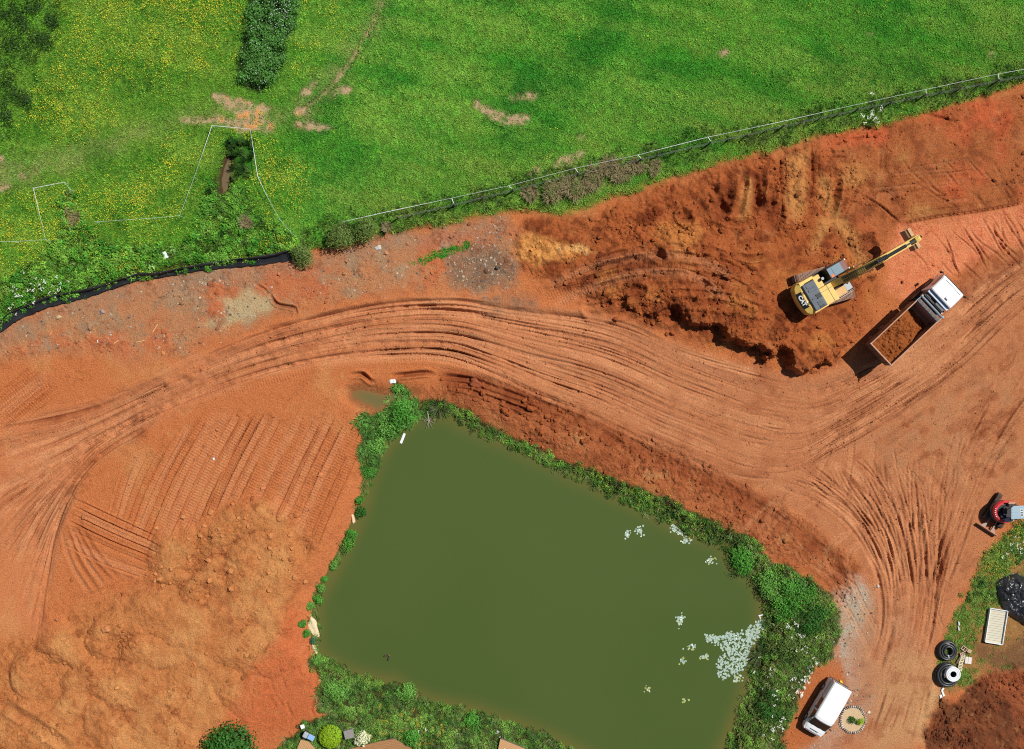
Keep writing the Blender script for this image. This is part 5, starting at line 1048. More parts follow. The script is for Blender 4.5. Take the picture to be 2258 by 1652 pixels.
# ------------------------------------------------------------------ white van
def van():
    t = empty('van', (*VAN_C, z_van), R(-120.3), 'white panel van parked beside the stone ring', 'van')
    st = [(-2.42, 0.90, 0.93, 0.80, 1.70, 1.82), (-2.38, 0.93, 0.95, 0.84, 1.86, 1.94), (-1.2, 0.95, 0.96, 0.86, 1.90, 1.975), (0.3, 0.95, 0.96, 0.86, 1.90, 1.975), (0.8, 0.95, 0.96, 0.85, 1.87, 1.95), (1.02, 0.95, 0.96, 0.83, 1.80, 1.88),
          (1.72, 0.94, 0.95, 0.84, 1.16, 1.20), (2.05, 0.92, 0.93, 0.80, 1.04, 1.09), (2.28, 0.86, 0.88, 0.72, 0.92, 0.97), (2.42, 0.72, 0.74, 0.58, 0.74, 0.78)]
    rows = []
    for x, w0, w1, w2, z2, z3 in st:
        zb = 1.06 if x < 1.4 else min(1.0, z2 - 0.06); nose = 0.06 * 0
        hs = [(w0, 0.28), (w1, 0.55), (w1, zb - 0.1), (w1 - 0.02, zb), (w2 + 0.015, z2 - 0.08), (w2 - 0.06, z2 + 0.02), (w2 - 0.2, z3 - 0.01), (w2 * 0.4, z3 + 0.015)]
        if x > 1.4: hs[3] = (w1 - 0.015, zb); hs[4] = (w2 + 0.05, z2 - 0.03)
        bow = lambda y: -0.10 * (y / 0.95) ** 2 if 0.7 < x < 2.2 else 0
        rows.append([(x + bow(y), -y, z) for y, z in hs] + [(x + bow(y), y, z) for y, z in hs[::-1]])
    m = MB(); m.rings(rows, closed=True); body = m.out('body', M_WHT, t)
    bm_ = body.data
    # windscreen
    ws = []
    for f in (0.06, 0.35, 0.65, 0.94):
        x = 1.02 + 0.70 * f; z = 1.88 + (1.20 - 1.88) * f + 0.02; w = 0.80 + 0.04 * f
        ws.append([(x + 0.018 - 0.10 * (y / 0.95) ** 2, y, z + 0.018 - 0.06 * (abs(y) / w) ** 6) for y in np.linspace(-w, w, 9)])
    m = MB(); m.rings(ws, cap=False); wsc = m.out('windscreen', plain('windscreen_glass', (0.012, 0.02, 0.02), 0.08, spec=0.3), t, True)
    for y0, y1 in ((-0.55, 0.05), (0.05, 0.6)): MB().tube([(1.74, y0, 1.20), (1.60, y1, 1.34)], 0.012, 4).out('wiper', M_BLK, wsc)
    m = MB(); m.rings([[(1.78 - 0.1 * (y / .95) ** 2, y, 1.175), (1.68 - 0.1 * (y / .95) ** 2, y, 1.245)] for y in np.linspace(-0.84, 0.84, 9)], cap=False); m.out('scuttle_panel', M_BLK, t)
    for s in (-1, 1):
        def sideq(x0, x1, z0, z1, name, mat, par, top0=None):
            y = lambda z: s * (0.965 - 0.10 * max(0, (z - 1.06)) / 0.8)
            m = MB(); m.rings([[(x0, y(z0) , z0), (x1, y(z0), z0)], [(x0, y(z1), z1), ((top0 if top0 is not None else x1), y(z1), z1)]], cap=False); return m.out(name, mat, par)
        sideq(-0.72, 0.32, 1.12, 1.70, 'side_window', M_GLASS, t)
        sideq(0.46, 1.42, 1.10, 1.70, 'door_window', M_GLASS, t, 0.98)
        m = MB(); m.box((-1.5, s * 0.972, 1.22), (1.5, 0.02, 0.04)); m.out('door_rail', M_VENT, t)
        m = MB(); m.box((0.25, s * 0.975, 1.0), (0.2, 0.03, 0.04), bev=0.01); m.out('door_handle', M_BLK, t)
        m = MB(); m.tube([(1.3, s * 0.93, 1.12), (1.38, s * 1.08, 1.15)], 0.03, 6); m.box((1.38, s * 1.13, 1.2), (0.12, 0.16, 0.24), bev=0.03); m.out('mirror', M_BLK, t)
        m = MB(); m.box((2.2, s * 0.74, 0.82), (0.26, 0.24, 0.14), (0, 0, s * R(-28)), bev=0.04); m.out('headlight', M_LAMP, t)
        m = MB(); m.box((-2.43, s * 0.84, 1.2), (0.04, 0.12, 0.6), bev=0.01); m.out('tail_light', plain('tail_lamp_red', (0.5, 0.02, 0.02), 0.2), t)
        for x in (-1.45, 1.5):
            m = MB(); m.rings([[(math.cos(a) * r, y, math.sin(a) * r) for a in [k * 2 * math.pi / 18 for k in range(18)]] for r, y in ((0.2, -0.1), (0.32, -0.11), (0.345, -0.07), (0.345, 0.07), (0.32, 0.11), (0.2, 0.1))], closed=True)
            w = m.out('wheel', M_RUB, t, loc=(x, s * 0.87, 0.345)); MB().cyl((0, -0.105, 0), (0, 0.105, 0), 0.19, 12).out('hub', M_GREYP, w)
    m = MB(); m.box((2.1, -0.02, 1.095), (0.06, 0.72, 0.02), (0, R(12), 0), bev=0.008); m.out('bonnet_vent', M_VENT, t)
    m = MB(); m.rings([[(2.44 - 0.34 * (abs(y) / 0.9) ** 3, y, 0.34), (2.47 - 0.34 * (abs(y) / 0.9) ** 3, y, 0.45), (2.45 - 0.34 * (abs(y) / 0.9) ** 3, y, 0.62), (2.3, y, 0.62), (2.3, y, 0.34)] for y in np.linspace(-0.88, 0.88, 13)], closed=True); m.out('bumper', M_BLK, t)
    m = MB(); m.box((-2.46, 0, 0.45), (0.1, 1.8, 0.2), bev=0.03); m.out('rear_bumper', M_BLK, t)
    for s in (-1, 1): m = MB(); m.box((-2.435, s * 0.42, 1.42), (0.02, 0.66, 0.5), bev=0.005); m.out('rear_window', M_GLASS, t)
van()

# ------------------------------------------------------------------ red mini excavator at the site edge
def mini():
    hd = R(3)
    t = empty('mini_excavator', (*MINI_C, z_mini), hd, 'red and grey mini excavator with its blade down at the right edge', 'excavator')
    rt = R(57) - hd
    for s in (-1, 1): crawler(t, s * 0.72, 2.5, 0.4, 0.58, rt, 0.11, mat=plain('rubber_track', lin(96, 90, 84, 0.7), 0.8, var=0.3, dirt=DUST, dirt_amt=0.3, scale=8))
    m = MB(); m.box((0, 0, 0.4), (1.2, 1.1, 0.26), (0, 0, rt), 0.03); m.cyl((0, 0, 0.5), (0, 0, 0.72), 0.42, 20); m.out('undercarriage', M_BLK, t)
    blade = MB(); blade.rings([[(-1.95 + dx, y, z) for dx, z in ((0.0, 0.5), (-0.08, 0.3), (0.0, 0.06), (0.05, 0.06), (-0.02, 0.3), (0.06, 0.5))] for y in np.linspace(-0.98, 0.98, 5)], closed=True)
    b = blade.out('dozer_blade', M_DUSTY, t, rot=(0, 0, rt))
    m = MB()
    for s in (-1, 1): m.side([(-1.95, 0.2), (-1.95, 0.38), (-0.6, 0.42), (-0.6, 0.3)], s * 0.34 - 0.05, s * 0.34 + 0.05)
    m.plan([(-1.9, 0.28), (-1.35, 0.30), (-1.9, 0.75)], 0.36, 0.40); m.plan([(-1.9, -0.28), (-1.9, -0.75), (-1.35, -0.30)], 0.36, 0.40)
    m.out('blade_arm', M_STEEL, b)
    def ring(r0, r1, a0, a1, z0, z1, name, mat, par, n=22, bev=0.0, cx_=0.0, inset=0.0):
        rows = []
        for k in range(n + 1):
            a = a0 + (a1 - a0) * k / n; c, s_ = math.cos(a), math.sin(a)
            rows.append([(cx_ + c * r0, s_ * r0, z0), (cx_ + c * r1, s_ * r1, z0), (cx_ + c * r1, s_ * r1, z1 - inset), (cx_ + c * (r1 - inset), s_ * (r1 - inset), z1), (cx_ + c * r0, s_ * r0, z1)])
        m = MB(); m.rings(rows, closed=True); return m.out(name, mat, par)
    m = MB(); m.plan([(math.cos(a) * 0.92, math.sin(a) * 0.92) for a in [R(60) + R(240) * k / 20 for k in range(21)]] + [(0.75, -0.8), (0.9, -0.5), (0.9, 0.55), (0.6, 0.8)], 0.72, 0.86); m.out('deck', M_BLK, t)
    cw = ring(0.62, 0.99, R(105), R(255), 0.74, 1.12, 'lower_counterweight', M_SLATE, t, inset=0.05)
    cw2 = ring(0.66, 0.95, R(95), R(265), 1.12, 1.45, 'counterweight', M_REDP, t, inset=0.14)
    ring(0.86, 0.95, R(265), R(322), 0.9, 1.40, 'side_panel', M_REDP, t, inset=0.04)
    m = MB(); m.plan([(-0.05, 0.74), (0.85, 0.72), (0.95, 0.86), (0.1, 0.97), (-0.1, 0.95)], 0.9, 1.35, 0.04); m.out('side_panel', M_REDP, t)
    m = MB(); m.plan([(0.35, 0.66), (0.9, 0.62), (0.95, 0.78), (0.4, 0.86)], 1.36, 1.40); m.out('step_plate', M_DUSTY, t)
    m = MB(); m.plan([(-0.35, -0.62), (0.5, -0.56), (0.78, -0.62), (0.76, -0.78), (0.4, -0.88), (-0.1, -0.82)], 0.9, 1.42, 0.04); m.out('tank_cover', M_GREYP, t)
    m = MB(); m.box((0.45, -0.64, 1.46), (0.07, 0.16, 0.08), (0, 0, 0.4), bev=0.02); m.out('grab_handle', M_BLK, t)
    m = MB(); m.box((-0.2, 0.1, 1.05), (0.75, 1.1, 0.5), bev=0.05); m.out('engine_bay', M_BLK, t)
    m = MB(); m.box((-0.05, 0.12, 1.5), (0.28, 0.5, 0.5), bev=0.06); m.out('seat', plain('seat_vinyl', (0.03, 0.028, 0.024), 0.6), t)
    m = MB(); m.cyl((-0.28, -0.38, 1.3), (-0.28, -0.38, 1.5), 0.09, 12); m.out('filler_cap', M_GREYP, t)
    m = MB(); m.box((0.0, -0.2, 1.36), (0.18, 0.1, 0.06), bev=0.02); m.out('warning_plate', M_WHT, t)
    MB().tube([(-0.2, -0.38, 1.45), (0.0, -0.48, 1.5), (0.25, -0.46, 1.45)], 0.025, 5).out('hose', M_HOSE, t)
    m = MB()
    for x, y in ((0.08, 0.52), (0.08, -0.42), (1.08, 0.5), (1.08, -0.42)): m.tube([(x, y, 0.9), (x, y, 2.4)], 0.03, 6)
    m.out('canopy_post', M_BLK, t)
    m = MB(); m.plan([(0.06, -0.5), (1.22, -0.5), (1.22, 0.6), (0.35, 0.62), (0.12, 0.46)], 2.38, 2.46, 0.03); cp = m.out('canopy_roof', plain('canopy_grey', lin(160, 186, 200, 0.8), 0.45), t)
    m = MB()
    for y in (-0.3, -0.14, 0.1, 0.3): m.box((0.42, y, 2.47), (0.55, 0.05, 0.03), bev=0.01)
    m.out('roof_rib', cp.data.materials[0], cp)
    m = MB(); m.box((0.98, 0.02, 2.475), (0.24, 0.62, 0.03), bev=0.005); fr = m.out('roof_window_frame', M_WHT, cp)
    for k in range(3): MB().box((0.98, -0.18 + 0.2 * k, 2.49), (0.16, 0.15, 0.02)).out('roof_pane', M_SLATE, fr)
    # boom folded out over the verge, beyond the picture
    m = MB(); m.side([(0.95, 0.75), (1.25, 0.7), (1.9, 1.9), (3.0, 2.35), (2.95, 2.6), (1.75, 2.2)], -0.02, 0.2, 0.02); m.out('boom', M_REDP, t)
    m = MB(); m.side([(2.8, 2.75), (3.1, 2.65), (3.35, 1.2), (3.15, 1.1)], 0.0, 0.18, 0.02); m.out('stick', M_REDP, t)
    m = MB(); m.side([(3.4, 1.25), (3.0, 1.2), (2.85, 0.85), (3.0, 0.55), (3.1, 0.58), (3.0, 0.85), (3.15, 1.05), (3.4, 1.1)], -0.2, 0.38); m.out('bucket', M_STEEL, t)
    for k in range(5):
        a = R(205) - k * R(12); MB().box((math.cos(a) * 0.83, math.sin(a) * 0.83 - 0.0, 1.462), (0.09, 0.045, 0.012), (0, 0, a)).out('lettering', M_LETTER, cw2)
mini()

# ================================================================== fences, shrubs, pond life, clutter
def zt(x, y): return ground_z(x, y)
def pt(dx, dy, z=0.0):
    a, b = W(dx, dy); return Vector((a, b, ground_z(a, b) + z))
M_WOOD = plain('weathered_post', lin(120, 108, 96, 0.75), 0.85, var=0.2, scale=9); M_TAPE = plain('white_tape', lin(232, 238, 240, 0.85), 0.6, var=0.03); M_WIRE = plain('galvanised_wire', (0.22, 0.23, 0.24), 0.5, 0.6)
M_PLAS = plain('white_plastic', lin(236, 240, 242, 0.85), 0.45, var=0.04); M_MEMB = plain('black_membrane', (0.018, 0.019, 0.021), 0.45, var=0.3, scale=3, bump=0.5)

def ribbon(m, P, h0, h1, th=0.012):
    """an upright strip along points P between two heights"""
    rows = []
    for i, p in enumerate(P):
        a = P[max(0, i - 1)]; b = P[min(len(P) - 1, i + 1)]; d = (b - a); n = Vector((-d.y, d.x, 0)); n = n.normalized() * th if n.length > 0 else Vector((th, 0, 0))
        rows.append([p - n + Vector((0, 0, h0)), p + n + Vector((0, 0, h0)), p + n + Vector((0, 0, h1)), p - n + Vector((0, 0, h1))])
    m.rings(rows, closed=True)
def resample(P, step):
    out = []
    for a, b in zip(P[:-1], P[1:]):
        n = max(1, int((b - a).length / step))
        out += [a.lerp(b, k / n) for k in range(n)]
    return out + [P[-1]]
# ------------------------------------------------------------------ stock fence with white offset tape
def stock_fence():
    posts = [(880, 484), (1003, 456), (1130, 424), (1273, 389), (1409, 357), (1561, 321), (1721, 284), (1883, 248), (2029, 217), (2186, 187), (2330, 158)]
    tape = [(758, 495), (880, 468), (998, 443), (1122, 416), (1266, 378), (1402, 349), (1555, 310), (1715, 276), (1860, 243), (2029, 206), (2185, 173), (2330, 146)]
    base = pt(*posts[0]); t = empty('stock_fence', base, 0, 'wire stock fence on wooden posts with white tape along the pasture edge', 'fence')
    rel = lambda p: p - base
    P = [pt(*p) for p in posts]
    for k, p in enumerate(P):
        m = MB(); m.cyl(rel(p) + Vector((0, 0, -0.2)), rel(p) + Vector((random.uniform(-.05, .05), random.uniform(-.05, .05), 1.35)), 0.075, 8, 0.065); m.out('post', M_WOOD, t)
        if k < len(P) - 1:
            for q in (0.25, 0.5, 0.75):
                c = p.lerp(P[k + 1], q); c.z = ground_z(c.x, c.y); lean = Vector((random.uniform(-.12, .12), random.uniform(-.12, .12), random.uniform(1.0, 1.2)))
                m = MB(); m.cyl(rel(c) - Vector((0, 0, 0.2)), rel(c) + lean, 0.04, 6); m.out('stake', M_WOOD, t)
    wire_pts = resample(P, 1.5)
    for z in (0.15, 0.3, 0.45, 0.62, 0.8, 1.02):
        m = MB(); m.tube([rel(Vector((p.x, p.y, ground_z(p.x, p.y) + z))) for p in wire_pts], 0.006, 4); m.out('wire', M_WIRE, t)
    T = [pt(*p, 1.05) for p in tape]
    m = MB(); pts = [rel(p) for p in resample(T, 2.0)]; m.tube(pts, [0.010 + 0.016 * max(0, math.sin(i * 0.9) * math.sin(i * 0.37 + 1)) for i in range(len(pts))], 5); m.out('tape', M_TAPE, t)
    arms = [(998, 443, 1), (1122, 416, 2), (1266, 378, 3), (1402, 349, 4), (1555, 310, 5), (2029, 206, 8), (2185, 173, 9)]
    for x, y, k in arms:
        a = pt(x, y, 1.06); b = P[k] + Vector((0, 0, 1.1)); m = MB(); m.tube([rel(a), rel(b)], 0.03, 5); m.out('offset_arm', M_PLAS, t)
stock_fence()
def tape_run(pts, label, posts=None, h=0.95):
    P = [pt(*p) for p in pts]; base = P[0]; t = empty('electric_fence', base, 0, label, 'fence', 'white tape fencing in the west of the pasture')
    for p in P:
        m = MB(); m.cyl(p - base - Vector((0, 0, 0.15)), p - base + Vector((0, 0, h + 0.1)), 0.022, 6); m.out('post', M_PLAS, t)
    m = MB(); R_ = resample([p - base + Vector((0, 0, h)) for p in P], 1.0)
    m.tube(R_, [0.008 + 0.017 * max(0, math.sin(i * 0.55) * math.sin(i * 0.21 + 1)) for i in range(len(R_))], 5); m.out('tape', M_TAPE, t)
tape_run([(559, 292), (477, 285), (438, 397), (407, 481), (349, 486), (223, 494)], 'white tape fence bent round the west side of the ditch enclosure')
tape_run([(560, 293), (576, 395), (595, 436), (624, 489), (651, 520)], 'white tape fence running down the east side of the ditch enclosure')
tape_run([(169, 424), (155, 408), (89, 421), (116, 533), (48, 537), (-40, 538)], 'white tape fence round the small weedy corner at far left')

# ------------------------------------------------------------------ silt barrier
def silt_fence():
    line = [(-60, 745), (0, 716), (27, 694), (60, 678), (102, 661), (150, 650), (201, 639), (259, 623), (290, 613), (314, 606), (340, 606), (361, 603), (409, 594), (477, 581), (559, 571), (600, 564), (640, 556)]
    P = catmull(WP(line), 0.25); base = Vector((P[0][0], P[0][1], ground_z(*P[0])))
    t = empty('silt_barrier', base, 0, 'black plastic silt barrier strung between pasture weeds and bare rubble', 'barrier')
    rows = []; n = len(P)
    for i in range(n):
        a = P[max(0, i - 1)]; b = P[min(n - 1, i + 1)]; d = (b - a) / (np.linalg.norm(b - a) + 1e-9); nr = np.array([d[1], -d[0]])     # towards the bare earth
        r1 = math.sin(i * 0.33) * 0.06 + random.uniform(-.02, .02); sag = 0.06 * math.sin(i * 0.19 + 1) + random.uniform(-.03, .03)
        lie = 0.45 + 0.2 * math.sin(i * 0.071) + random.uniform(-.05, .05)
        x, y = P[i]; g = ground_z(x, y)
        prof = [(-0.10, 0.42 + sag), (-0.04, 0.50 + sag), (0.02 + r1, 0.44 + sag), (0.05 + r1, 0.2), (0.10 + r1, 0.06), (lie, 0.05 + random.uniform(0, .05)), (lie + 0.08, 0.02)]
        rows.append([Vector((x + nr[0] * o, y + nr[1] * o, max(g, ground_z(x + nr[0] * o, y + nr[1] * o)) + z)) - base for o, z in prof])
    m = MB(); m.rings(rows, cap=False); m.out('membrane', M_MEMB, t, True)
    for k in range(0, n, 11):
        x, y = P[k]; g = ground_z(x, y); m = MB(); m.box(Vector((x, y, g + 0.3)) - base, (0.05, 0.05, 0.75)); m.out('stake', M_WOOD, t)
silt_fence()

# ------------------------------------------------------------------ shrubs
_LM = {}
def lmat(name, col, trans=0.3):
    if name not in _LM: _LM[name] = leaf_mat(name, trans, 0.55, col=tuple(col))
    return _LM[name]
M_STEM = plain('bark', lin(96, 80, 64, 0.7), 0.9, var=0.25, scale=9)
def lobed(r, n, R_, H, leaf, lobes=8, spread=0.55, shell=0.45):
    Q, V = [], []
    for k in range(lobes):
        a = r.random() * 6.283; d = spread * math.sqrt(r.random()) if k else 0; s = r.uniform(0.45, 0.7) if k else 0.75
        q, v = leaves(r, n // lobes, R_ * s, R_ * s, H * s * r.uniform(0.8, 1.1), leaf, shell)
        q[..., 0] += math.cos(a) * R_ * d; q[..., 1] += math.sin(a) * R_ * d; q[..., 2] += H * r.uniform(0.12, 0.4)
        Q.append(q); V.append(v * r.uniform(0.8, 1.15))
    return np.concatenate(Q), np.concatenate(V)
def shrub(name, dx, dy, R_, H, mat, label, n=900, leaf=0.07, lobes=8, spread=0.55, shell=0.45, group=None, cat='shrub', seed=None, top=True, stems=3, water=False, zoff=0.0):
    seed = int(dx * 13 + dy * 7) if seed is None else seed; r = np.random.default_rng(seed)
    x, y = at_height(dx, dy, H * 0.5) if top else W(dx, dy)
    z = max(ground_z(x, y), WATER_Z) + zoff
    t = empty(name, (x, y, z), 0, label, cat, group)
    q, v = lobed(r, n, R_, H, leaf, lobes, spread, shell); o = link(bpy.data.objects.new('foliage', quads_mesh('foliage', q, mat, v)), t)
    m = MB()
    for k in range(stems):
        a = r.random() * 6.28; m.tube([(0, 0, -0.15), (math.cos(a) * R_ * 0.2, math.sin(a) * R_ * 0.2, H * 0.35), (math.cos(a) * R_ * 0.45, math.sin(a) * R_ * 0.45, H * 0.75)], [0.04 + 0.02 * R_, 0.03, 0.012], 5)
    m.out('stem', M_STEM, t); return t
L_DK = lmat('dark_leaf', lin(62, 118, 42, 0.95)); L_MID = lmat('mid_leaf', lin(86, 154, 54, 1.0)); L_LT = lmat('light_leaf', lin(118, 176, 76, 0.95)); L_LIME = lmat('lime_leaf', lin(146, 182, 36, 1.0)); L_VAR = lmat('cream_leaf', lin(226, 230, 190, 0.95))
L_OLV = lmat('olive_leaf', lin(112, 138, 66, 0.95)); L_GREY = lmat('grey_green_leaf', lin(84, 128, 92, 0.9)); L_TWIG = lmat('dead_twig', lin(150, 136, 98, 0.85), 0.1); L_BRAM = lmat('bramble_leaf', lin(88, 142, 62, 1.0))
# clipped and garden shrubs along the bottom
shrub('laurel_bush', 500, 1655, 3.0, 2.6, L_DK, 'large dark green domed bush on the bare earth, cut by the lower frame', 5200, 0.13, 14, 0.5)
shrub('clipped_shrub', 727, 1626, 1.35, 1.5, L_LIME, 'round lime green clipped shrub beside the small deck', 3200, 0.055, 1, 0.0, 0.22)
shrub('variegated_shrub', 800, 1632, 0.75, 1.1, L_VAR, 'cream and white leaved shrub by the pointed deck', 420, 0.12, 6)
shrub('garden_bush', 905, 1632, 0.9, 1.0, L_MID, 'rounded green bush above the point of the garden deck', 800, 0.08, 6)
shrub('garden_bush', 1045, 1600, 1.0, 0.9, L_MID, 'green bush leaning over the south bank of the pond', 900, 0.08, 7)
shrub('garden_bush', 890, 1535, 1.1, 0.9, L_LT, 'light green bush at the water on the south bank', 900, 0.08, 7)
shrub('garden_bush', 740, 1520, 1.3, 0.9, L_LT, 'pale leafy bush at the south west corner of the pond', 1000, 0.08, 8)
# hedge trees on the boundary
for (x, y, r_, h, lab) in ((665, 566, 1.15, 1.5, 'dark olive thorn bush at the end of the silt barrier'), (752, 524, 1.45, 2.4, 'tallest dark conifer like bush on the pasture boundary'), (806, 508, 1.3, 2.0, 'dark rounded bush just right of the tall boundary bush')):
    shrub('thorn_bush', x, y, r_, h, L_OLV, lab, 1900, 0.075, 10, 0.5, 0.6, 'dark bushes on the boundary')
def dead_shrub(dx, dy, R_, H, label, n=420, green=0.0, seed=0):
    r = np.random.default_rng(int(dx + dy) + seed); x, y = at_height(dx, dy, H * 0.5); t = empty('dead_scrub', (x, y, ground_z(x, y)), 0, label, 'scrub', 'grey brown scrub along the fence')
    Q, V = [], []
    for k in range(9):
        a = r.random() * 6.28; d = math.sqrt(r.random()) * R_ * 0.7
        q, v = blades(r, n // 9, 0.18, H * 0.75, 0.035, 0.95); q[..., 0] += math.cos(a) * d; q[..., 1] += math.sin(a) * d; q[..., 2] += r.uniform(0.1, 0.5) * H
        Q.append(q); V.append(v)
    link(bpy.data.objects.new('twigs', quads_mesh('twigs', np.concatenate(Q), L_TWIG, np.concatenate(V))), t)
    if green:
        q, v = lobed(r, int(260 * green), R_ * 0.8, H * 0.8, 0.07, 5); link(bpy.data.objects.new('foliage', quads_mesh('foliage', q, L_OLV, v)), t)
    m = MB()
    for k in range(4): a = r.random() * 6.28; m.tube([(0, 0, -0.1), (math.cos(a) * R_ * 0.5, math.sin(a) * R_ * 0.5, H * 0.6)], [0.05, 0.015], 5)
    m.out('stem', M_STEM, t)
for x, y, r_, h, g, lab in ((1165, 428, 0.8, 0.8, 0.3, 'low brown scrub at the left end of the dead thicket by the fence'), (1220, 425, 1.2, 1.4, 1.6, 'dark half green scrub casting the longest ragged shadow on the red soil'), (1268, 412, 1.2, 1.5, 1.4, 'half green scrub in the middle of the fence side thicket'),
                            (1305, 392, 1.1, 1.3, 0.5, 'grey brown dead scrub right of the half green thicket'), (1345, 372, 1.1, 1.3, 0.0, 'bare grey brown dead scrub beside a fence post'), (1372, 392, 0.9, 1.0, 0.4, 'small grey brown scrub on the soil edge below the fence'), (1402, 372, 0.8, 0.8, 0.2, 'pale dry scrub near the right end of the thicket'), (1440, 372, 0.8, 0.6, 0.8, 'low greenish scrub ending the thicket on the right')):
    dead_shrub(x, y, r_, h, lab, 360, g + 0.35)
dead_shrub(543, 492, 0.6, 0.8, 'small pale dead bush among the nettles near the ditch', 260)
dead_shrub(850, 498, 0.5, 0.6, 'small grey dry bush on the boundary right of the dark bushes', 220)
dead_shrub(162, 480, 0.8, 0.7, 'pale dry clump inside the small weedy corner', 260)
# bramble thicket at the top
k = 0
for (x, y, r_, lab) in ((592, -20, 1.6, 'bramble bush at the very top of the thicket strip'), (630, 8, 1.1, 'bramble bush with pale blossom at the top right of the thicket'), (575, 30, 1.2, 'bramble bush on the upper left of the thicket strip'), (620, 48, 1.2, 'bramble bush with pale blossom on the upper right of the thicket'), (572, 75, 1.2, 'bramble bush left of centre in the thicket strip'), (608, 92, 1.3, 'bramble bush right of centre in the thicket strip'),
                        (562, 120, 1.3, 'bramble bush on the lower left of the thicket strip'), (600, 135, 1.2, 'bramble bush on the lower right of the thicket strip'), (552, 160, 1.1, 'bramble bush at the bottom left of the thicket strip'), (585, 175, 1.2, 'bramble bush at the bottom end of the thicket strip')):
    t = shrub('bramble_bush', x, y, r_, 1.3, L_BRAM, lab, 1050, 0.09, 8, 0.85, 0.75, 'bramble bushes of the thicket strip', 'bush')
    r = np.random.default_rng(k); n_ = (70 if 'blossom' in lab else 12); u = r.normal(size=(n_, 3)); u /= np.linalg.norm(u, axis=1)[:, None]; u[:, 2] = np.abs(u[:, 2]); pp = u * r_ * np.array([0.9, 0.9, 1.25 * 1.3 / r_]); s_ = 0.04
    q = np.stack([pp + [-s_, 0, 0], pp + [0, -s_, 0.01], pp + [s_, 0, 0], pp + [0, s_, 0.01]], 1)
    tag(link(bpy.data.objects.new('blossom', quads_mesh('blossom', q, lmat('pale_blossom', lin(214, 222, 222, 0.85), 0.2), np.ones(n_))), t), kind='stuff'); k += 1
# dark tussocky bushes, top left corner
for (x, y, r_, lab) in ((30, 40, 1.3, 'dark rough bush in the top left corner of the pasture'), (75, 20, 1.0, 'dark rough bush right of the corner one at the top left'), (25, 105, 1.3, 'dark rough bush below the top left corner'), (85, 95, 1.1, 'low dark bush among buttercups near the top left'), (50, 60, 0.9, 'small dark bush between the larger top left ones'), (20, 190, 1.2, 'dark rough bush on the left edge level with the thicket end'), (55, 225, 0.9, 'small dark bush below the left edge bushes'), (15, 255, 1.1, 'dark rough bush lowest on the left pasture edge'), (115, 50, 0.8, 'outermost dark bush towards the buttercups')):
    shrub('rough_bush', x, y, r_, 0.55, lmat('rough_leaf', lin(62, 98, 38, 0.8)), lab, 420, 0.085, 9, 0.75, 0.7, 'dark rough bushes in the north west corner', 'bush', stems=1)
# pond edge bushes
WB = 'small bushes on the west bank of the pond'
for x, y, r_, h, mt, lab in ((788, 1106, 0.45, 0.6, L_MID, 'small green bush highest on the bare west bank'), (793, 1133, 0.55, 0.6, L_DK, 'small dark bush beside the upper pale stone'), (757, 1204, 0.80, 0.8, L_MID, 'largest leafy bush on the bare west bank'), (772, 1183, 0.6, 0.7, L_MID, 'leafy bush joined to the largest west bank bush'), (734, 1250, 0.5, 0.5, L_LT, 'grassy bush below the largest west bank bush'), (713, 1281, 0.32, 0.4, L_MID, 'smallest tuft bush half way down the west bank'),
                             (706, 1302, 0.42, 0.45, L_LT, 'grassy green bush in the middle of the west bank'), (697, 1326, 0.45, 0.45, L_MID, 'grassy bush just above the lowest west bank pair'), (681, 1341, 0.4, 0.4, L_LT, 'light green tuft above the large pale stone'), (664, 1378, 0.4, 0.45, L_MID, 'dark leafy bush left of the large pale stone'), (673, 1400, 0.42, 0.45, L_MID, 'leafy bush below left of the large pale stone'), (686, 1418, 0.35, 0.4, L_GREY, 'grey green tuft under the large pale stone'), (697, 1462, 0.5, 0.5, L_LT, 'light green bush where the west bank meets the garden bank')):
    shrub('bank_bush', x, y, r_ * 1.15, h, mt, lab, 520, 0.065, 5, 0.5, 0.5, WB, 'bush', stems=2)
shrub('willow_bush', 878, 912, 1.35, 1.10, L_MID, 'broad leaved green bush in the northern corner of the pond', 1800, 0.085, 12, 0.85, 0.75)
shrub('willow_bush', 843, 940, 1.0, 0.77, L_LT, 'light green bush on the north west corner of the pond', 810, 0.08, 10, 0.85, 0.75)
shrub('willow_bush', 820, 985, 0.95, 0.68, L_LT, 'soft green bush on the north west bank below the corner', 720, 0.08, 10, 0.85, 0.75)
shrub('willow_bush', 812, 1040, 0.6, 0.59, L_MID, 'lowest green bush of the north west bank growth', 450, 0.07, 9, 0.85, 0.75)
shrub('willow_bush', 879, 855, 0.5, 0.51, L_LT, 'small bright bush standing at the muddy puddle', 378, 0.07, 8, 0.85, 0.75)
shrub('willow_bush', 1640, 1232, 1.25, 1.02, L_MID, 'bushy shrub jutting over the water on the north east bank', 1530, 0.085, 12, 0.85, 0.75)
shrub('willow_bush', 1712, 1290, 1.35, 1.02, L_LT, 'bright leafy shrub at the eastern corner of the pond', 1530, 0.085, 12, 0.85, 0.75)
shrub('willow_bush', 1765, 1310, 1.4, 0.94, L_MID, 'wide green shrub inland of the bright eastern one', 1350, 0.09, 12, 0.85, 0.75)
shrub('willow_bush', 1730, 1350, 1.2, 0.85, L_MID, 'green shrub in the middle of the east bank growth', 1080, 0.085, 11, 0.85, 0.75)
shrub('willow_bush', 1800, 1370, 1.4, 0.94, L_DK, 'dark green shrub on the landward side of the east bank', 1350, 0.085, 12, 0.85, 0.75)
shrub('willow_bush', 1745, 1430, 1.2, 0.77, L_OLV, 'olive shrub on the east bank level with the lily raft', 1080, 0.08, 11, 0.85, 0.75)
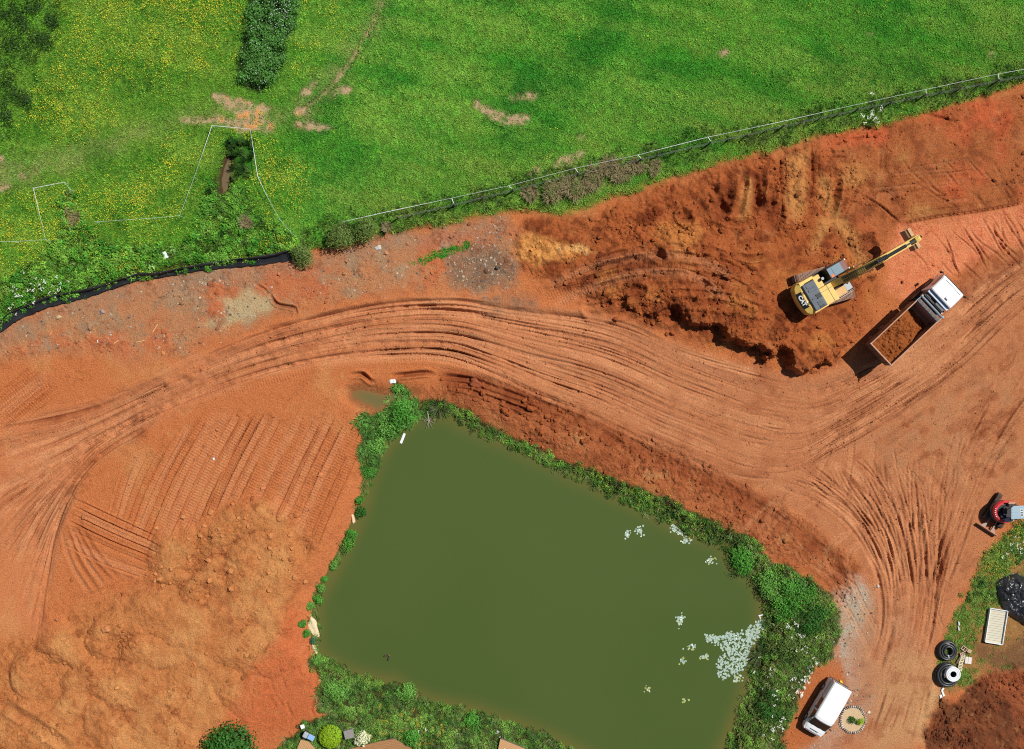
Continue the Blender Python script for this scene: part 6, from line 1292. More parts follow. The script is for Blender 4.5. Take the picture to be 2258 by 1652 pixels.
shrub('willow_bush', 1705, 1560, 1.2, 0.77, L_DK, 'dark shrub on the east bank left of the parked van', 1080, 0.08, 11, 0.85, 0.75)
def spiky(dx, dy, R_, label, col, n=90, h=0.9):
    r = np.random.default_rng(int(dx)); x, y = W(dx, dy); t = empty('spiky_plant', (x, y, max(ground_z(x, y), WATER_Z)), 0, label, 'plant', 'spiky tussocks by the pond')
    q, v = blades(r, n, 0.1, R_ * 1.25, 0.05, 1.15); link(bpy.data.objects.new('foliage', quads_mesh('foliage', q, lmat('spike_' + str(dx), col, 0.2), v)), t)
    MB().cyl((0, 0, -0.1), (0, 0, 0.25), 0.09, 7).out('stem', M_STEM, t)
spiky(1678, 1448, 1.0, 'dark spiky tussock leaning over the lily pads', lin(74, 92, 52, 0.8)); spiky(1755, 1292, 0.8, 'grey green spiky plant among the eastern shrubs', lin(96, 128, 84, 0.85)); spiky(968, 896, 1.1, 'dark drooping sedge tussock beside the dead branch', lin(84, 96, 54, 0.8), 140)

# ------------------------------------------------------------------ water lilies
M_PAD = plain('lily_pad', lin(172, 194, 178, 0.85), 0.35, var=0.15, scale=2.0, spec=0.6); M_PADY = plain('lily_pad_yellowing', lin(170, 176, 92, 0.85), 0.4, var=0.2, scale=2)
def pad_mesh(seed, mat):
    r = random.Random(seed); n = 11; V = [(0, 0, 0.012)]; 
    for k in range(n):
        a = R(14) + (2 * math.pi - R(28)) * k / (n - 1); s = r.uniform(0.92, 1.06); V.append((math.cos(a) * s, math.sin(a) * s * 0.74, r.uniform(0, 0.10)))
    me = bpy.data.meshes.new('pad'); me.from_pydata(V, [], [(0, k, k + 1) for k in range(1, n)]); me.materials.append(mat); return me
PADS = [pad_mesh(k, M_PAD) for k in range(4)] + [pad_mesh(9, M_PADY)]
def lily(dx, dy, pts, label, yellow=0.1):
    x, y = W(dx, dy); t = empty('water_lily', (x, y, WATER_Z), 0, label, 'water lily', 'water lilies on the pond')
    for k, (px, py) in enumerate(pts[:300]):
        a, b = W(px, py); o = link(bpy.data.objects.new('pad', PADS[4] if random.random() < yellow else PADS[random.randrange(4)]), t)
        o.location = (a - x, b - y, 0.015 + 0.004 * (k % 6)); s = random.uniform(0.06, 0.11); o.scale = (s, s, s * 0.9); o.rotation_euler = (random.uniform(-.2, .2), random.uniform(-.2, .2), random.uniform(0, 6.28))
    if len(pts) > 300:
        V, F = [], []
        for k, (px, py) in enumerate(pts[300:]):
            a, b = W(px, py); src = PADS[random.randrange(4)]; s = random.uniform(0.08, 0.13); th = random.uniform(0, 6.28); n0 = len(V)
            for v in src.vertices: V.append((a - x + (v.co.x * math.cos(th) - v.co.y * math.sin(th)) * s, b - y + (v.co.x * math.sin(th) + v.co.y * math.cos(th)) * s, 0.012 + 0.005 * (k % 7) + v.co.z * s * 0.9))
            F += [tuple(n0 + i for i in p.vertices) for p in src.polygons]
        me = bpy.data.meshes.new('small_pads'); me.from_pydata(V, [], F); me.materials.append(M_PAD); tag(link(bpy.data.objects.new('small_pads', me), t), kind='stuff')
def cluster(cx_, cy_, rx, ry, n): return [(cx_ + random.gauss(0, 0.45) * rx, cy_ + random.gauss(0, 0.45) * ry) for _ in range(n)]
for x, y, rx, ry, n, lab, yl in ((1385, 1181, 7, 9, 26, 'small lily clump, left of the northern pair', 0.05), (1412, 1174, 9, 10, 34, 'small lily clump, right of the northern pair', 0.05), (1489, 1169, 11, 11, 26, 'lily clump hugging the north east bank', 0.1), (1506, 1178, 9, 8, 14, 'thin lily clump touching the north east bank sedge', 0.2), (1517, 1195, 13, 9, 26, 'lily clump just off the north east bank', 0.15),
                                (1571, 1240, 12, 12, 24, 'ragged lily clump near the jutting shrub', 0.1), (1503, 1370, 10, 16, 46, 'tall oval lily clump alone in mid water', 0.08), (1529, 1432, 10, 9, 22, 'lily clump left of the big raft', 0.15), (1508, 1462, 7, 11, 16, 'narrow lily clump lower left of the big raft', 0.3), (1557, 1454, 13, 7, 26, 'wide flat lily clump close to the big raft', 0.15), (1431, 1523, 9, 8, 14, 'sparse lily clump far south in open water', 0.4), (1511, 1548, 8, 8, 10, 'sparsest yellowing lily clump near the south end', 0.8), (1631, 1503, 14, 10, 34, 'lily clump trailing below the big raft', 0.25)):
    lily(x, y, cluster(x, y, rx, ry, n), lab, yl)
raft_poly = [(1558, 1402), (1590, 1408), (1614, 1397), (1628, 1402), (1655, 1388), (1676, 1378), (1690, 1365), (1692, 1381), (1682, 1408), (1665, 1424), (1655, 1445), (1655, 1470), (1636, 1485), (1612, 1496), (1602, 1506), (1586, 1492), (1582, 1470), (1596, 1450), (1602, 1440), (1580, 1426), (1564, 1420)]
def inside(p, poly):
    c = False; n = len(poly)
    for i in range(n):
        a, b = poly[i], poly[(i + 1) % n]
        if (a[1] > p[1]) != (b[1] > p[1]) and p[0] < (b[0] - a[0]) * (p[1] - a[1]) / (b[1] - a[1]) + a[0]: c = not c
    return c
rp = []
while len(rp) < 620:
    p = (random.uniform(1555, 1695), random.uniform(1362, 1508))
    if inside(p, raft_poly): rp.append((p[0] + random.gauss(0, 1.6), p[1] + random.gauss(0, 1.6)))
lily(1625, 1440, rp, 'big pale raft of lily pads against the east bank', 0.03)

# ------------------------------------------------------------------ things in and by the water
def single(name, m, mat, loc, rz, label, cat, group=None, smooth=False):
    o = m.out(name, mat, None, smooth, loc=loc, rot=(0, 0, rz)); return tag(o, label, cat, group)
a, b = W(886, 968); m = MB(); m.box((0, 0, 0), (0.92, 0.22, 0.07), bev=0.015); m.box((0.1, 0, 0.045), (0.5, 0.12, 0.03), bev=0.01); single('foam_board', m, M_PLAS, (a, b, WATER_Z + 0.03), R(69), 'white board floating at the north west edge of the pond', 'board')
a, b = W(1684, 1362); m = MB(); m.box((0, 0.06, 0), (0.6, 0.09, 0.06), (0, 0, 0.25), bev=0.01); m.box((-0.16, -0.1, 0), (0.09, 0.34, 0.05), (0, 0, 0.2), bev=0.01); single('broken_rail', m, M_PLAS, (a, b, WATER_Z + 0.06), 0, 'broken white rail lying at the top of the lily raft', 'rail')
x, y = W(944, 930); t = empty('dead_branch', (x, y, WATER_Z), 0, 'bare grey branch fanning out of the water by the dark sedge', 'branch')
M_DRY = plain('dry_branch', lin(180, 172, 158, 0.75), 0.8)
MB().tube([(-0.1, 0.9, 0.35), (0, 0.3, 0.25), (0, 0, 0.12), (-0.05, -0.4, 0.02)], [0.05, 0.045, 0.035, 0.01], 6).out('bough', M_DRY, t)
for q in ((-0.85, 0.15, 0.08), (-0.6, -0.1, 0.05), (-0.3, -0.85, 0.04), (-0.05, -0.7, 0.04), (0.35, -0.65, 0.04), (0.5, -0.2, 0.1), (0.7, 0.15, 0.12), (-0.4, 0.45, 0.3), (0.35, 0.5, 0.3)):
    MB().tube([(0, 0.12, 0.18), (q[0] * 0.5, q[1] * 0.5 + 0.04, 0.16), q], [0.025, 0.016, 0.006], 4).out('twig', M_DRY, t)
def duck(dx, dy, rz, label):
    x, y = W(dx, dy); t = empty('duck', (x, y, WATER_Z), rz, label, 'duck', 'ducks on the pond')
    rows = []
    for px, w, z0, z1 in ((-0.22, 0.01, 0.09, 0.12), (-0.15, 0.06, 0.02, 0.12), (-0.05, 0.095, -0.03, 0.14), (0.06, 0.09, -0.03, 0.13), (0.13, 0.06, 0.0, 0.13), (0.16, 0.035, 0.04, 0.2), (0.19, 0.035, 0.13, 0.25), (0.23, 0.03, 0.17, 0.235), (0.25, 0.012, 0.18, 0.205)):
        rows.append([(px, math.cos(k * math.pi / 4) * w, (z0 + z1) / 2 + math.sin(k * math.pi / 4) * (z1 - z0) / 2) for k in range(8)])
    m = MB(); m.rings(rows, closed=True); m.out('body', plain('duck_feather', lin(84, 72, 60, 0.7), 0.7, var=0.35, scale=30), t, True)
    m = MB(); m.box((0.275, 0, 0.19), (0.06, 0.03, 0.014), bev=0.004); m.out('bill', M_ORANGE, t)
duck(849, 1451, R(20), 'larger dark duck swimming near the south west shore'); duck(855, 1457, R(75), 'second smaller dark duck just behind the first')
# pale stone at the west bank
def slab(dx, dy, L, Wd, rz, label, seed, col, h=0.25, name='boulder', z=None):
    r = random.Random(seed); x, y = W(dx, dy); m = MB(); bmesh.ops.create_icosphere(m.bm, subdivisions=3, radius=1.0)
    for v in m.bm.verts:
        n = v.co.normalized(); f = 1 + 0.16 * math.sin(n.x * 4 + seed) + 0.12 * math.sin(n.y * 5 + seed * 2) + r.uniform(-.04, .04); v.co = Vector((n.x * L / 2 * f, n.y * Wd / 2 * f, n.z * h * f))
    zz = max(ground_z(x, y), WATER_Z) if z is None else z
    return single(name, m, plain('stone_%d' % seed, col, 0.85, var=0.18, scale=3, bump=0.4), (x, y, zz + h * 0.12), rz, label, 'stone')
slab(687, 1386, 1.9, 0.85, R(-68), 'large pale cream stone shelf on the west shore of the pond', 3, lin(226, 206, 166, 0.85), 0.16); slab(690, 1436, 0.9, 0.45, R(-65), 'narrow pale stone south of the cream shelf', 4, lin(206, 184, 140, 0.8), 0.14); slab(776, 1147, 0.75, 0.3, R(-80), 'slim pale stone half way up the west shore', 5, lin(226, 196, 160, 0.85), 0.14)
slab(834, 546, 0.55, 0.42, 0.4, 'flat pale slab on the rubble below the dark bushes', 6, lin(206, 200, 192, 0.8), 0.12); slab(226, 688, 0.5, 0.4, 0.9, 'grey boulder in the rubble below the silt barrier', 7, lin(176, 152, 146, 0.8), 0.22); slab(130, 700, 0.7, 0.3, 0.2, 'tan slab in the rubble near the left edge', 8, lin(196, 170, 130, 0.8), 0.12)
slab(1048, 845, 1.2, 0.8, R(-25), 'largest red boulder in the broken bank above the pond', 9, lin(150, 78, 44, 0.75), 0.35); slab(1098, 590, 0.5, 0.35, 0.3, 'dark lump of rock in the grey spoil', 10, lin(110, 96, 84, 0.75), 0.25); slab(238, 1385, 0.75, 0.6, 0.4, 'largest earth lump on the flattened spoil at left', 12, lin(206, 136, 84, 0.75), 0.3); slab(128, 1365, 0.45, 0.38, 0.2, 'earth lump beside the turning tracks', 13, lin(196, 120, 76, 0.75), 0.22)
slab(1935, 1293, 0.35, 0.3, 0.2, 'pale stone at the gravel edge east of the pond shrubs', 14, lin(206, 196, 186, 0.8), 0.14); slab(1990, 512 + 110, 0.3, 0.25, 0.2, 'small red rock on the scraped ground ahead of the lorry', 15, lin(170, 80, 50, 0.75), 0.15)
for k in range(110):                                                 # the biggest loose clods, each its own
    if k < 45: dx, dy = random.uniform(960, 1330), 0; dy = 835 + (dx - 960) * 0.36 + random.gauss(0, 16)
    elif k < 80: dx, dy = random.uniform(340, 680), random.uniform(1120, 1300)
    else: dx, dy = random.uniform(1300, 1850), random.uniform(470, 740)
    x, y = W(dx, dy); s = random.uniform(0.14, 0.27)
    if k == 0: CL = [clod_mesh(200 + i, 2) for i in range(4)]; [c.materials.append(plain('big_clod', lin(164, 90, 50, 0.75), 0.95, var=0.2, scale=4, bump=0.4, spec=0.1)) for c in CL]; CT = [c.copy() for c in CL]; [(c.materials.clear(), c.materials.append(plain('tan_clod', lin(204, 136, 84, 0.78), 0.95, var=0.15, scale=4, bump=0.4, spec=0.1))) for c in CT]
    o = link(bpy.data.objects.new('earth_clod', (CT if 45 <= k < 80 else CL)[k % 4])); o.location = (x, y, ground_z(x, y) + s * 0.3); o.scale = (s, s * random.uniform(.7, 1.1), s); o.rotation_euler = (random.uniform(-.4, .4), random.uniform(-.4, .4), random.uniform(0, 6.28))
    tag(o, ('loose red clod tumbled down the broken bank north of the pond', 'loose tan clod on the tipped spoil heaps', 'loose dark clod on the dug ground left of the yellow excavator')[0 if k < 45 else 1 if k < 80 else 2], 'clod', ('clods on the broken bank', 'clods on the spoil heaps', 'clods on the dug ground')[0 if k < 45 else 1 if k < 80 else 2])

# ------------------------------------------------------------------ ring of stones with its plants
def stone_ring():
    x, y = W(2700 * 0.6258 + 1378 / 4.516 * 0.6258, 2300 * 0.6258 + 1060 / 4.516 * 0.6258); z = ground_z(x, y)
    t = empty('stone_ring', (x, y, z), 0, 'round bed edged with white stones beside the van', 'stone ring')
    mats = [plain('painted_stone_%d' % k, c, 0.8, var=0.15, scale=8) for k, c in enumerate((lin(214, 212, 206, 0.85), lin(190, 184, 176, 0.8), lin(164, 154, 144, 0.8)))]
    mes = []
    for k in range(6):
        bm = bmesh.new(); bmesh.ops.create_icosphere(bm, subdivisions=1, radius=1); r = random.Random(k)
        for v in bm.verts: v.co *= r.uniform(0.85, 1.15)
        me = bpy.data.meshes.new('stone'); bm.to_mesh(me); bm.free(); me.materials.append(mats[k % 3]); mes.append(me)
    n = 40
    for k in range(n):
        a = 2 * math.pi * k / n; o = link(bpy.data.objects.new('stone', mes[random.randrange(6)]), t)
        rr = 1.08 + random.uniform(-.03, .03); px, py = math.cos(a) * rr * 0.98, math.sin(a) * rr * 1.05
        o.location = (px, py, ground_z(x + px, y + py) - z + 0.1); o.scale = (random.uniform(0.10, 0.14), random.uniform(0.065, 0.085), random.uniform(0.12, 0.16)); o.rotation_euler = (0, 0, a + random.uniform(-.2, .2))
    m = MB(); m.plan([(math.cos(2 * math.pi * k / 30) * 1.0, math.sin(2 * math.pi * k / 30) * 1.06) for k in range(30)], -0.1, 0.05); m.out('sand_bed', plain('bed_sand', lin(206, 178, 140, 0.8), 0.95, var=0.15, scale=5, bump=0.3), t)
stone_ring()
shrub('ring_shrub', 2700 * 0.6258 + 1370 / 4.516 * 0.6258, 2300 * 0.6258 + 1075 / 4.516 * 0.6258, 0.5, 0.5, L_DK, 'dark green shrub on the left inside the stone ring', 320, 0.055, 5)
shrub('ring_shrub', 2700 * 0.6258 + 1500 / 4.516 * 0.6258, 2300 * 0.6258 + 1100 / 4.516 * 0.6258, 0.4, 0.5, L_LIME, 'yellow green shrub on the right inside the stone ring', 320, 0.055, 4)
VANP = lambda cx_, cy_: (2700 * 0.6258 + cx_ / 4.516 * 0.6258, 2300 * 0.6258 + cy_ / 4.516 * 0.6258)
M_PST = plain('pale_stone', lin(222, 214, 202, 0.85), 0.85, var=0.2, scale=5)
PSM = [clod_mesh(300 + i) for i in range(4)]
for me in PSM: me.materials.append(M_PST)
for k, (sx, sy) in enumerate(((715, 90), (760, 95), (800, 100), (790, 165), (825, 150), (705, 180), (728, 210), (680, 290), (650, 340), (622, 390), (640, 425), (682, 400), (600, 440), (520, 470), (540, 500), (530, 555), (572, 540), (604, 560), (450, 540), (475, 630), (500, 650), (555, 680), (578, 510), (700, 325), (665, 370), (610, 470))):
    x, y = W(*VANP(sx, sy)); s = random.uniform(0.09, 0.17) if k not in (1, 3, 15, 21) else 0.2
    o = link(bpy.data.objects.new('pale_stone', PSM[k % 4])); o.location = (x, y, ground_z(x, y) + s * 0.4); o.scale = (s, s * 0.8, s * 0.8); o.rotation_euler = (0, 0, random.uniform(0, 6)); tag(o, 'pale stone in the loose line between the bank weeds and the van', 'stone', 'pale stones by the van')
x, y = W(*VANP(1630, 945)); o = link(bpy.data.objects.new('pale_stone', PSM[1])); o.location = (x, y, ground_z(x, y) + 0.06); o.scale = (0.16, 0.14, 0.13); tag(o, 'lone white stone just right of the stone ring', 'stone')
x, y = W(*VANP(672, 232)); m = MB(); m.box((0, 0, 0.06), (0.3, 0.2, 0.12), bev=0.01); m.box((0.2, 0.08, 0.05), (0.08, 0.14, 0.1), (0, 0, 0.3), bev=0.01); single('carton', m, plain('pale_blue_carton', lin(198, 228, 238, 0.85), 0.5), (x, y, ground_z(x, y)), R(25), 'pale blue carton among the stones above the van', 'carton')
x, y = W(*VANP(1182, 455)); m = MB(); m.box((0, 0, 0.1), (0.26, 0.16, 0.2), bev=0.03); m.box((0.16, 0, 0.16), (0.1, 0.06, 0.05), bev=0.01); single('yellow_can', m, plain('yellow_plastic', lin(250, 210, 40, 0.85), 0.4), (x, y, ground_z(x, y)), R(-50), 'small yellow can on the ground behind the van', 'can')

# ------------------------------------------------------------------ yard clutter by the site edge
YD = lambda cx_, cy_: ((3200 + cx_ / 3.671) * 0.6258, (2050 + cy_ / 3.671) * 0.6258)
M_PIPE = plain('black_pipe', (0.03, 0.032, 0.036), 0.38, var=0.25, scale=6, spec=0.6); M_WPIPE = plain('white_pipe', lin(236, 240, 246, 0.85), 0.4, var=0.04)
def coil(cx_, cy_, label, rings_, r_pipe, mat, base=0.0, name='pipe_coil', cat='pipe coil'):
    x, y = W(*YD(cx_, cy_)); t = empty(name, (x, y, ground_z(x, y) + base), 0, label, cat, 'coils of pipe')
    for rad, z, ox, oy in rings_:
        P = [(ox + math.cos(k * 2 * math.pi / 28) * rad * (1 + random.uniform(-.012, .012)), oy + math.sin(k * 2 * math.pi / 28) * rad * 1.06, z + 0.01 * math.sin(k * 0.9)) for k in range(28)]
        MB().tube(P, r_pipe, 8, True).out('turn', mat, t, True)
    return t
c1 = coil(492, 885, 'black corrugated pipe coil lying on the grass, upper of the two coils', [(0.78, 0.09, 0, 0), (0.76, 0.25, 0.02, 0.01), (0.72, 0.41, 0.0, 0.03), (0.60, 0.09, 0.02, 0), (0.58, 0.26, -0.02, 0.02), (0.55, 0.43, 0.03, -0.02), (0.43, 0.1, 0, 0), (0.41, 0.28, 0.0, -0.05), (0.37, 0.45, 0.05, 0.0)], 0.085, M_PIPE)
MB().tube([(0.1, -0.62, 0.42), (0.02, -0.42, 0.5), (0.0, -0.30, 0.52)], 0.05, 6).out('strap', M_PLAS, c1)
c2 = coil(485, 1195, 'wide black pipe coil carrying the white one, lower of the two coils', [(0.92, 0.1, 0, 0), (0.90, 0.29, 0.0, 0), (0.86, 0.48, 0.03, 0.02), (0.74, 0.1, 0, 0), (0.72, 0.3, 0.02, 0), (0.68, 0.5, 0.04, 0.02), (0.54, 0.12, 0.04, 0), (0.52, 0.5, 0.1, 0.03)], 0.095, M_PIPE)
MB().tube([(0.1, 0.75, 0.55), (0.3, 0.85, 0.5), (0.6, 0.5, 0.35)], 0.05, 6).out('loose_end', M_PIPE, c2)
x, y = at_height(*YD(585, 1200), 1.0)
t = empty('white_coil', (x, y, ground_z(x, y) + 0.58), 0, 'white pipe coil stacked on top of the lower black coil', 'pipe coil', 'coils of pipe')
for k, (rad, z) in enumerate(((0.56, 0.06), (0.57, 0.17), (0.56, 0.28), (0.57, 0.39), (0.44, 0.40), (0.32, 0.39))):
    MB().tube([(math.cos(q * 2 * math.pi / 30) * rad, math.sin(q * 2 * math.pi / 30) * rad, z) for q in range(30)], 0.068, 8, True).out('turn', M_WPIPE, t, True)
# pallet-like tray of boards
def tray():
    x, y = W(*YD(1122, 570)); z = ground_z(x, y) + 0.02; t = empty('timber_tray', (x, y, z), R(-9), 'pale timber tray with a white rim on the rough ground', 'tray')
    mt = plain('bleached_board', lin(214, 208, 186, 0.82), 0.8, var=0.08, scale=7)
    for k in range(14):
        MB().box((random.uniform(-.005, .005), -1.33 + k * 0.205, 0.2 + random.uniform(-.006, .006)), (1.42, 0.19, 0.03), (0, random.uniform(-.005, .005), 0), bev=0.004).out('board', mt, t)
    for s in (-1, 1):
        MB().box((s * 0.75, 0, 0.22), (0.06, 2.92, 0.34), bev=0.008).out('side_rail', M_PLAS, t); MB().box((0, s * 1.46 - 0.0, 0.22), (1.43, 0.06, 0.30), bev=0.008).out('end_rail', M_PLAS, t)
tray()
# crumpled black plastic
def tarp():
    x, y = W(*YD(1500, 250)); base = ground_z(x, y); n = 70
    A, B = np.meshgrid(np.linspace(-2.6, 3.4, n), np.linspace(-2.6, 2.6, n)); A = A.astype(np.float32); B = B.astype(np.float32)
    rr = np.hypot(A / 2.4, B / 2.1 + 0.18 * A) + 0.10 * fbm(A, B, 0.8, 3, 500)
    h = np.clip(1 - rr ** 2, 0, 1) ** 0.6 * 0.75 + sstep(1.05, 0.75, rr) * (np.abs(fbm(A, B, 1.1, 3, 510)) * 0.5 + np.abs(fbm(A, B, 3.0, 2, 520)) * 0.18)
    keep = rr < 1.02; id_ = np.arange(n * n).reshape(n, n); q = np.stack([id_[:-1, :-1], id_[:-1, 1:], id_[1:, 1:], id_[1:, :-1]], -1)[keep[:-1, :-1]]
    used = np.unique(q); rem = np.full(n * n, -1); rem[used] = np.arange(len(used))
    zg = np.array([ground_z(x + a, y + b) for a, b in zip(A.ravel()[used], B.ravel()[used])]) - base
    me = np_mesh('plastic_sheet', np.stack([A.ravel()[used], B.ravel()[used], h.ravel()[used] + zg + 0.02], 1), rem[q], plain('black_polythene', (0.02, 0.021, 0.025), 0.32, var=0.3, scale=3, spec=0.6), False)
    o = link(bpy.data.objects.new('plastic_sheet', me)); o.location = (x, y, base); tag(o, 'crumpled heap of black plastic sheeting at the right edge', 'plastic sheet')
tarp()
# hollow blocks, slab, bottles
M_BRICK = plain('pink_brick', lin(206, 170, 156, 0.8), 0.85, var=0.15, scale=9); M_TANB = plain('tan_block', lin(196, 166, 128, 0.8), 0.85); M_CREAM = plain('cream_block', lin(222, 210, 176, 0.82), 0.85, var=0.12, scale=9)
def hollow(cx_, cy_, rz, mat, label, L=0.5, Wd=0.4, H=0.22, holes=2):
    x, y = W(*YD(cx_, cy_)); m = MB(); th = 0.06
    for s in (-1, 1): m.box((0, s * (Wd - th) / 2, H / 2), (L, th, H))
    for k in range(holes + 1): m.box((-L / 2 + th / 2 + k * (L - th) / holes, 0, H / 2), (th, Wd - 2 * th, H - 0.004))
    single('hollow_block', m, mat, (x, y, ground_z(x, y)), rz, label, 'block', 'hollow blocks by the pipe coils')
hollow(715, 860, R(-40), M_BRICK, 'pinkish hollow block nearest the timber tray'); hollow(690, 930, R(20), M_BRICK, 'small pinkish hollow block touching the larger one', 0.36, 0.26)
for k, (cx_, cy_) in enumerate(((700, 960), (690, 1005), (672, 1045), (665, 1085), (662, 1125))): hollow(cx_, cy_, R(75), M_CREAM, ('topmost cream hollow block of the line beside the coils', 'second cream hollow block of the line beside the coils', 'middle cream hollow block of the line beside the coils', 'fourth cream hollow block of the line beside the coils', 'lowest cream hollow block of the line beside the coils')[k], 0.3, 0.34, 0.2, 2)
x, y = W(*YD(780, 890)); m = MB(); m.box((0, 0, 0.14), (0.36, 0.3, 0.28), bev=0.01); single('tan_block', m, M_TANB, (x, y, ground_z(x, y)), R(-25), 'solid tan block against the pinkish hollow one', 'block')
x, y = W(*YD(655, 985)); m = MB(); m.box((0, 0, 0.1), (0.95, 0.1, 0.05), bev=0.01); single('plank', m, M_WOOD, (x, y, ground_z(x, y) + 0.1), R(62), 'short grey plank leaning along the cream blocks', 'plank')
x, y = W(*YD(770, 1015)); m = MB(); m.box((-0.13, 0, 0.06), (0.26, 0.6, 0.1), bev=0.02); m.box((0.16, 0, 0.06), (0.3, 0.58, 0.11), bev=0.02); single('paving_stone', m, plain('pale_slab', lin(224, 214, 208, 0.85), 0.8, var=0.12, scale=5), (x, y, ground_z(x, y)), R(-8), 'cracked pale paving slab right of the cream blocks', 'slab')
for k, (cx_, cy_, lab) in enumerate(((650, 560, 'upper white plastic bottle lying in the bright grass'), (648, 625, 'lower white plastic bottle lying in the bright grass'))):
    x, y = W(*YD(cx_, cy_)); m = MB(); m.cyl((0, 0, 0.07), (0.24, 0, 0.07), 0.065, 10); m.cyl((0.24, 0, 0.07), (0.31, 0, 0.07), 0.065, 10, 0.025); m.cyl((0.31, 0, 0.07), (0.35, 0, 0.07), 0.027, 8); single('bottle', m, M_PLAS, (x, y, ground_z(x, y) + 0.06), R(95), lab, 'bottle')
x, y = W(*YD(440, 1390)); m = MB(); m.box((0, 0, 0.08), (0.32, 0.16, 0.1), (0, 0, 1.0), bev=0.02); m.box((0.05, -0.35, 0.06), (0.5, 0.16, 0.06), (0, 0, -1.2), bev=0.02); m.box((-0.12, -0.62, 0.05), (0.2, 0.3, 0.05), (0, 0, 0.3), bev=0.01); single('torn_bag', m, M_PLAS, (x, y, ground_z(x, y)), 0, 'torn white bag below the lower pipe coil', 'bag')
# laths and scraps on the rubble
for dx, dy, L, rz, lab in ((342.6, 724, 0.85, R(58), 'longest pale lath lying on the rubble'), (310, 753, 0.75, R(12), 'flat lying pale lath right of the red soil patch'), (257, 754, 0.5, R(35), 'short pale lath at the left of the rubble')):
    a, b = W(dx, dy); m = MB(); m.box((0, 0, 0), (L, 0.07, 0.03), bev=0.004); single('lath', m, plain('lath_wood', lin(222, 176, 120, 0.82), 0.8), (a, b, ground_z(a, b) + 0.04), rz, lab, 'lath')
def scrap(dx, dy, s, label, seed):
    r = random.Random(seed); a, b = W(dx, dy); bm = MB(); rows = [[(i * s / 4 - s / 2 + r.uniform(-.02, .02), j * s / 6 - s / 3 + r.uniform(-.02, .02), r.uniform(0.01, 0.09)) for j in range(5)] for i in range(5)]
    bm.rings(rows, cap=False); single('paper_scrap', bm, M_PLAS, (a, b, ground_z(a, b) + 0.02), r.uniform(0, 3), label, 'scrap')
scrap(218, 753, 0.28, 'white paper scrap at the left of the rubble', 1); scrap(472, 1012, 0.22, 'white paper scrap on the dozer tracks', 2); scrap(866, 841, 0.5, 'white sheet caught above the muddy puddle', 3); scrap(368, 564, 0.6, 'white bag in the nettles behind the silt barrier', 4)

# ------------------------------------------------------------------ garden corner
M_DECK = plain('deck_board', lin(176, 128, 84, 0.75), 0.75, var=0.18, scale=5)
M_DECK2 = plain('deck_board_pale', lin(206, 160, 112, 0.78), 0.75, var=0.15, scale=5)
def deck(name, poly, ang, label, mat, h=0.5, bw=0.14):
    P = WP(poly); c = P.mean(0); z = ground_z(*c); t = empty(name, (c[0], c[1], z), 0, label, 'deck')
    Q = P - c; ca, sa = math.cos(ang), math.sin(ang); U = Q @ np.array([[ca, -sa], [sa, ca]])             # board axis along u
    lo, hi = U[:, 1].min(), U[:, 1].max(); v = lo + 0.01
    while v < hi:
        xs_ = []
        for vv in (v + 0.01, v + bw - 0.01):
            cr = []
            for i in range(len(U)):
                a, b = U[i], U[(i + 1) % len(U)]
                if (a[1] > vv) != (b[1] > vv): cr.append(a[0] + (b[0] - a[0]) * (vv - a[1]) / (b[1] - a[1]))
            xs_.append((min(cr), max(cr)) if len(cr) >= 2 else None)
        if xs_[0] and xs_[1]:
            poly4 = [(xs_[0][0], v), (xs_[0][1], v), (xs_[1][1], v + bw - 0.012), (xs_[1][0], v + bw - 0.012)]
            w4 = [(p[0] * ca - p[1] * sa, p[0] * sa + p[1] * ca) for p in poly4]; dz = random.uniform(-.004, .004)
            MB().plan(w4, h - 0.035 + dz, h + dz).out('board', mat, t)
        v += bw
    m = MB(); m.plan([tuple(q * 0.97) for q in Q], h - 0.2, h - 0.045); m.out('joist_frame', M_WOOD, t)
    for q in Q: MB().cyl((q[0] * 0.94, q[1] * 0.94, -0.7), (q[0] * 0.94, q[1] * 0.94, h - 0.1), 0.06, 8).out('post', M_WOOD, t)
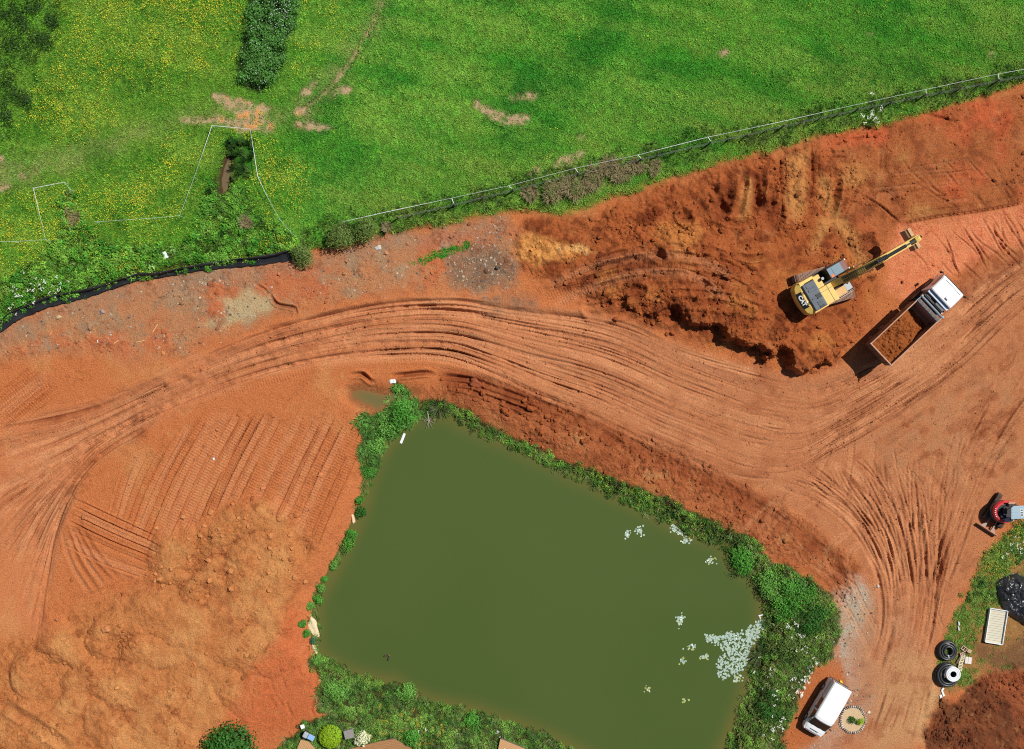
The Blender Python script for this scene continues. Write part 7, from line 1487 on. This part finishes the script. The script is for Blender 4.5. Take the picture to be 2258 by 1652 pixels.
deck('garden_deck', [(750, 1700), (752, 1654), (818, 1637), (868, 1625), (920, 1655), (1000, 1700)], R(8), 'wide pointed timber deck at the bottom edge below the flowers', M_DECK)
deck('garden_deck', [(640, 1690), (665, 1628), (682, 1632), (700, 1652), (730, 1690)], R(62), 'small timber deck left of the lime green shrub', M_DECK2, 0.35)
deck('fishing_deck', [(1090, 1690), (1104, 1623), (1180, 1656), (1240, 1690)], R(-22), 'pale timber deck over the south bank near the bottom centre', M_DECK2, 0.5)
def gz(dx, dy): a, b = W(dx, dy); return a, b, ground_z(a, b)
x, y, z = gz(683, 1616); t = empty('barbecue', (x, y, z), R(-28), 'grey lidded barbecue with a blue side shelf by the lime shrub', 'barbecue')
MB().box((-0.22, 0, 0.85), (0.42, 0.5, 0.3), bev=0.08, seg=3).out('lid', M_GREYP, t); MB().box((0.3, 0, 0.8), (0.55, 0.46, 0.05), bev=0.01).out('shelf', plain('blue_shelf', lin(150, 190, 236, 0.8), 0.3), t); MB().box((-0.22, 0, 0.55), (0.4, 0.46, 0.25), bev=0.02).out('firebox', M_BLK, t)
for sx in (-0.38, 0.5):
    for sy in (-0.2, 0.2): MB().cyl((sx, sy, 0), (sx, sy, 0.78), 0.02, 6).out('leg', M_BLK, t)
x, y, z = gz(669, 1599); m = MB(); m.box((0, 0, 0.2), (0.28, 0.3, 0.4), bev=0.02); m.box((0, 0, 0.41), (0.32, 0.34, 0.04), bev=0.01); single('white_box', m, M_PLAS, (x, y, z), R(20), 'small white box above the barbecue', 'box')
x, y, z = gz(771, 1615); t = empty('planter_box', (x, y, z), R(14), 'grey weathered wooden box between the lime and cream shrubs', 'box')
M_GW = plain('grey_timber', lin(150, 146, 142, 0.78), 0.85, var=0.2, scale=9)
for k in range(4): MB().box((0, -0.27 + k * 0.18, 0.7), (0.78, 0.17, 0.04), bev=0.006).out('board', M_GW, t)
MB().box((0, 0, 0.34), (0.72, 0.66, 0.66), bev=0.01).out('carcass', plain('grey_carcass', lin(176, 168, 160, 0.75), 0.85), t)
